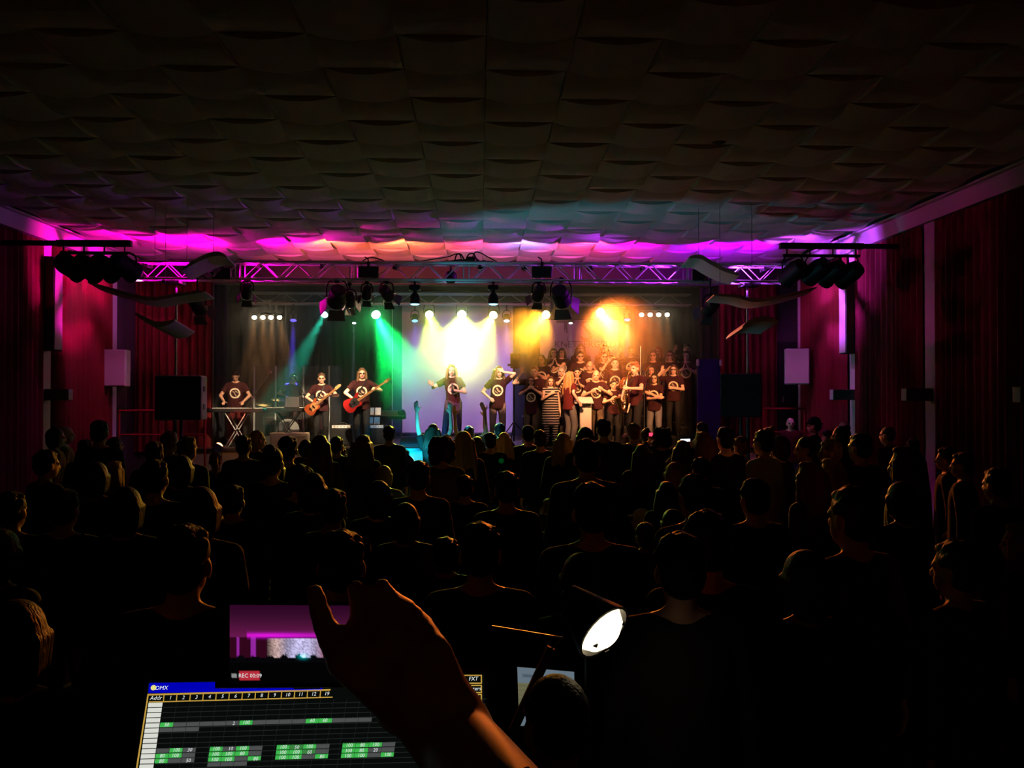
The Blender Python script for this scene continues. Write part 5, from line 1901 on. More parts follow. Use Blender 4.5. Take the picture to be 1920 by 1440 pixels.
def xstand(x, Y, z0, z1, w, label, keyb_label, length, lm, depth=0.30):
    t = thing('keyboard_stand', (x, Y, z0), label, 'keyboard stand')
    for yy in (-0.12, 0.12):
        MB().cyl((x - w, Y + yy, z0 + 0.02), (x + w, Y + yy, z1), 0.011).build('leg', M[lm], t, True)
        MB().cyl((x + w, Y + yy, z0 + 0.02), (x - w, Y + yy, z1), 0.011).build('leg', M[lm], t, True)
    MB().cyl((x, Y - 0.14, (z0 + z1) / 2), (x, Y + 0.14, (z0 + z1) / 2), 0.02).build('pivot', M['black'], t, True)
    for sx in (-1, 1):
        MB().cyl((x + sx * w, Y - 0.17, z1), (x + sx * w, Y + 0.17, z1), 0.014).build('support', M['black'], t, True)
    k = thing('keyboard', (x, Y, z1), keyb_label, 'keyboard')
    MB().rbox((x, Y, z1 + 0.055), (length, depth, 0.08), 0.012).build('case', M['plastic'], k)
    wk = MB()
    wk.box((x, Y + 0.07, z1 + 0.10), (length - 0.12, 0.14, 0.015))
    wk.build('white_keys', M['keys'], k)
    bk = MB()
    nb = int((length - 0.14) / 0.035)
    for i in range(nb):
        if i % 7 in (2, 6):
            continue
        bk.box((x - length / 2 + 0.09 + 0.035 * i, Y + 0.04, z1 + 0.112), (0.013, 0.085, 0.012))
    ob = bk.build('black_keys', M['plastic'], k)
    ob['kind'] = 'stuff'


kx = wx(445, 17.85)
xstand(kx, 17.85, STAGE_Z, 1.72, 0.21, 'crossed metal legs under the left keyboard', 'long keyboard in front of the bending player', 1.15, 'alu')
kx2 = wx(540, 18.6)
xstand(kx2, 18.6, STAGE_Z, 1.72, 0.24, 'crossed metal legs under the right keyboard', 'second dark keyboard before the drum shield', 1.05, 'black')
# music desk / laptop on the second keyboard
c = P(548, 754, 18.55)
t = thing('sheet_holder', c, 'black tilted sheet board standing on the second keyboard', 'sheet holder')
MB().rbox(c, (0.30, 0.02, 0.24), 0.006, Euler((DEG(-20), 0, DEG(8))).to_matrix()).build('board', M['black'], t)
MB().box((c.x, c.y - 0.03, c.z - 0.12), (0.30, 0.05, 0.02)).build('ledge', M['black'], t)


def mic_stand(x, Y, z0, h, boom_end, label, pole=True):
    t = thing('microphone_stand', (x, Y, z0), label, 'microphone stand', 'boom microphone stands')
    MB().cyl((x, Y, z0 + 0.1), (x, Y, h), 0.012).build('pole', M['black'], t, True)
    e = V(boom_end)
    d = (e - V((x, Y, h))).normalized()
    MB().cyl(V((x, Y, h)) - d * 0.2, e, 0.009).build('boom', M['black'], t, True)
    MB().cyl((x - 0.03, Y, h), (x + 0.03, Y, h), 0.02).build('clutch', M['black'], t, True)
    for a in (0.3, 2.4, 4.5):
        MB().cyl((x, Y, z0 + 0.14), (x + 0.3 * math.cos(a), Y + 0.3 * math.sin(a), z0 + 0.012), 0.009).build('leg', M['black'], t, True)
    m1 = MB().cyl(e, e + d * 0.13, 0.013, 0.017).build('microphone', M['dark_steel'], t, True)
    MB().ell(e + d * 0.15, 0.027).build('microphone_head', M['steel'], m1, True)


mic_stand(wx(474, 17.7), 17.7, STAGE_Z, P(474, 745, 17.7).z, P(500, 709, 17.7), 'boom microphone stand reaching up beside the keyboard player')
mic_stand(wx(571, 19.0), 19.0, STAGE_Z, P(571, 740, 19.0).z, P(558, 717, 19.0), 'boom microphone stand in front of the drummer')
mic_stand(wx(1208, 17.7), 17.7, STAGE_Z, P(1208, 700, 17.7).z, P(1190, 722, 17.72), 'tall dark microphone stand between the saxophonist and the choir')

# tall thin post behind the choir
c = P(1201, 690, 18.4)
t = thing('thin_post', (c.x, c.y, 1.2), 'thin pale post rising behind the saxophonist', 'post')
MB().cyl((c.x, c.y, 1.21), (c.x, c.y, P(1201, 649, 18.4).z), 0.014).build('pole', M['steel'], t, True)
MB().lathe([(0.15, 0), (0.15, 0.015), (0.02, 0.03)], (c.x, c.y, 1.2), (0, 0, 1)).build('foot', M['black'], t, True)

# acrylic drum shield
SHY = 19.2
shield = thing('drum_shield', (wx(545, SHY), SHY, STAGE_Z), 'clear acrylic shield of upright panes around the drums', 'drum shield')
edges = [(437, 19.6), (477, SHY + 0.1), (517, SHY), (569, SHY), (617, SHY + 0.1), (640, 19.7)]
for (pa, ya), (pb, yb) in zip(edges[:-1], edges[1:]):
    zt = P(pa, 686, ya).z
    a, b_ = V((wx(pa, ya), ya, 0)), V((wx(pb, yb), yb, 0))
    n = (b_ - a).normalized().cross(V((0, 0, 1)))
    a, b_ = a.lerp(b_, 0.02), a.lerp(b_, 0.98)
    MB().prism([(a.x, a.y, STAGE_Z + 0.01), (b_.x, b_.y, STAGE_Z + 0.01), (b_.x, b_.y, zt), (a.x, a.y, zt)], n * 0.01).build('pane', M['plexi'], shield)
for pa, ya in edges[1:-1]:
    zt = P(pa, 686, ya).z
    MB().box((wx(pa, ya), ya, (STAGE_Z + zt) / 2 + 0.005), (0.035, 0.02, zt - STAGE_Z - 0.01)).build('hinge_strip', M['plexi_edge'], shield)

# drum kit
dk = thing('drum_kit', (wx(545, 19.85), 19.85, STAGE_Z), 'drum kit with brass cymbals behind the acrylic shield', 'drum kit')
cx = wx(545, 19.85)
M['drumshell'] = mat('drum_shell', (0.05, 0.012, 0.012), 0.25, noise=0.1, nscale=8)
M['drumhead'] = mat('drum_head', (0.6, 0.58, 0.55), 0.6, noise=0.04, nscale=8)
sh = MB().cyl((cx, 19.6, 1.29), (cx, 20.0, 1.29), 0.27, n=24).build('bass_drum', M['drumshell'], dk, True)
MB().cyl((cx, 19.585, 1.29), (cx, 19.6, 1.29), 0.26, n=24).build('drum_skin', M['drumhead'], sh, True)
for x, y, z, r, h in ((cx - 0.2, 19.75, 1.62, 0.14, 0.2), (cx + 0.18, 19.75, 1.62, 0.15, 0.22), (cx - 0.5, 20.05, 1.42, 0.18, 0.15), (cx + 0.5, 20.1, 1.3, 0.2, 0.4)):
    o1 = MB().cyl((x, y, z), (x, y, z + h), r, n=20).build('tom', M['drumshell'], dk, True)
    MB().cyl((x, y, z + h), (x, y, z + h + 0.012), r * 1.03, n=20).build('drum_skin', M['drumhead'], o1, True)
    MB().cyl((x, y, STAGE_Z + 0.02), (x, y, z), 0.015).build('drum_leg', M['chrome'], dk, True)
for px, py, r in ((495, 757, 0.19), (522, 748, 0.17), (590, 748, 0.2), (478, 766, 0.16)):
    p = P(px, py, 19.55)
    o1 = MB().lathe([(r, -0.01), (r * 0.5, 0.004), (r * 0.2, 0.012), (0.02, 0.03), (0.012, 0.04)], p, (0.12, -0.25, 1), 22).build('cymbal', M['brass'], dk, True)
    MB().cyl((p.x, p.y, STAGE_Z + 0.02), (p.x, p.y, p.z), 0.01).build('cymbal_stand', M['chrome'], dk, True)
t = thing('drum_stool', (dr_loc.x, dr_loc.y, STAGE_Z), 'round black stool under the drummer', 'stool')
MB().lathe([(0.16, 0.66), (0.17, 0.68), (0.17, 0.73), (0.15, 0.75)], (dr_loc.x, dr_loc.y, STAGE_Z), (0, 0, 1), 20).build('seat', M['black'], t, True)
MB().cyl((dr_loc.x, dr_loc.y, STAGE_Z + 0.1), (dr_loc.x, dr_loc.y, STAGE_Z + 0.68), 0.02).build('post', M['chrome'], t, True)
for a in (0.3, 2.4, 4.5):
    MB().cyl((dr_loc.x, dr_loc.y, STAGE_Z + 0.25), (dr_loc.x + 0.28 * math.cos(a), dr_loc.y + 0.28 * math.sin(a), STAGE_Z + 0.015), 0.013).build('leg', M['chrome'], t, True)

# amplifiers
def amp(px0, px1, py0, py1, Y, label, top=True):
    a, b_ = P(px0, py1, Y), P(px1, py0, Y)
    zb = STAGE_Z
    t = thing('amplifier', ((a.x + b_.x) / 2, Y + 0.16, zb), label, 'amplifier', 'amplifiers on the stage')
    w_, h_ = b_.x - a.x, b_.z - zb
    MB().rbox(((a.x + b_.x) / 2, Y + 0.16, zb + h_ / 2), (w_, 0.32, h_), 0.015).build('cabinet', M['black'], t)
    MB().rbox(((a.x + b_.x) / 2, Y - 0.005, zb + h_ * 0.42), (w_ - 0.06, 0.02, h_ * 0.72), 0.006).build('grille', M['blackmat'], t)
    MB().box(((a.x + b_.x) / 2, Y - 0.006, zb + h_ * 0.9), (w_ - 0.08, 0.02, h_ * 0.13)).build('control_plate', M['alu'], t)
    for i in range(5):
        MB().cyl(((a.x + b_.x) / 2 - w_ * 0.3 + i * w_ * 0.15, Y - 0.03, zb + h_ * 0.9), ((a.x + b_.x) / 2 - w_ * 0.3 + i * w_ * 0.15, Y - 0.01, zb + h_ * 0.9), 0.01).build('knob', M['plastic'], t)
    MB().tube([((a.x + b_.x) / 2 - 0.1, Y + 0.16, b_.z), ((a.x + b_.x) / 2 - 0.07, Y + 0.16, b_.z + 0.03), ((a.x + b_.x) / 2 + 0.07, Y + 0.16, b_.z + 0.03), ((a.x + b_.x) / 2 + 0.1, Y + 0.16, b_.z)], 0.01).build('handle', M['black'], t, True)


amp(619, 660, 796, 835, 18.5, 'guitar amplifier with a bright control plate between guitarist and bassist')
amp(688, 722, 796, 835, 19.0, 'amplifier standing right behind the bass player')

# music stands with white sheets
for px, py, Y, lb in ((702, 772, 19.4, 'music stand with two white sheets behind the bass player'), (700, 790, 19.1, 'lower music stand with two sheets beside the amplifier')):
    c = P(px, py, Y)
    t = thing('music_stand', (c.x, Y + 0.05, STAGE_Z), lb, 'music stand', 'music stands')
    R = Euler((DEG(-18), 0, 0)).to_matrix()
    MB().rbox((c.x, Y + 0.05, c.z), (0.30, 0.012, 0.20), 0.004, R).build('desk', M['black'], t)
    MB().cyl((c.x, Y + 0.06, STAGE_Z + 0.1), (c.x, Y + 0.06, c.z), 0.012).build('pole', M['black'], t, True)
    for a in (0.3, 2.4, 4.5):
        MB().cyl((c.x, Y + 0.06, STAGE_Z + 0.2), (c.x + 0.25 * math.cos(a), Y + 0.06 + 0.25 * math.sin(a), STAGE_Z + 0.012), 0.008).build('leg', M['black'], t, True)
    for sx, nm_ in ((-1, 'left'), (1, 'right')):
        o = MB().box((c.x + sx * 0.075, Y + 0.035, c.z + 0.01), (0.125, 0.004, 0.17), R).build('sheet', M['paper'], t)
        o['label'] = 'white sheet of music'
# equipment table with blue-lit mixer at the screen's left foot
c = P(736, 778, 20.4)
t = thing('mixer_case', (c.x, 20.4, STAGE_Z), 'blue-lit equipment on a stand in front of the left screen edge', 'equipment')
MB().rbox((c.x, 20.4, c.z), (0.62, 0.35, 0.16), 0.02, Euler((DEG(-12), 0, 0)).to_matrix()).build('mixer', M['plastic'], t)
MB().rbox((c.x + 0.22, 20.3, c.z + 0.06), (0.16, 0.2, 0.14), 0.03).build('module', M['plastic'], t)
for sx in (-0.22, 0.22):
    MB().cyl((c.x + sx, 20.4, STAGE_Z + 0.02), (c.x + sx, 20.4, c.z - 0.06), 0.015).build('leg', M['black'], t, True)
    MB().box((c.x + sx, 20.4, STAGE_Z + 0.015), (0.05, 0.4, 0.03)).build('foot', M['black'], t)

# speaker on a pole right of the second singer
c = P(966, 676, 19.0)
t = thing('monitor_loudspeaker', (c.x, 19.0, STAGE_Z), 'small loudspeaker on a thin pole right of the second singer', 'loudspeaker')
MB().rbox((c.x, 19.0, c.z), (0.21, 0.2, 0.34), 0.02).build('cabinet', M['olive_cloth'], t)
MB().rbox((c.x, 18.895, c.z), (0.19, 0.015, 0.31), 0.005).build('grille', M['blackmat'], t)
MB().cyl((c.x - 0.03, 19.0, STAGE_Z + 0.05), (c.x - 0.03, 19.0, c.z - 0.16), 0.02).build('pole', M['black'], t, True)
for a in (0.3, 2.4, 4.5):
    MB().cyl((c.x - 0.03, 19.0, STAGE_Z + 0.5), (c.x - 0.03 + 0.45 * math.cos(a), 19.0 + 0.45 * math.sin(a), STAGE_Z + 0.012), 0.013).build('leg', M['black'], t, True)
MB().box((c.x - 0.13, 18.95, c.z - 0.1), (0.08, 0.06, 0.05)).build('bracket', M['black'], t)

# lectern
c = P(1097, 776, 17.72)
lx0, lx1 = wx(1088, 17.72), wx(1109, 17.72)
zt = P(1097, 752, 17.72).z
t = thing('lectern', (c.x, 17.75, STAGE_Z), 'white lectern in front of the choir', 'lectern')
MB().rbox(((lx0 + lx1) / 2, 17.78, (STAGE_Z + zt) / 2), (lx1 - lx0, 0.16, zt - STAGE_Z), 0.008).build('column', M['white_paint'], t)
MB().rbox(((lx0 + lx1) / 2 - 0.05, 17.76, zt + 0.02), (lx1 - lx0 + 0.16, 0.34, 0.025), 0.006, Euler((DEG(22), 0, 0)).to_matrix()).build('reading_top', M['white_paint'], t)
MB().rbox(((lx0 + lx1) / 2, 17.78, STAGE_Z + 0.015), (lx1 - lx0 + 0.14, 0.36, 0.03), 0.006).build('foot', M['white_paint'], t)

# beige monitor box at the stage edge below the second keyboard
c = P(540, 826, 17.62)
t = thing('stage_box', (c.x, 17.7, STAGE_Z), 'beige wooden box on the stage edge below the second keyboard', 'box')
zt = P(540, 812, 17.62).z
MB().rbox((c.x, 17.78, (STAGE_Z + zt) / 2), (0.76, 0.28, zt - STAGE_Z), 0.01).build('case', M['beige'], t)
MB().rbox((c.x, 17.635, (STAGE_Z + zt) / 2), (0.68, 0.012, (zt - STAGE_Z) * 0.7), 0.004).build('front_board', M['beige'], t)
# monitor wedge in front of the singers
for px, lb in ((770, 'dark stage monitor wedge lit cyan left of the first singer'), (1000, 'dark stage monitor wedge at the choir edge')):
    x = wx(px, 17.8)
    t = thing('monitor_wedge', (x, 17.8, STAGE_Z), lb, 'loudspeaker', 'stage monitor wedges')
    MB().prism([(x - 0.22, 17.7, 1.005), (x - 0.22, 18.0, 1.005), (x - 0.22, 17.95, 1.2), (x - 0.22, 17.72, 1.09)], (0.44, 0, 0)).build('cabinet', M['black'], t)
    MB().prism([(x - 0.2, 17.735, 1.115), (x - 0.2, 17.94, 1.21), (x - 0.2, 17.945, 1.2), (x - 0.2, 17.74, 1.10)], (0.4, 0, 0)).build('grille', M['blackmat'], t)

# front row stage equipment cases on the hall floor in front of the stage
for px, Y, w_, h_, lb in ((800, 17.0, 0.5, 0.75, 'equipment case in front of the stage beside the cyan lamp'), (745, 17.1, 0.6, 0.8, 'low case against the stage front left of the cyan lamp')):
    x = wx(px, Y)
    t = thing('equipment_case', (x, Y, 0), lb, 'case', 'equipment cases before the stage')
    MB().rbox((x, Y, h_ / 2), (w_, 0.4, h_), 0.02).build('case', M['plastic'], t)
    MB().rbox((x, Y, h_ + 0.01), (w_ + 0.02, 0.42, 0.04), 0.01).build('lid', M['alu'], t)

# ------------------------------------------------------------------ audience
# px, py of the crown, head width in px, pose, hair style, colour, top, turn (deg, 0 = facing the stage), label
AUD = [
    (104, 803, 28, 'aud_fem', 'bob', 'dark', 'yellow', -60, 'woman in a yellowish jacket by the left wall looking right, below the sconce'),
    (122, 799, 26, 'aud_down', 'thin', 'grey', 'yellow', -65, 'second person in a yellowish jacket at the left wall'),
    (187, 790, 32, 'aud_down', 'short', 'black', 'black', 0, 'tall man standing out above the crowd at the left, below the pale wall loudspeaker'),
    (216, 820, 26, 'aud_fem', 'bob', 'brown', 'brown', -50, 'woman turned right with a lit face beside the tall man at left'),
    (160, 826, 30, 'aud_down', 'short', 'dark', 'charcoal', 0, 'man whose head shows just left of the tall man'),
    (86, 846, 42, 'aud_down', 'short', 'black', 'charcoal', -35, 'dark-haired man in front of the yellow jackets'),
    (180, 868, 48, 'aud_fem', 'bob', 'dark', 'black', 0, 'dark bob-haired woman in the left crowd before the tall man'),
    (214, 866, 36, 'aud_fem', 'long', 'blond', 'black', -20, 'blond woman with lit hair in the left crowd'),
    (290, 830, 36, 'aud_down', 'short', 'black', 'black', 0, 'man standing below the left edge of the big left loudspeaker'),
    (318, 810, 31, 'aud_down', 'short', 'lightbrown', 'charcoal', -25, 'light-haired man below the middle of the left loudspeaker'),
    (351, 820, 36, 'aud_down', 'short', 'lightbrown', 'black', -20, 'man with a lit nape below the right edge of the left loudspeaker'),
    (340, 855, 44, 'aud_fem', 'bob', 'dark', 'black', 0, 'woman one row nearer below the left loudspeaker'),
    (290, 865, 54, 'aud_down', 'short', 'black', 'black', 0, 'broad dark man in the second row of the left crowd'),
    (375, 915, 72, 'aud_fem', 'bob', 'black', 'black', 0, 'large dark head in the left crowd under the red lamp'),
    (437, 912, 52, 'aud_down', 'short', 'black', 'black', 0, 'dark head right of the large one under the red lamp'),
    (457, 818, 32, 'aud_down', 'short', 'dark', 'charcoal', 0, 'head just right of the orange-red floor lamp'),
    (404, 848, 30, 'aud_fem', 'pony', 'ginger', 'maroon', 20, 'person with reddish lit hair directly under the orange-red floor lamp'),
    (345, 990, 108, 'aud_down', 'short', 'black', 'black', 0, 'very near dark head low at the left'),
    (22, 925, 60, 'aud_down', 'short', 'black', 'black', 0, 'dark head near the left picture edge'),
    (0, 995, 80, 'aud_fem', 'bob', 'dark', 'brown', -15, 'near head cut by the left picture edge'),
    (482, 808, 28, 'aud_fem', 'pony', 'blond', 'charcoal', -50, 'fair-haired person looking right below the keyboards'),
    (477, 830, 23, 'aud_child', 'short', 'brown', 'black', 0, 'child in front of the fair-haired person'),
    (510, 840, 46, 'aud_fem', 'bun', 'black', 'black', 0, 'woman with pinned-up hair below the beige stage box'),
    (540, 820, 38, 'aud_down', 'short', 'black', 'black', 0, 'man in front of the beige stage box'),
    (573, 825, 26, 'aud_fem', 'bob', 'black', 'navy', 0, 'small head between the stage box and the guitarist'),
    (600, 817, 34, 'aud_fem', 'verylong', 'brown', 'charcoal', 0, 'woman with very long straight hair below the guitarist'),
    (632, 820, 28, 'aud_down', 'short', 'dark', 'black', 0, 'head below the bright amplifier plate'),
    (637, 838, 27, 'aud_child', 'short', 'dark', 'maroon', 0, 'child with reddish shoulders below the amplifier'),
    (681, 817, 32, 'aud_fem', 'wavy', 'dark', 'black', -20, 'woman with wavy hair edged in cyan below the bassist'),
    (730, 800, 25, 'aud_down', 'short', 'black', 'navy', 0, 'man in navy lit cyan, left of the cyan lamp'),
    (720, 874, 30, 'aud_fem', 'bob', 'blond', 'grey', 0, 'fair head glowing blue below the cyan-lit man'),
    (812, 796, 23.5, 'aud_raise', 'long', 'dark', 'black', 0, 'long-haired woman with raised arms below the first singer'),
    (829, 822, 38, 'aud_fem', 'curly', 'brown', 'grey', 0, 'curly-haired woman in a pale top below the first singer'),
    (869, 810, 34, 'aud_fem', 'verylong', 'blond', 'black', 0, 'woman with long blond hair under the raised arms'),
    (785, 867, 49, 'aud_down', 'short', 'black', 'black', 0, 'dark round head right before the cyan lamp'),
    (710, 903, 54, 'aud_fem', 'bob', 'black', 'black', 0, 'dark head low left of the cyan lamp'),
    (562, 873, 48, 'aud_down', 'short', 'dark', 'black', 0, 'dark head two rows before the guitarist'),
    (586, 888, 54, 'aud_fem', 'bob', 'black', 'black', 0, 'dark bob-haired head two rows below the woman with very long straight hair'),
    (625, 920, 60, 'aud_down', 'short', 'black', 'black', 0, 'large dark head in the middle left of the crowd'),
    (692, 885, 24, 'aud_child', 'short', 'dark', 'navy', 0, 'child beside the blue-glowing fair head'),
    (745, 908, 22, 'aud_child', 'bob', 'dark', 'black', 0, 'small child in the middle of the crowd below the cyan lamp'),
    (665, 922, 30, 'aud_child', 'long', 'black', 'black', 0, 'dark-haired child right of the large middle-left head'),
    (668, 957, 27, 'aud_child', 'short', 'lightbrown', 'black', 0, 'fair child low in the middle-left crowd'),
    (895, 820, 26, 'aud_fem', 'long', 'black', 'black', 0, 'dark long hair beside the blond woman under the raised arms'),
    (920, 813, 27, 'aud_down', 'short', 'black', 'navy', 0, 'man in dark blue shirt with a green badge below the second singer'),
    (945, 812, 26, 'aud_fem', 'long', 'blond', 'purple', 0, 'blond woman right of the man with the green badge'),
    (880, 800, 22, 'aud_raise', 'short', 'black', 'teal', 0, 'cyan-lit person with raised arms in the front row between the singers'),
    (937, 795, 22.5, 'aud_raise_one', 'short', 'black', 'teal', 0, 'cyan-lit person raising one arm below the second singer'),
    (990, 800, 26, 'aud_down', 'cap', 'black', 'black', 0, 'broad man in a cap with a green badge on his back, left of the lectern'),
    (1013, 808, 28, 'aud_down', 'short', 'dark', 'black', 0, 'head right beside the man in the cap'),
    (1056, 813, 31, 'aud_fem', 'long', 'blond', 'black', 0, 'woman with greenish-lit blond hair below the choir leader'),
    (1097, 802, 32, 'aud_fem', 'bob', 'dark', 'charcoal', 0, 'bob-haired woman right below the white lectern'),
    (1132, 787, 28, 'aud_down', 'short', 'black', 'black', 0, 'tall man standing before the middle of the choir'),
    (1188, 795, 27, 'aud_down', 'short', 'lightbrown', 'black', 0, 'man with light cropped hair below the saxophonist'),
    (1174, 815, 19, 'aud_child', 'short', 'lightbrown', 'black', 0, 'small child left of the man with light cropped hair'),
    (1211, 805, 24, 'aud_fem', 'bun', 'brown', 'black', 0, 'head with a bun right of the man with light cropped hair'),
    (1240, 804, 28, 'aud_phone', 'curly', 'dark', 'charcoal', 12, 'curly-haired man beside the red phone glow'),
    (1170, 835, 27, 'aud_fem', 'bob', 'dark', 'purple', 0, 'woman with a faint green badge below the saxophonist'),
    (1204, 835, 35, 'aud_fem', 'verylong', 'brown', 'maroon', 0, 'long-haired woman one row before the man with light cropped hair'),
    (1100, 826, 52, 'aud_down', 'short', 'black', 'black', 0, 'broad black figure before the lectern'),
    (1132, 894, 27, 'aud_child', 'short', 'lightbrown', 'black', 0, 'child with a lit crown right of the middle'),
    (1110, 910, 80, 'aud_down', 'short', 'black', 'black', 0, 'big dark head right of the picture middle'),
    (1028, 937, 33, 'aud_child', 'short', 'lightbrown', 'black', 0, 'fair-haired child left of the big dark middle head'),
    (1043, 953, 44, 'aud_child', 'short', 'brown', 'charcoal', 0, 'brown-haired boy left of the big dark middle head, nearer the camera'),
    (1055, 934, 26, 'aud_child', 'bob', 'dark', 'black', 0, 'small dark child between the fair child and the big head'),
    (854, 937, 28, 'aud_child', 'short', 'dark', 'navy', 0, 'child in blue in the dark middle of the crowd'),
    (893, 930, 34, 'aud_child', 'long', 'lightbrown', 'olive', 0, 'fair long-haired child in the middle of the crowd'),
    (916, 920, 28, 'aud_child', 'short', 'black', 'black', 0, 'dark child right behind the fair long-haired child'),
    (872, 893, 34, 'aud_down', 'short', 'dark', 'black', 0, 'dark head below the long blond hair'),
    (950, 887, 54, 'aud_down', 'short', 'black', 'black', 0, 'large dark head in the picture middle'),
    (1203, 957, 40, 'aud_child', 'cap', 'grey', 'black', 75, 'boy in a white cap looking left'),
    (1211, 983, 50, 'aud_child', 'short', 'brown', 'black', 0, 'child just below the boy in the white cap'),
    (1280, 827, 34, 'aud_fem', 'long', 'brown', 'maroon', 0, 'long-haired woman left of the one filming'),
    (1318, 811, 34, 'aud_phone', 'long', 'ginger', 'purple', 18, 'woman with reddish-lit hair filming with a bright phone'),
    (1317, 793, 24, 'aud_down', 'short', 'black', 'black', 10, 'dark head in front of the blue board'),
    (1360, 803, 34, 'aud_down', 'short', 'black', 'black', 15, 'dark man below the right loudspeaker'),
    (1390, 820, 32, 'aud_down', 'short', 'brown', 'charcoal', 20, 'man with a lit crown right of the dark man below the right loudspeaker'),
    (1440, 802, 26, 'aud_fem', 'bun', 'ginger', 'darkred', 30, 'red-haired head behind the man in the white shirt'),
    (1432, 808, 36, 'aud_down', 'short', 'black', 'white', 35, 'man in a white shirt looking left at the right crowd edge'),
    (1455, 852, 30, 'aud_child', 'short', 'brown', 'charcoal', 0, 'child right of the man in the white shirt'),
    (1462, 818, 34, 'aud_fem', 'bob', 'dark', 'maroon', 40, 'woman right behind the man in the white shirt'),
    (1265, 868, 42, 'aud_fem', 'bob', 'blond', 'black', 0, 'blond head with a lit crown in the right crowd'),
    (1315, 860, 42, 'aud_down', 'short', 'black', 'black', 0, 'dark head below the filming woman'),
    (1302, 893, 66, 'aud_down', 'short', 'dark', 'black', 15, 'large head below the blond one in the right crowd'),
    (1520, 868, 52, 'aud_fem', 'long', 'ginger', 'brown', 35, 'woman with red-lit hair turned left in the right crowd'),
    (1512, 820, 36, 'aud_fem', 'pony', 'dark', 'rose', 70, 'woman in profile with a lit face and light collar at right'),
    (1558, 826, 38, 'aud_down', 'short', 'grey', 'charcoal', 70, 'man in profile looking left behind the woman with the light collar'),
    (1560, 862, 44, 'aud_fem', 'long', 'blond', 'brown', 40, 'fair long-haired woman before the profile man'),
    (1613, 815, 40, 'aud_down', 'short', 'black', 'black', 30, 'broad dark man below the right sconce'),
    (1552, 808, 21, 'aud_down', 'short', 'dark', 'black', 40, 'small dark head left of the broad man at right'),
    (1577, 800, 29, 'aud_fem', 'bob', 'dark', 'black', 50, 'dark head behind the broad man at right'),
    (1482, 783, 16, 'aud_down', 'thin', 'brown', 'darkred', 170, 'red-lit person facing the hall beside the red railing at right'),
    (1527, 785, 22, 'aud_down', 'hat', 'black', 'black', 60, 'person in a brimmed hat by the right front pilaster'),
    (1583, 790, 21, 'aud_down', 'thin', 'brown', 'maroon', 40, 'balding man at the right curtain'),
    (1415, 900, 62, 'aud_down', 'short', 'black', 'black', 10, 'dark head below the man in the white shirt'),
    (1261, 957, 50, 'aud_child', 'bob', 'brown', 'black', 0, 'child right of the boy in the white cap'),
    (1327, 963, 98, 'aud_down', 'short', 'black', 'black', 0, 'very large dark head in the right foreground crowd'),
    (1600, 917, 88, 'aud_down', 'short', 'dark', 'olive', 25, 'large head with a rim-lit face in the right crowd'),
    (1250, 905, 44, 'aud_fem', 'long', 'dark', 'black', 0, 'dark long-haired head below the blond lit one'),
    (1665, 800, 27, 'aud_down', 'buzz', 'brown', 'darkred', 35, 'bald man in a red top before the right curtain'),
    (1711, 822, 24, 'aud_fem', 'bob', 'dark', 'black', 60, 'face half hidden right of the bald man in red'),
    (1700, 840, 54, 'aud_fem', 'verylong', 'brown', 'black', 40, 'woman with long hair edged in orange light at the far right'),
    (1776, 840, 36, 'aud_down', 'short', 'black', 'maroon', 60, 'man in profile below the bright right pilaster'),
    (1806, 850, 40, 'aud_down', 'short', 'black', 'black', 50, 'dark figure right of the bright right pilaster'),
    (1795, 1018, 92, 'aud_down', 'short', 'dark', 'charcoal', 30, 'near head with a rim-lit forehead at the lower right'),
    (1510, 1035, 100, 'aud_fem', 'bob', 'black', 'black', 10, 'very near dark head in the lower right'),
    (1915, 985, 70, 'aud_fem', 'long', 'ginger', 'darkred', 40, 'red-lit person cut by the right picture edge'),
    (30, 1130, 150, 'aud_fem', 'bob', 'black', 'black', 0, 'closest dark head at the lower left corner'),
    (1690, 905, 60, 'aud_fem', 'bob', 'black', 'black', 20, 'dark head below the orange-edged woman'),
    (1870, 880, 52, 'aud_down', 'short', 'black', 'black', 20, 'dark head near the right picture edge'),
    (515, 860, 40, 'aud_fem', 'bob', 'black', 'black', 0, 'dark head below the pinned-up hair'),
    (760, 945, 60, 'aud_fem', 'bob', 'black', 'black', 0, 'dark low head left of the picture middle'),
    (640, 1000, 100, 'aud_down', 'short', 'black', 'black', 0, 'near dark head above the phone'),
    (900, 985, 90, 'aud_down', 'short', 'black', 'black', 0, 'near dark head in the picture middle above the hand'),
    (836, 1012, 62, 'aud_child', 'short', 'black', 'black', 0, 'added dark child covering a lit gap in the crowd just above the raised hand'),  # figure added to close a bright gap between the heads
    (235, 915, 66, 'aud_fem', 'bob', 'black', 'black', 0, 'dark head in the lower left crowd'),
    (120, 920, 62, 'aud_down', 'short', 'black', 'black', 0, 'dark head below the man before the yellow jackets'),
    (1090, 1040, 92, 'aud_fem', 'bob', 'black', 'black', 0, 'near dark head above the warm desk lamp'),
    (1276, 1005, 108, 'aud_down', 'short', 'black', 'charcoal', 0, 'near dark figure whose sleeve catches the warm desk lamp'),
]
PHONES = []
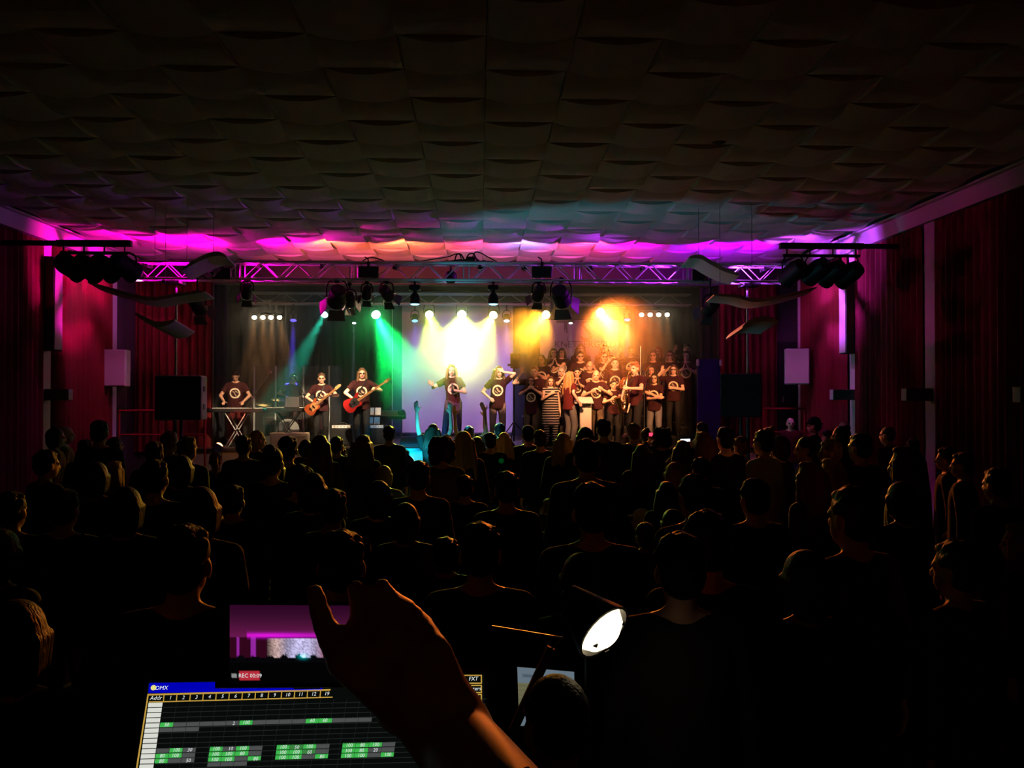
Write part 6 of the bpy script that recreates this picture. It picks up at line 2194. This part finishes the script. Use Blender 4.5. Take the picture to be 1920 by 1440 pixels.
for px, py, w_, ky, hs_, hc, tp, tn, lb in AUD:
    d = 1600 * 0.185 / w_
    z = CAM_Z - (py - 740) * d / 1600
    if ky in ('aud_down', 'aud_fem') and z < 1.38:
        k = 1.40 - z
        d2 = (CAM_Z - 1.42) * 1600 / (py - 740)
        d = min(d * 1.0, d2) if d2 > 2.2 else d
        z = CAM_Z - (py - 740) * d / 1600
    d = max(2.35, min(d, 16.6))
    p = P(px, py, d)
    z = p.z
    H = 1.70
    s = max(0.55, min(1.16, z / H))
    hm = CLOTH['knit'] if (hs_ == 'cap' and hc == 'grey') else (CLOTH['black'] if hs_ in ('cap', 'hat') else HAIR[hc])
    if ky == 'aud_phone':
        PHONES.append((Matrix.Translation((p.x, p.y, z - H * s)) @ Matrix.Rotation(math.pi + math.radians(tn), 4, 'Z') @ (V((-0.035, -0.40, 1.585)) * s), math.radians(tn)))
    person(ky, hs_, (p.x, p.y, z - H * s), math.pi + math.radians(tn), s, lb, hm, CLOTH[tp], CLOTH[rnd.choice(('black', 'jeans', 'charcoal'))], rnd.choice((0, 1, 2)), 'audience standing in the hall', hs_ == 'thin' and False, True, 'jacket')

# bright phone of the filming woman, red phone glow, green badges
def phone(c, rz, mt, label, w_=0.075, h_=0.15, tilt=0.0):
    t = thing('phone', c, label, 'phone', None, rz)
    R = Euler((tilt, 0, 0)).to_matrix()
    MB().rbox((0, 0, 0), (w_, 0.009, h_), 0.004, R).build('case', M['plastic'], t, False, False)
    MB().box(R @ V((0, -0.0055, 0)), (w_ * 0.92, 0.001, h_ * 0.92), R).build('display', mt, t, False, False)


phone(PHONES[1][0], PHONES[1][1], emit('phone_white', (0.75, 0.85, 1.0), 2.0), 'bright white phone held by the filming woman', 0.13, 0.065)
phone(PHONES[0][0], PHONES[0][1], emit('phone_red', (1.0, 0.05, 0.12), 1.6), 'small red glowing phone held by the curly-haired man', 0.07, 0.10)

# green round badges on two backs and one sleeve
gm = emit('badge_glow', (0.0, 0.5, 0.08), 0.06)  # weak emission makes the printed badges glow by themselves
for px, py, lb in ((940, 864, 'faint green badge on the back of the man in dark blue'), (1000, 865, 'faint green badge on the back of the man in the cap'), (1162, 864, 'faint green badge on the back of the bob-haired woman')):
    c = P(px, py, {940: 10.86, 1000: 11.26, 1162: 10.86}[px])
    o = MB().cyl((c.x, c.y, c.z), (c.x, c.y + 0.006, c.z), 0.035, n=8).build('badge', gm)
    origin_to(o, c)
    tag(o, lb, 'badge', 'green badges on backs')
# ------------------------------------------------------------------ technicians' desk in the foreground
RISER = 0.42
b = MB().box((0.1, -0.05, RISER / 2), (3.2, 2.7, RISER))
o = b.build('floor_riser', M['black'])
tag(o, 'black platform under the technicians in the foreground', None, None, 'structure')
DESK = 1.555
t = thing('desk', (0.0, 0.88, RISER), 'dark technicians\' desk carrying the screens', 'desk')
MB().rbox((0.0, 0.90, DESK - 0.02), (1.9, 0.58, 0.04), 0.006).build('tabletop', M['wood'], t)
for sx in (-0.9, 0.9):
    for sy in (0.66, 1.14):
        MB().box((sx, sy, (RISER + DESK) / 2 - 0.02), (0.05, 0.05, DESK - RISER - 0.04)).build('leg', M['black'], t)

# laptop with the lighting program
TLp = P(278, 1280, 0.88)
TRp = P(908, 1265, 0.905)
BLp = P(255.5, 1440, 0.848)
U = (TRp - TLp)
Wd = U.length
U.normalize()
Vd = (BLp - TLp)
Vd = (Vd - U * Vd.dot(U)).normalized()
Nn = U.cross(Vd)
if Nn.y > 0:
    Nn = -Nn
camp = V((0, 0, CAM_Z))


def on_screen(px, py, off=0.0):
    d = ray(px, py)
    tt = (TLp - camp).dot(Nn) / d.dot(Nn)
    return camp + d * tt + Nn * off


lap = thing('laptop', TLp + U * Wd / 2 + Vd * 0.24, 'laptop showing a lighting control grid with green cells', 'laptop')
Hs = 0.215
a0 = TLp - U * 0.008 - Vd * 0.008 - Nn * 0.001
cn = [a0, a0 + U * (Wd + 0.016), a0 + U * (Wd + 0.016) + Vd * (Hs + 0.03), a0 + Vd * (Hs + 0.03)]
MB().prism(cn, -Nn * 0.008).build('lid', M['plastic'], lap)
black_screen = emit('screen_black', (0.010, 0.014, 0.012), 0.22)
MB().prism([TLp, TLp + U * Wd, TLp + U * Wd + Vd * Hs, TLp + Vd * Hs], Nn * 0.0004).build('display', black_screen, lap)
hb = a0 + Vd * (Hs + 0.035)
MB().rbox(hb + U * (Wd / 2) + V((0, -0.13, -0.012)), (Wd + 0.016, 0.25, 0.02), 0.006, Matrix.Rotation(math.atan2(U.y, U.x), 3, 'Z')).build('keyboard_deck', M['plastic'], lap)


def vcol_material(name, strength):
    m = bpy.data.materials.new(name)
    m.use_nodes = True
    nt = m.node_tree
    nt.nodes.clear()
    o = nt.nodes.new('ShaderNodeOutputMaterial')
    e = nt.nodes.new('ShaderNodeEmission')
    a = nt.nodes.new('ShaderNodeVertexColor')
    a.layer_name = 'Col'
    e.inputs[1].default_value = strength
    nt.links.new(a.outputs[0], e.inputs[0])
    nt.links.new(e.outputs[0], o.inputs[0])
    return m


SCREEN_S = 0.85
VC = vcol_material('screen_pixels', SCREEN_S)
quads, cols = [], []


def sq(pts, col, off=0.0007):
    quads.append([on_screen(x, y, off) for x, y in pts])
    cols.append(col)


def c3(cx, cy):          # coordinates read off an enlarged crop of the screen
    return (240 + cx / 3.79, 1060 + cy / 3.79)


def srect(x0, y0, x1, y1, col, sl=-0.0265, lean=-0.145, off=0.0007):
    """slanted rectangle in crop coordinates: sl slope of rows, lean of columns"""
    h = y1 - y0
    sq([c3(x0, y0), c3(x1, y0 + sl * (x1 - x0)), c3(x1 + lean * h, y1 + sl * (x1 - x0)), c3(x0 + lean * h, y1)], col, off)


BLUE, GREEN, DIM, GREY, DGREY, WHITE, ORNG = (0.0, 0.0, 0.55), (0.06, 0.55, 0.09), (0.05, 0.26, 0.06), (0.085, 0.09, 0.09), (0.016, 0.02, 0.018), (0.80, 0.82, 0.74), (0.60, 0.36, 0.06)
srect(152, 836, 1388, 908, BLUE, -0.014, -0.10)
srect(1180, 838, 1372, 880, (0, 0, 0), -0.014, -0.1, 0.0009)
srect(140, 914, 1440, 926, ORNG)
srect(150, 968, 1455, 976, ORNG)
sq([c3(140, 914), c3(150, 914), c3(70, 1440), c3(58, 1440)], ORNG)
for x in (258, 350, 445, 537, 629, 722, 815, 908, 1001, 1094, 1186, 1278, 1370):
    y = 916 - 0.0265 * (x - 140)
    sq([c3(x - 3, y), c3(x + 3, y), c3(x - 1, y + 54), c3(x - 9, y + 54)], ORNG)
for i in range(14):
    y = 978 + 36.5 * i
    x = 148 - 5.3 * i
    srect(x, y, x + 100, y + 31, WHITE)
for i in range(13):
    y = 1008 + 36.5 * i
    x = 250 - 5.3 * i
    srect(x, y, x + 2300, y + 5, DGREY)
for i in range(16):
    x0 = 345 + 93 * i
    sq([c3(x0, 980 - 0.0265 * 93 * i), c3(x0 + 2, 980 - 0.0265 * 93 * i), c3(x0 - 70, 1440), c3(x0 - 72, 1440)], DGREY)


def cells(x0, y0, kinds, w=92, h=32):
    for i, k in enumerate(kinds):
        if k == ' ':
            continue
        srect(x0 + (w + 2) * i, y0 - 0.0265 * (w + 2) * i, x0 + (w + 2) * i + w, y0 + h - 0.0265 * (w + 2) * i, {'g': GREEN, 'd': DIM, 'x': GREY}[k])


cells(232, 1118, 'gxxxxxgxxxxggxxx')
cells(228, 1154, 'xxx')
cells(205, 1302, 'xgx'); cells(200, 1339, 'ggx'); cells(195, 1375, 'gxx')
cells(584, 1290, 'gxgx'); cells(578, 1327, 'gggx'); cells(573, 1363, 'ggxg'); cells(568, 1399, 'xxx')
cells(1060, 1277, 'gdgx'); cells(1055, 1313, 'ggdx'); cells(1050, 1349, 'ggxg')
cells(1527, 1264, 'gggx'); cells(1522, 1301, 'ggxx'); cells(1517, 1337, 'ggxg')
cells(2000, 1250, 'ggxg'); cells(1995, 1288, 'gxxg')


def c4(cx, cy):
    return (540 + cx / 3.79, 1060 + cy / 3.79)


def frame4(x0, y0, x1, y1, wd=8):
    for a in ((x0, y0, x1, y0 + wd), (x0, y1 - wd, x1, y1), (x0, y0, x0 + wd, y1), (x1 - wd, y0, x1, y1)):
        sq([c4(a[0], a[1]), c4(a[2], a[1]), c4(a[2], a[3]), c4(a[0], a[3])], ORNG)


frame4(1130, 778, 1378, 842); frame4(1130, 850, 1378, 908); frame4(1130, 914, 1378, 1042); frame4(1130, 1046, 1378, 1190)
me = bpy.data.meshes.new('control_grid')
vv, ff = [], []
inv = MW[lap.name].inverted()
for q in quads:
    o_ = len(vv)
    vv += [tuple(inv @ p) for p in q]
    ff.append((o_, o_ + 1, o_ + 2, o_ + 3))
me.from_pydata(vv, [], ff)
ca = me.color_attributes.new('Col', 'FLOAT_COLOR', 'CORNER')
for i, c in enumerate(cols):
    for j in range(4):
        ca.data[i * 4 + j].color = (*c, 1)
me.materials.append(VC)
o = bpy.data.objects.new('control_grid', me)
link(o)
o.parent = lap
o['label'] = 'green and grey channel cells with orange frame'
# lettering
TXT_W = emit('screen_text_white', (0.85, 0.9, 0.9), SCREEN_S)
TXT_Y = emit('screen_text_yellow', (0.75, 0.85, 0.15), SCREEN_S)
Rscr = Matrix((U, -Vd, Nn)).transposed().to_4x4()
tm = bmesh.new()
ty = bmesh.new()


def stext(s_, px, py, size_px, bm=None, sh=0.15):
    p = on_screen(px, py, 0.0012)
    k = size_px * 0.88 / 1600
    me = text_obj(s_, k, Matrix.Translation(p) @ Rscr, TXT_W, 'x', None, 0.0, 'CENTER', sh)
    (tm if bm is None else bm).from_mesh(me)
    bpy.data.meshes.remove(me)


stext('DMX', *c3(240, 873), 10)
stext('Addr', *c3(200, 944), 10)
for i in range(13):
    stext(str(i + 1) if i < 12 else '19', *c3(303 + 92.5 * i, 943 - 0.0265 * 93 * i), 9)
stext('Colors', *c3(1276, 857), 10)
for x, y, s_ in ((277, 1134, '50'), (752, 1124, '2'), (840, 1118, '100'), (1310, 1104, '60'), (1400, 1102, '60'), (345, 1313, '100'), (440, 1312, '30'), (245, 1355, '80'), (337, 1352, '100'), (240, 1392, '80'), (430, 1388, '50'),
                (628, 1304, '100'), (730, 1304, '10'), (818, 1300, '100'), (622, 1342, '100'), (716, 1340, '100'), (812, 1338, '80'), (617, 1382, '100'), (712, 1380, '100'), (908, 1376, '80'),
                (1104, 1292, '100'), (1200, 1294, '50'), (1290, 1288, '100'), (1100, 1330, '100'), (1195, 1328, '100'), (1290, 1328, '60'), (1096, 1366, '100'), (1190, 1364, '100'), (1378, 1360, '80'),
                (1572, 1280, '100'), (1666, 1278, '80'), (1760, 1275, '100'), (1567, 1318, '100'), (1660, 1316, '80'), (1758, 1313, '20'), (1562, 1355, '100'), (1656, 1352, '100'), (1845, 1346, '100')):
    stext(s_, *c3(x, y), 8.5)
stext('Masters', *c4(1312, 878), 10)
stext('FXT', *c4(1316, 808), 10)
stext('ern 1', *c4(1330, 980), 10, ty)
for bm, mt_, nm in ((tm, TXT_W, 'screen_lettering'), (ty, TXT_Y, 'screen_lettering')):
    me = bpy.data.meshes.new(nm)
    bm.to_mesh(me)
    bm.free()
    me.transform(inv)
    me.materials.clear()
    me.materials.append(mt_)
    o = bpy.data.objects.new(nm, me)
    link(o)
    o.parent = lap
    o['kind'] = 'stuff'
c = on_screen(*c3(183, 870), 0.0011)
MB().prism([c + U * (0.0026 * math.cos(a)) + Vd * (0.0026 * math.sin(a)) for a in [2 * math.pi * k / 16 for k in range(16)]], Nn * 0.0003).build('program_icon', emit('icon_yellow', (0.9, 0.85, 0.25), SCREEN_S), lap)

# phone on a stand recording the show
PY = 0.845
ph = thing('phone', P(552, 1210, PY), 'phone on a stand recording the show on its screen, behind the hand', 'phone')
pa, pb, pc, pd_ = P(431, 1134, PY + 0.012), P(690, 1136, PY + 0.012), P(690, 1280, PY - 0.014), P(431, 1282, PY - 0.014)
pn = (pb - pa).cross(pd_ - pa).normalized()
if pn.y > 0:
    pn = -pn
e = 0.004
uu, vv_ = (pb - pa).normalized(), (pd_ - pa).normalized()
ex = 0.014
MB().prism([pa - uu * ex - vv_ * e, pb + uu * ex - vv_ * e, pc + uu * ex + vv_ * e, pd_ - uu * ex + vv_ * e], -pn * 0.008).build('case', M['plastic'], ph)
# the picture on the phone, computed as coloured points on a fine grid
nx, ny = 110, 62
rr_ = np.random.RandomState(3)
gu, gv = np.meshgrid(np.linspace(0, 1, nx), np.linspace(0, 1, ny))
img = np.zeros((ny, nx, 3))
ceil_ = gv < 0.42
g = np.clip(gv / 0.42, 0, 1)
img[ceil_] = (np.stack([0.03 + 0.14 * g ** 2, 0.002 + 0.008 * g, 0.02 + 0.07 * g ** 2], -1))[ceil_]
band = np.exp(-((gv - 0.395) / 0.03) ** 2) * (gu > 0.12) * (0.4 + 0.6 * np.exp(-((gu - 0.3) / 0.3) ** 2))
img += band[..., None] * np.array([0.75, 0.0, 0.8])
st = (gv > 0.44) & (gv < 0.68) & (gu > 0.27)
stage = np.exp(-((gu - 0.52) / 0.12) ** 2)
img += (st * stage)[..., None] * np.array([0.65, 0.60, 0.95])
img += (st * np.exp(-((gu - 0.78) / 0.10) ** 2))[..., None] * np.array([0.85, 0.18, 0.20])
img += (st * np.exp(-((gu - 0.34) / 0.05) ** 2))[..., None] * np.array([0.55, 0.35, 0.30])
img *= np.where(st, 0.55 + 0.9 * rr_.rand(ny, nx), 1)[..., None]
for u0, w0 in ((0.06, 0.012), (0.17, 0.022)):
    img += ((np.abs(gu - u0) < w0) & (gv > 0.42) & (gv < 0.68))[..., None] * np.array([0.30, 0.02, 0.38])
img += ((gu < 0.27) & (gv > 0.42) & (gv < 0.68))[..., None] * np.array([0.035, 0.002, 0.012])
hd = 0.66 + 0.03 * np.sin(gu * 60) + 0.03 * rr_.rand(1, nx)
img[gv > hd] = (0.002, 0.002, 0.003)
cy = np.exp(-(((gu - 0.53) / 0.03) ** 2 + ((gv - 0.66) / 0.03) ** 2))
img += cy[..., None] * np.array([0.0, 0.6, 0.6])
img[gv > 0.74] = (0.001, 0.001, 0.0012)
rec = (np.abs(gu - 0.145) < 0.075) & (np.abs(gv - 0.905) < 0.055)
img[rec] = (0.55, 0.03, 0.05)
img[(np.abs(gu - 0.035) < 0.018) & (np.abs(gv - 0.90) < 0.02)] = (0.3, 0.3, 0.3)
btn = ((gu - 0.868) / 0.034) ** 2 + ((gv - 0.30) / 0.06) ** 2 < 1
img[btn] = (1.0, 0.12, 0.16)
me = bpy.data.meshes.new('display')
inv = MW[ph.name].inverted()
vs = []
for j in range(ny):
    for i in range(nx):
        a_ = pa.lerp(pb, i / (nx - 1))
        d_ = pd_.lerp(pc, i / (nx - 1))
        vs.append(tuple(inv @ (a_.lerp(d_, j / (ny - 1)) + pn * 0.0006)))
me.from_pydata(vs, [], [(j * nx + i, j * nx + i + 1, (j + 1) * nx + i + 1, (j + 1) * nx + i) for j in range(ny - 1) for i in range(nx - 1)])
ca = me.color_attributes.new('Col', 'FLOAT_COLOR', 'POINT')
ca.data.foreach_set('color', np.concatenate([img.reshape(-1, 3), np.ones((nx * ny, 1))], 1).ravel().astype(np.float32))
me.materials.append(VC)
o = bpy.data.objects.new('display', me)
link(o)
o.parent = ph
p_ = pa.lerp(pb, 0.148).lerp(pd_.lerp(pc, 0.148), 0.905) + pn * 0.001
text_obj('REC 00:09', 0.0052, Matrix.Translation(p_) @ Matrix((uu, -vv_, pn)).transposed().to_4x4(), TXT_W, 'display_lettering', ph, 0, 'CENTER')
# clip that holds the phone on the laptop lid
pm = (pa + pb + pc + pd_) / 4 - pn * 0.008
ly = on_screen(560, 1290, 0).y
MB().box((pm.x, (pm.y + ly) / 2 + 0.004, pm.z - 0.030), (0.05, abs(ly - pm.y) + 0.004, 0.012)).box((pm.x, pm.y + 0.004, pm.z - 0.01), (0.05, 0.008, 0.05)).build('lid_clip', M['plastic'], ph)

# ---- operator's hand: a standing person to the right of the camera reaching over the laptop
HY = 0.60
opx, opy = 0.40, 0.02
op_s = 1.04


def op_local(p):
    """world point -> figure coordinates of the operator (faces the stage)"""
    return Matrix.Rotation(-math.pi, 3, 'Z') @ ((V(p) - V((opx, opy, RISER))) / op_s)


wr_w = P(852, 1385, HY)
kn_w = [P(642, 1240, HY + 0.03), P(704, 1222, HY + 0.03), P(766, 1212, HY + 0.03), P(816, 1222, HY + 0.025)]
tips = [((606, 1168), (590, 1108)), ((680, 1150), (665, 1104)), ((734, 1142), (716, 1098)), ((788, 1168), (752, 1130))]
op = pose(fat=1.05, sleeve=1.4, hem=0.8)
op['L'] = tuple(op_local(wr_w))
op['Lhint'] = (0.3, 0.3, -1)
op['L'] = (0.26, 0.02, 0.84)
prims, hd_, arms_ = build_prims(op)
# replace the arm on the camera's side by the reaching one, with a finely modelled hand
sh_w = arms_['L'][0]
sgn = 'L' if abs(op_local((opx - 0.17, opy, 1.8)).x - arms_['L'][0].x) < 0.1 else 'R'
sh = arms_[sgn][0]
wr = op_local(wr_w)
el, wr2 = ik(sh, wr, 0.300, 0.270, (-0.3 if sgn == 'R' else 0.3, 0.2, -1))
old_wrist = arms_[sgn][2]
keep = []
for q in prims['body']:
    pts = [x for x in q[1:3] if isinstance(x, Vector)]
    far = False
    for x in pts:
        if (x.x * arms_[sgn][0].x > 0) and abs(x.x) > 0.19 and x.z < 1.35 and x.z > 0.6:
            far = True
    if q[0] == 'cap' and (q[1] - arms_[sgn][0]).length < 1e-6:
        far = True
    if not far:
        keep.append(q)
body = keep
body += [('cap', sh, el, 0.05, 0.042), ('cap', el, wr, 0.042, 0.027)]
HEADS['operator'] = hd_
POSES['operator'] = (op, arms_)
topk = [q for q in prims['top'] if not (q[0] in ('cone', 'cap') and len(q) > 2 and isinstance(q[1], Vector) and q[1].x * sh.x > 0 and ((q[1] - arms_[sgn][0]).length < 1e-6 or (q[1] - arms_[sgn][1]).length < 1e-6))]
topk += [('cap', sh, el, 0.066, 0.056), ('cone', el, el.lerp(wr, 0.62), 0.056, 0.046)]
# hand: palm and fingers
kn = [op_local(p) for p in kn_w]
hand = []
pc_ = (kn[1] + kn[2]) / 2
for k_ in kn:
    hand.append(('cap', wr, k_, 0.024, 0.0125))
    hand.append(('cap', wr.lerp(pc_, 0.45), k_, 0.023, 0.0125))
for k_, ((mx, my), (tx, ty_)) in zip(kn, tips):
    m1 = op_local(P(mx, my, HY + 0.06))
    tp = op_local(P(tx, ty_, HY + 0.075))
    hand.append(('cap', k_, m1, 0.0115, 0.0092))
    hand.append(('cap', m1, tp, 0.0092, 0.0074))
th0, th1, th2 = op_local(P(745, 1330, HY + 0.03)), op_local(P(712, 1270, HY + 0.06)), op_local(P(700, 1225, HY + 0.08))
hand += [('cap', wr.lerp(pc_, 0.15), th0, 0.021, 0.017), ('cap', th0, th1, 0.016, 0.012), ('cap', th1, th2, 0.012, 0.009)]
hand.append(('cap', wr, wr.lerp(pc_, 0.5), 0.030, 0.030))
request('operator/body', body + hand, 0.0050, 3)
request('operator/top', topk, 0.012, 4)
request('operator/bottom', prims['bottom'], 0.016, 3)
for sd_ in (1, -1):
    request('operator/shoe%d' % sd_, prims['shoes'][sd_], 0.014, 1)
request_hair('short', 'operator', 4)
# seated technician with cropped hair
request_person('technician', pose(sleeve=0.6, hem=0.82, head=(0.10, 0, 0.35), fat=1.05, sit=True, L=(0.22, -0.30, 0.95), R=(-0.22, -0.30, 0.95)), 0.009)
request_hair('buzz', 'technician', 1, 0.006)
flush()
person('operator', 'short', (opx, opy, RISER), math.pi, op_s, 'operator in black whose dark hand reaches over the laptop and phone', HAIR['dark'], CLOTH['black'], CLOTH['black'], 0, topname='sweater')
TY_ = 2.2
p = P(1042, 1270, TY_)
tk = p.z / 1.325
person('technician', 'buzz', (p.x, p.y, -0.375 * tk), math.pi, tk, 'technician with cropped hair and a lit ear in front of the tablet', HAIR['dark'], CLOTH['black'], CLOTH['black'], 0, topname='shirt')

zs = 0.42 * tk
ch = thing('chair', (p.x, p.y, 0), 'black chair under the technician with cropped hair', 'chair')
MB().rbox((p.x, p.y + 0.06, zs), (0.44, 0.44, 0.05), 0.015).build('seat', M['black'], ch)
MB().rbox((p.x, p.y - 0.20, zs + 0.30), (0.40, 0.035, 0.30), 0.012).build('backrest', M['black'], ch)
for sx in (-1, 1):
    for sy in (-0.14, 0.24):
        MB().cyl((p.x + sx * 0.19, p.y + sy, 0), (p.x + sx * 0.19, p.y + sy, zs), 0.014).build('leg', M['dark_steel'], ch, True)
    MB().cyl((p.x + sx * 0.17, p.y - 0.2, zs - 0.02), (p.x + sx * 0.17, p.y - 0.2, zs + 0.2), 0.012).build('back_post', M['dark_steel'], ch, True)
# tablet
TBY = 2.62
ta, tb, tcn, td = P(969.8, 1250.5, TBY), P(1076.4, 1259.7, TBY + 0.01), P(1078, 1362, TBY - 0.06), P(973.5, 1361, TBY - 0.06)
tab = thing('tablet', (ta + tcn) / 2, 'tablet with a pale list on its screen beyond the technician', 'tablet')
tn_ = (tb - ta).cross(td - ta).normalized()
if tn_.y > 0:
    tn_ = -tn_
tu, tv = (tb - ta).normalized(), (td - ta).normalized()
g_ = 0.01
MB().prism([ta - tu * g_ - tv * g_, tb + tu * g_ - tv * g_, tcn + tu * g_ + tv * g_, td - tu * g_ + tv * g_], -tn_ * 0.009).build('case', M['plastic'], tab)
nx, ny = 30, 40
gu, gv = np.meshgrid(np.linspace(0, 1, nx), np.linspace(0, 1, ny))
img = np.zeros((ny, nx, 3))
img[:] = (0.14, 0.19, 0.23)
img[(gv > 0.26) & (gv < 0.8)] = (0.17, 0.165, 0.085)
img[(gv > 0.26) & (gv < 0.8) & (np.floor(gv * 26) % 2 == 0)] = (0.145, 0.14, 0.075)
img[(gv > 0.12) & (gv < 0.17) & (gu > 0.08) & (gu < 0.3)] = (0.08, 0.11, 0.15)
me = bpy.data.meshes.new('display')
inv = MW[tab.name].inverted()
vs = []
for j in range(ny):
    for i in range(nx):
        vs.append(tuple(inv @ (ta.lerp(tb, i / (nx - 1)).lerp(td.lerp(tcn, i / (nx - 1)), j / (ny - 1)) + tn_ * 0.0008)))
me.from_pydata(vs, [], [(j * nx + i, j * nx + i + 1, (j + 1) * nx + i + 1, (j + 1) * nx + i) for j in range(ny - 1) for i in range(nx - 1)])
ca = me.color_attributes.new('Col', 'FLOAT_COLOR', 'POINT')
ca.data.foreach_set('color', np.concatenate([img.reshape(-1, 3), np.ones((nx * ny, 1))], 1).ravel().astype(np.float32))
me.materials.append(VC)
o = bpy.data.objects.new('display', me)
link(o)
o.parent = tab
mid = (tcn + td) / 2
MB().tube([mid - tn_ * 0.012, mid + V((0, 0.05, -0.1)), (mid.x, mid.y + 0.08, 0.9)], 0.01, 8).build('holder_arm', M['plastic'], tab, True)
MB().cyl((mid.x, mid.y + 0.08, 0.02), (mid.x, mid.y + 0.08, 0.9), 0.014).lathe([(0.14, 0), (0.14, 0.02), (0.02, 0.03)], (mid.x, mid.y + 0.08, 0), (0, 0, 1)).build('floor_stand', M['plastic'], tab, True)

# black folding stand bar before the tablet, with a bright edge
a_, b_ = P(1034, 1216, 2.45), P(962, 1372, 2.4)
st_ = thing('music_stand', (a_.x, 2.42, 0), 'black slanted stand bar crossing in front of the tablet', 'stand')
dd = (b_ - a_).normalized()
sd = dd.cross(V((0, 1, 0))).normalized()
MB().prism([a_ + sd * 0.012, a_ - sd * 0.012, b_ - sd * 0.012, b_ + sd * 0.012], (0, 0.02, 0)).build('bar', M['black'], st_)
MB().cyl(a_ - sd * 0.015 + V((0, -0.004, 0)), b_ - sd * 0.015 + V((0, -0.004, 0)), 0.0022, n=6).build('rail', M['chrome'], st_)
MB().cyl(b_, (b_.x - 0.02, b_.y, 0.02), 0.012).lathe([(0.15, 0), (0.15, 0.015), (0.02, 0.03)], (b_.x - 0.02, b_.y, 0), (0, 0, 1)).build('post', M['black'], st_)
q0, q1 = P(922, 1174, 2.5), P(1056, 1196, 2.5)
MB().cyl(q0, q1, 0.003, n=6).build('boom', M['steel'], st_)
MB().cyl(q1, a_, 0.003, n=6).build('joint', M['steel'], st_)

# warm desk lamp
LY = 2.4
lc = P(1128, 1181, LY)
t = thing('desk_lamp', (lc.x + 0.05, LY + 0.15, 0.02), 'glowing warm lamp with a dark shade right of the tablet', 'lamp')
dl = (camp - lc).normalized() * 0.62 + V((0.50, 0.12, -0.52))
dl.normalize()
MB().lathe([(0.02, -0.16), (0.038, -0.15), (0.085, -0.01), (0.091, 0.012), (0.083, 0.012), (0.076, -0.01)], lc, dl, 22).build('shade', M['black'], t, True)
MB().lathe([(0.077, -0.008), (0.062, 0.02), (0.034, 0.038), (0.003, 0.044)], lc, dl, 22).build('bulb', emit('warm_bulb', (1.0, 0.80, 0.46), 3.2), t, True)
x_, y_, z_ = frame_to(dl)
for a in (0.9, 3.4, 5.0):
    u_ = x_ * math.cos(a) + y_ * math.sin(a)
    MB().prism([lc + u_ * 0.062 + dl * 0.03, lc + u_ * 0.05 + dl * 0.035 + u_.cross(dl) * 0.008, lc + u_ * 0.05 + dl * 0.035 - u_.cross(dl) * 0.008], dl * 0.003).build('clip', M['black'], t)
bk = lc - dl * 0.13
MB().tube([bk, bk + V((0.03, 0.06, -0.02)), bk + V((0.06, 0.12, -0.15)), (bk.x + 0.06, bk.y + 0.13, 0.03)], 0.009, 8).lathe([(0.12, 0), (0.12, 0.02), (0.02, 0.03)], (bk.x + 0.06, bk.y + 0.13, 0.0), (0, 0, 1)).build('gooseneck', M['black'], t, True)
spot(lc + dl * 0.045, lc + dl, (1.0, 0.42, 0.14), 0.3, 100, 0.5, 0.03)

# ------------------------------------------------------------------ haze over the stage
hz = bpy.data.materials.new('stage_haze')
hz.use_nodes = True
nt = hz.node_tree
nt.nodes.clear()
o_ = nt.nodes.new('ShaderNodeOutputMaterial')
vs_ = nt.nodes.new('ShaderNodeVolumeScatter')
vs_.inputs['Color'].default_value = (1, 1, 1, 1)
vs_.inputs['Density'].default_value = HAZE
vs_.inputs['Anisotropy'].default_value = 0.75
nt.links.new(vs_.outputs[0], o_.inputs['Volume'])
b = MB().box(((OX0 + OX1) / 2, (17.3 + 22.95) / 2, (1.02 + 4.95) / 2), (OX1 - OX0 + 0.6, 22.95 - 17.3, 4.95 - 1.02))
o = b.build('stage_haze', hz)
tag(o, 'thin haze over the stage showing the coloured beams', 'haze', None, 'stuff')
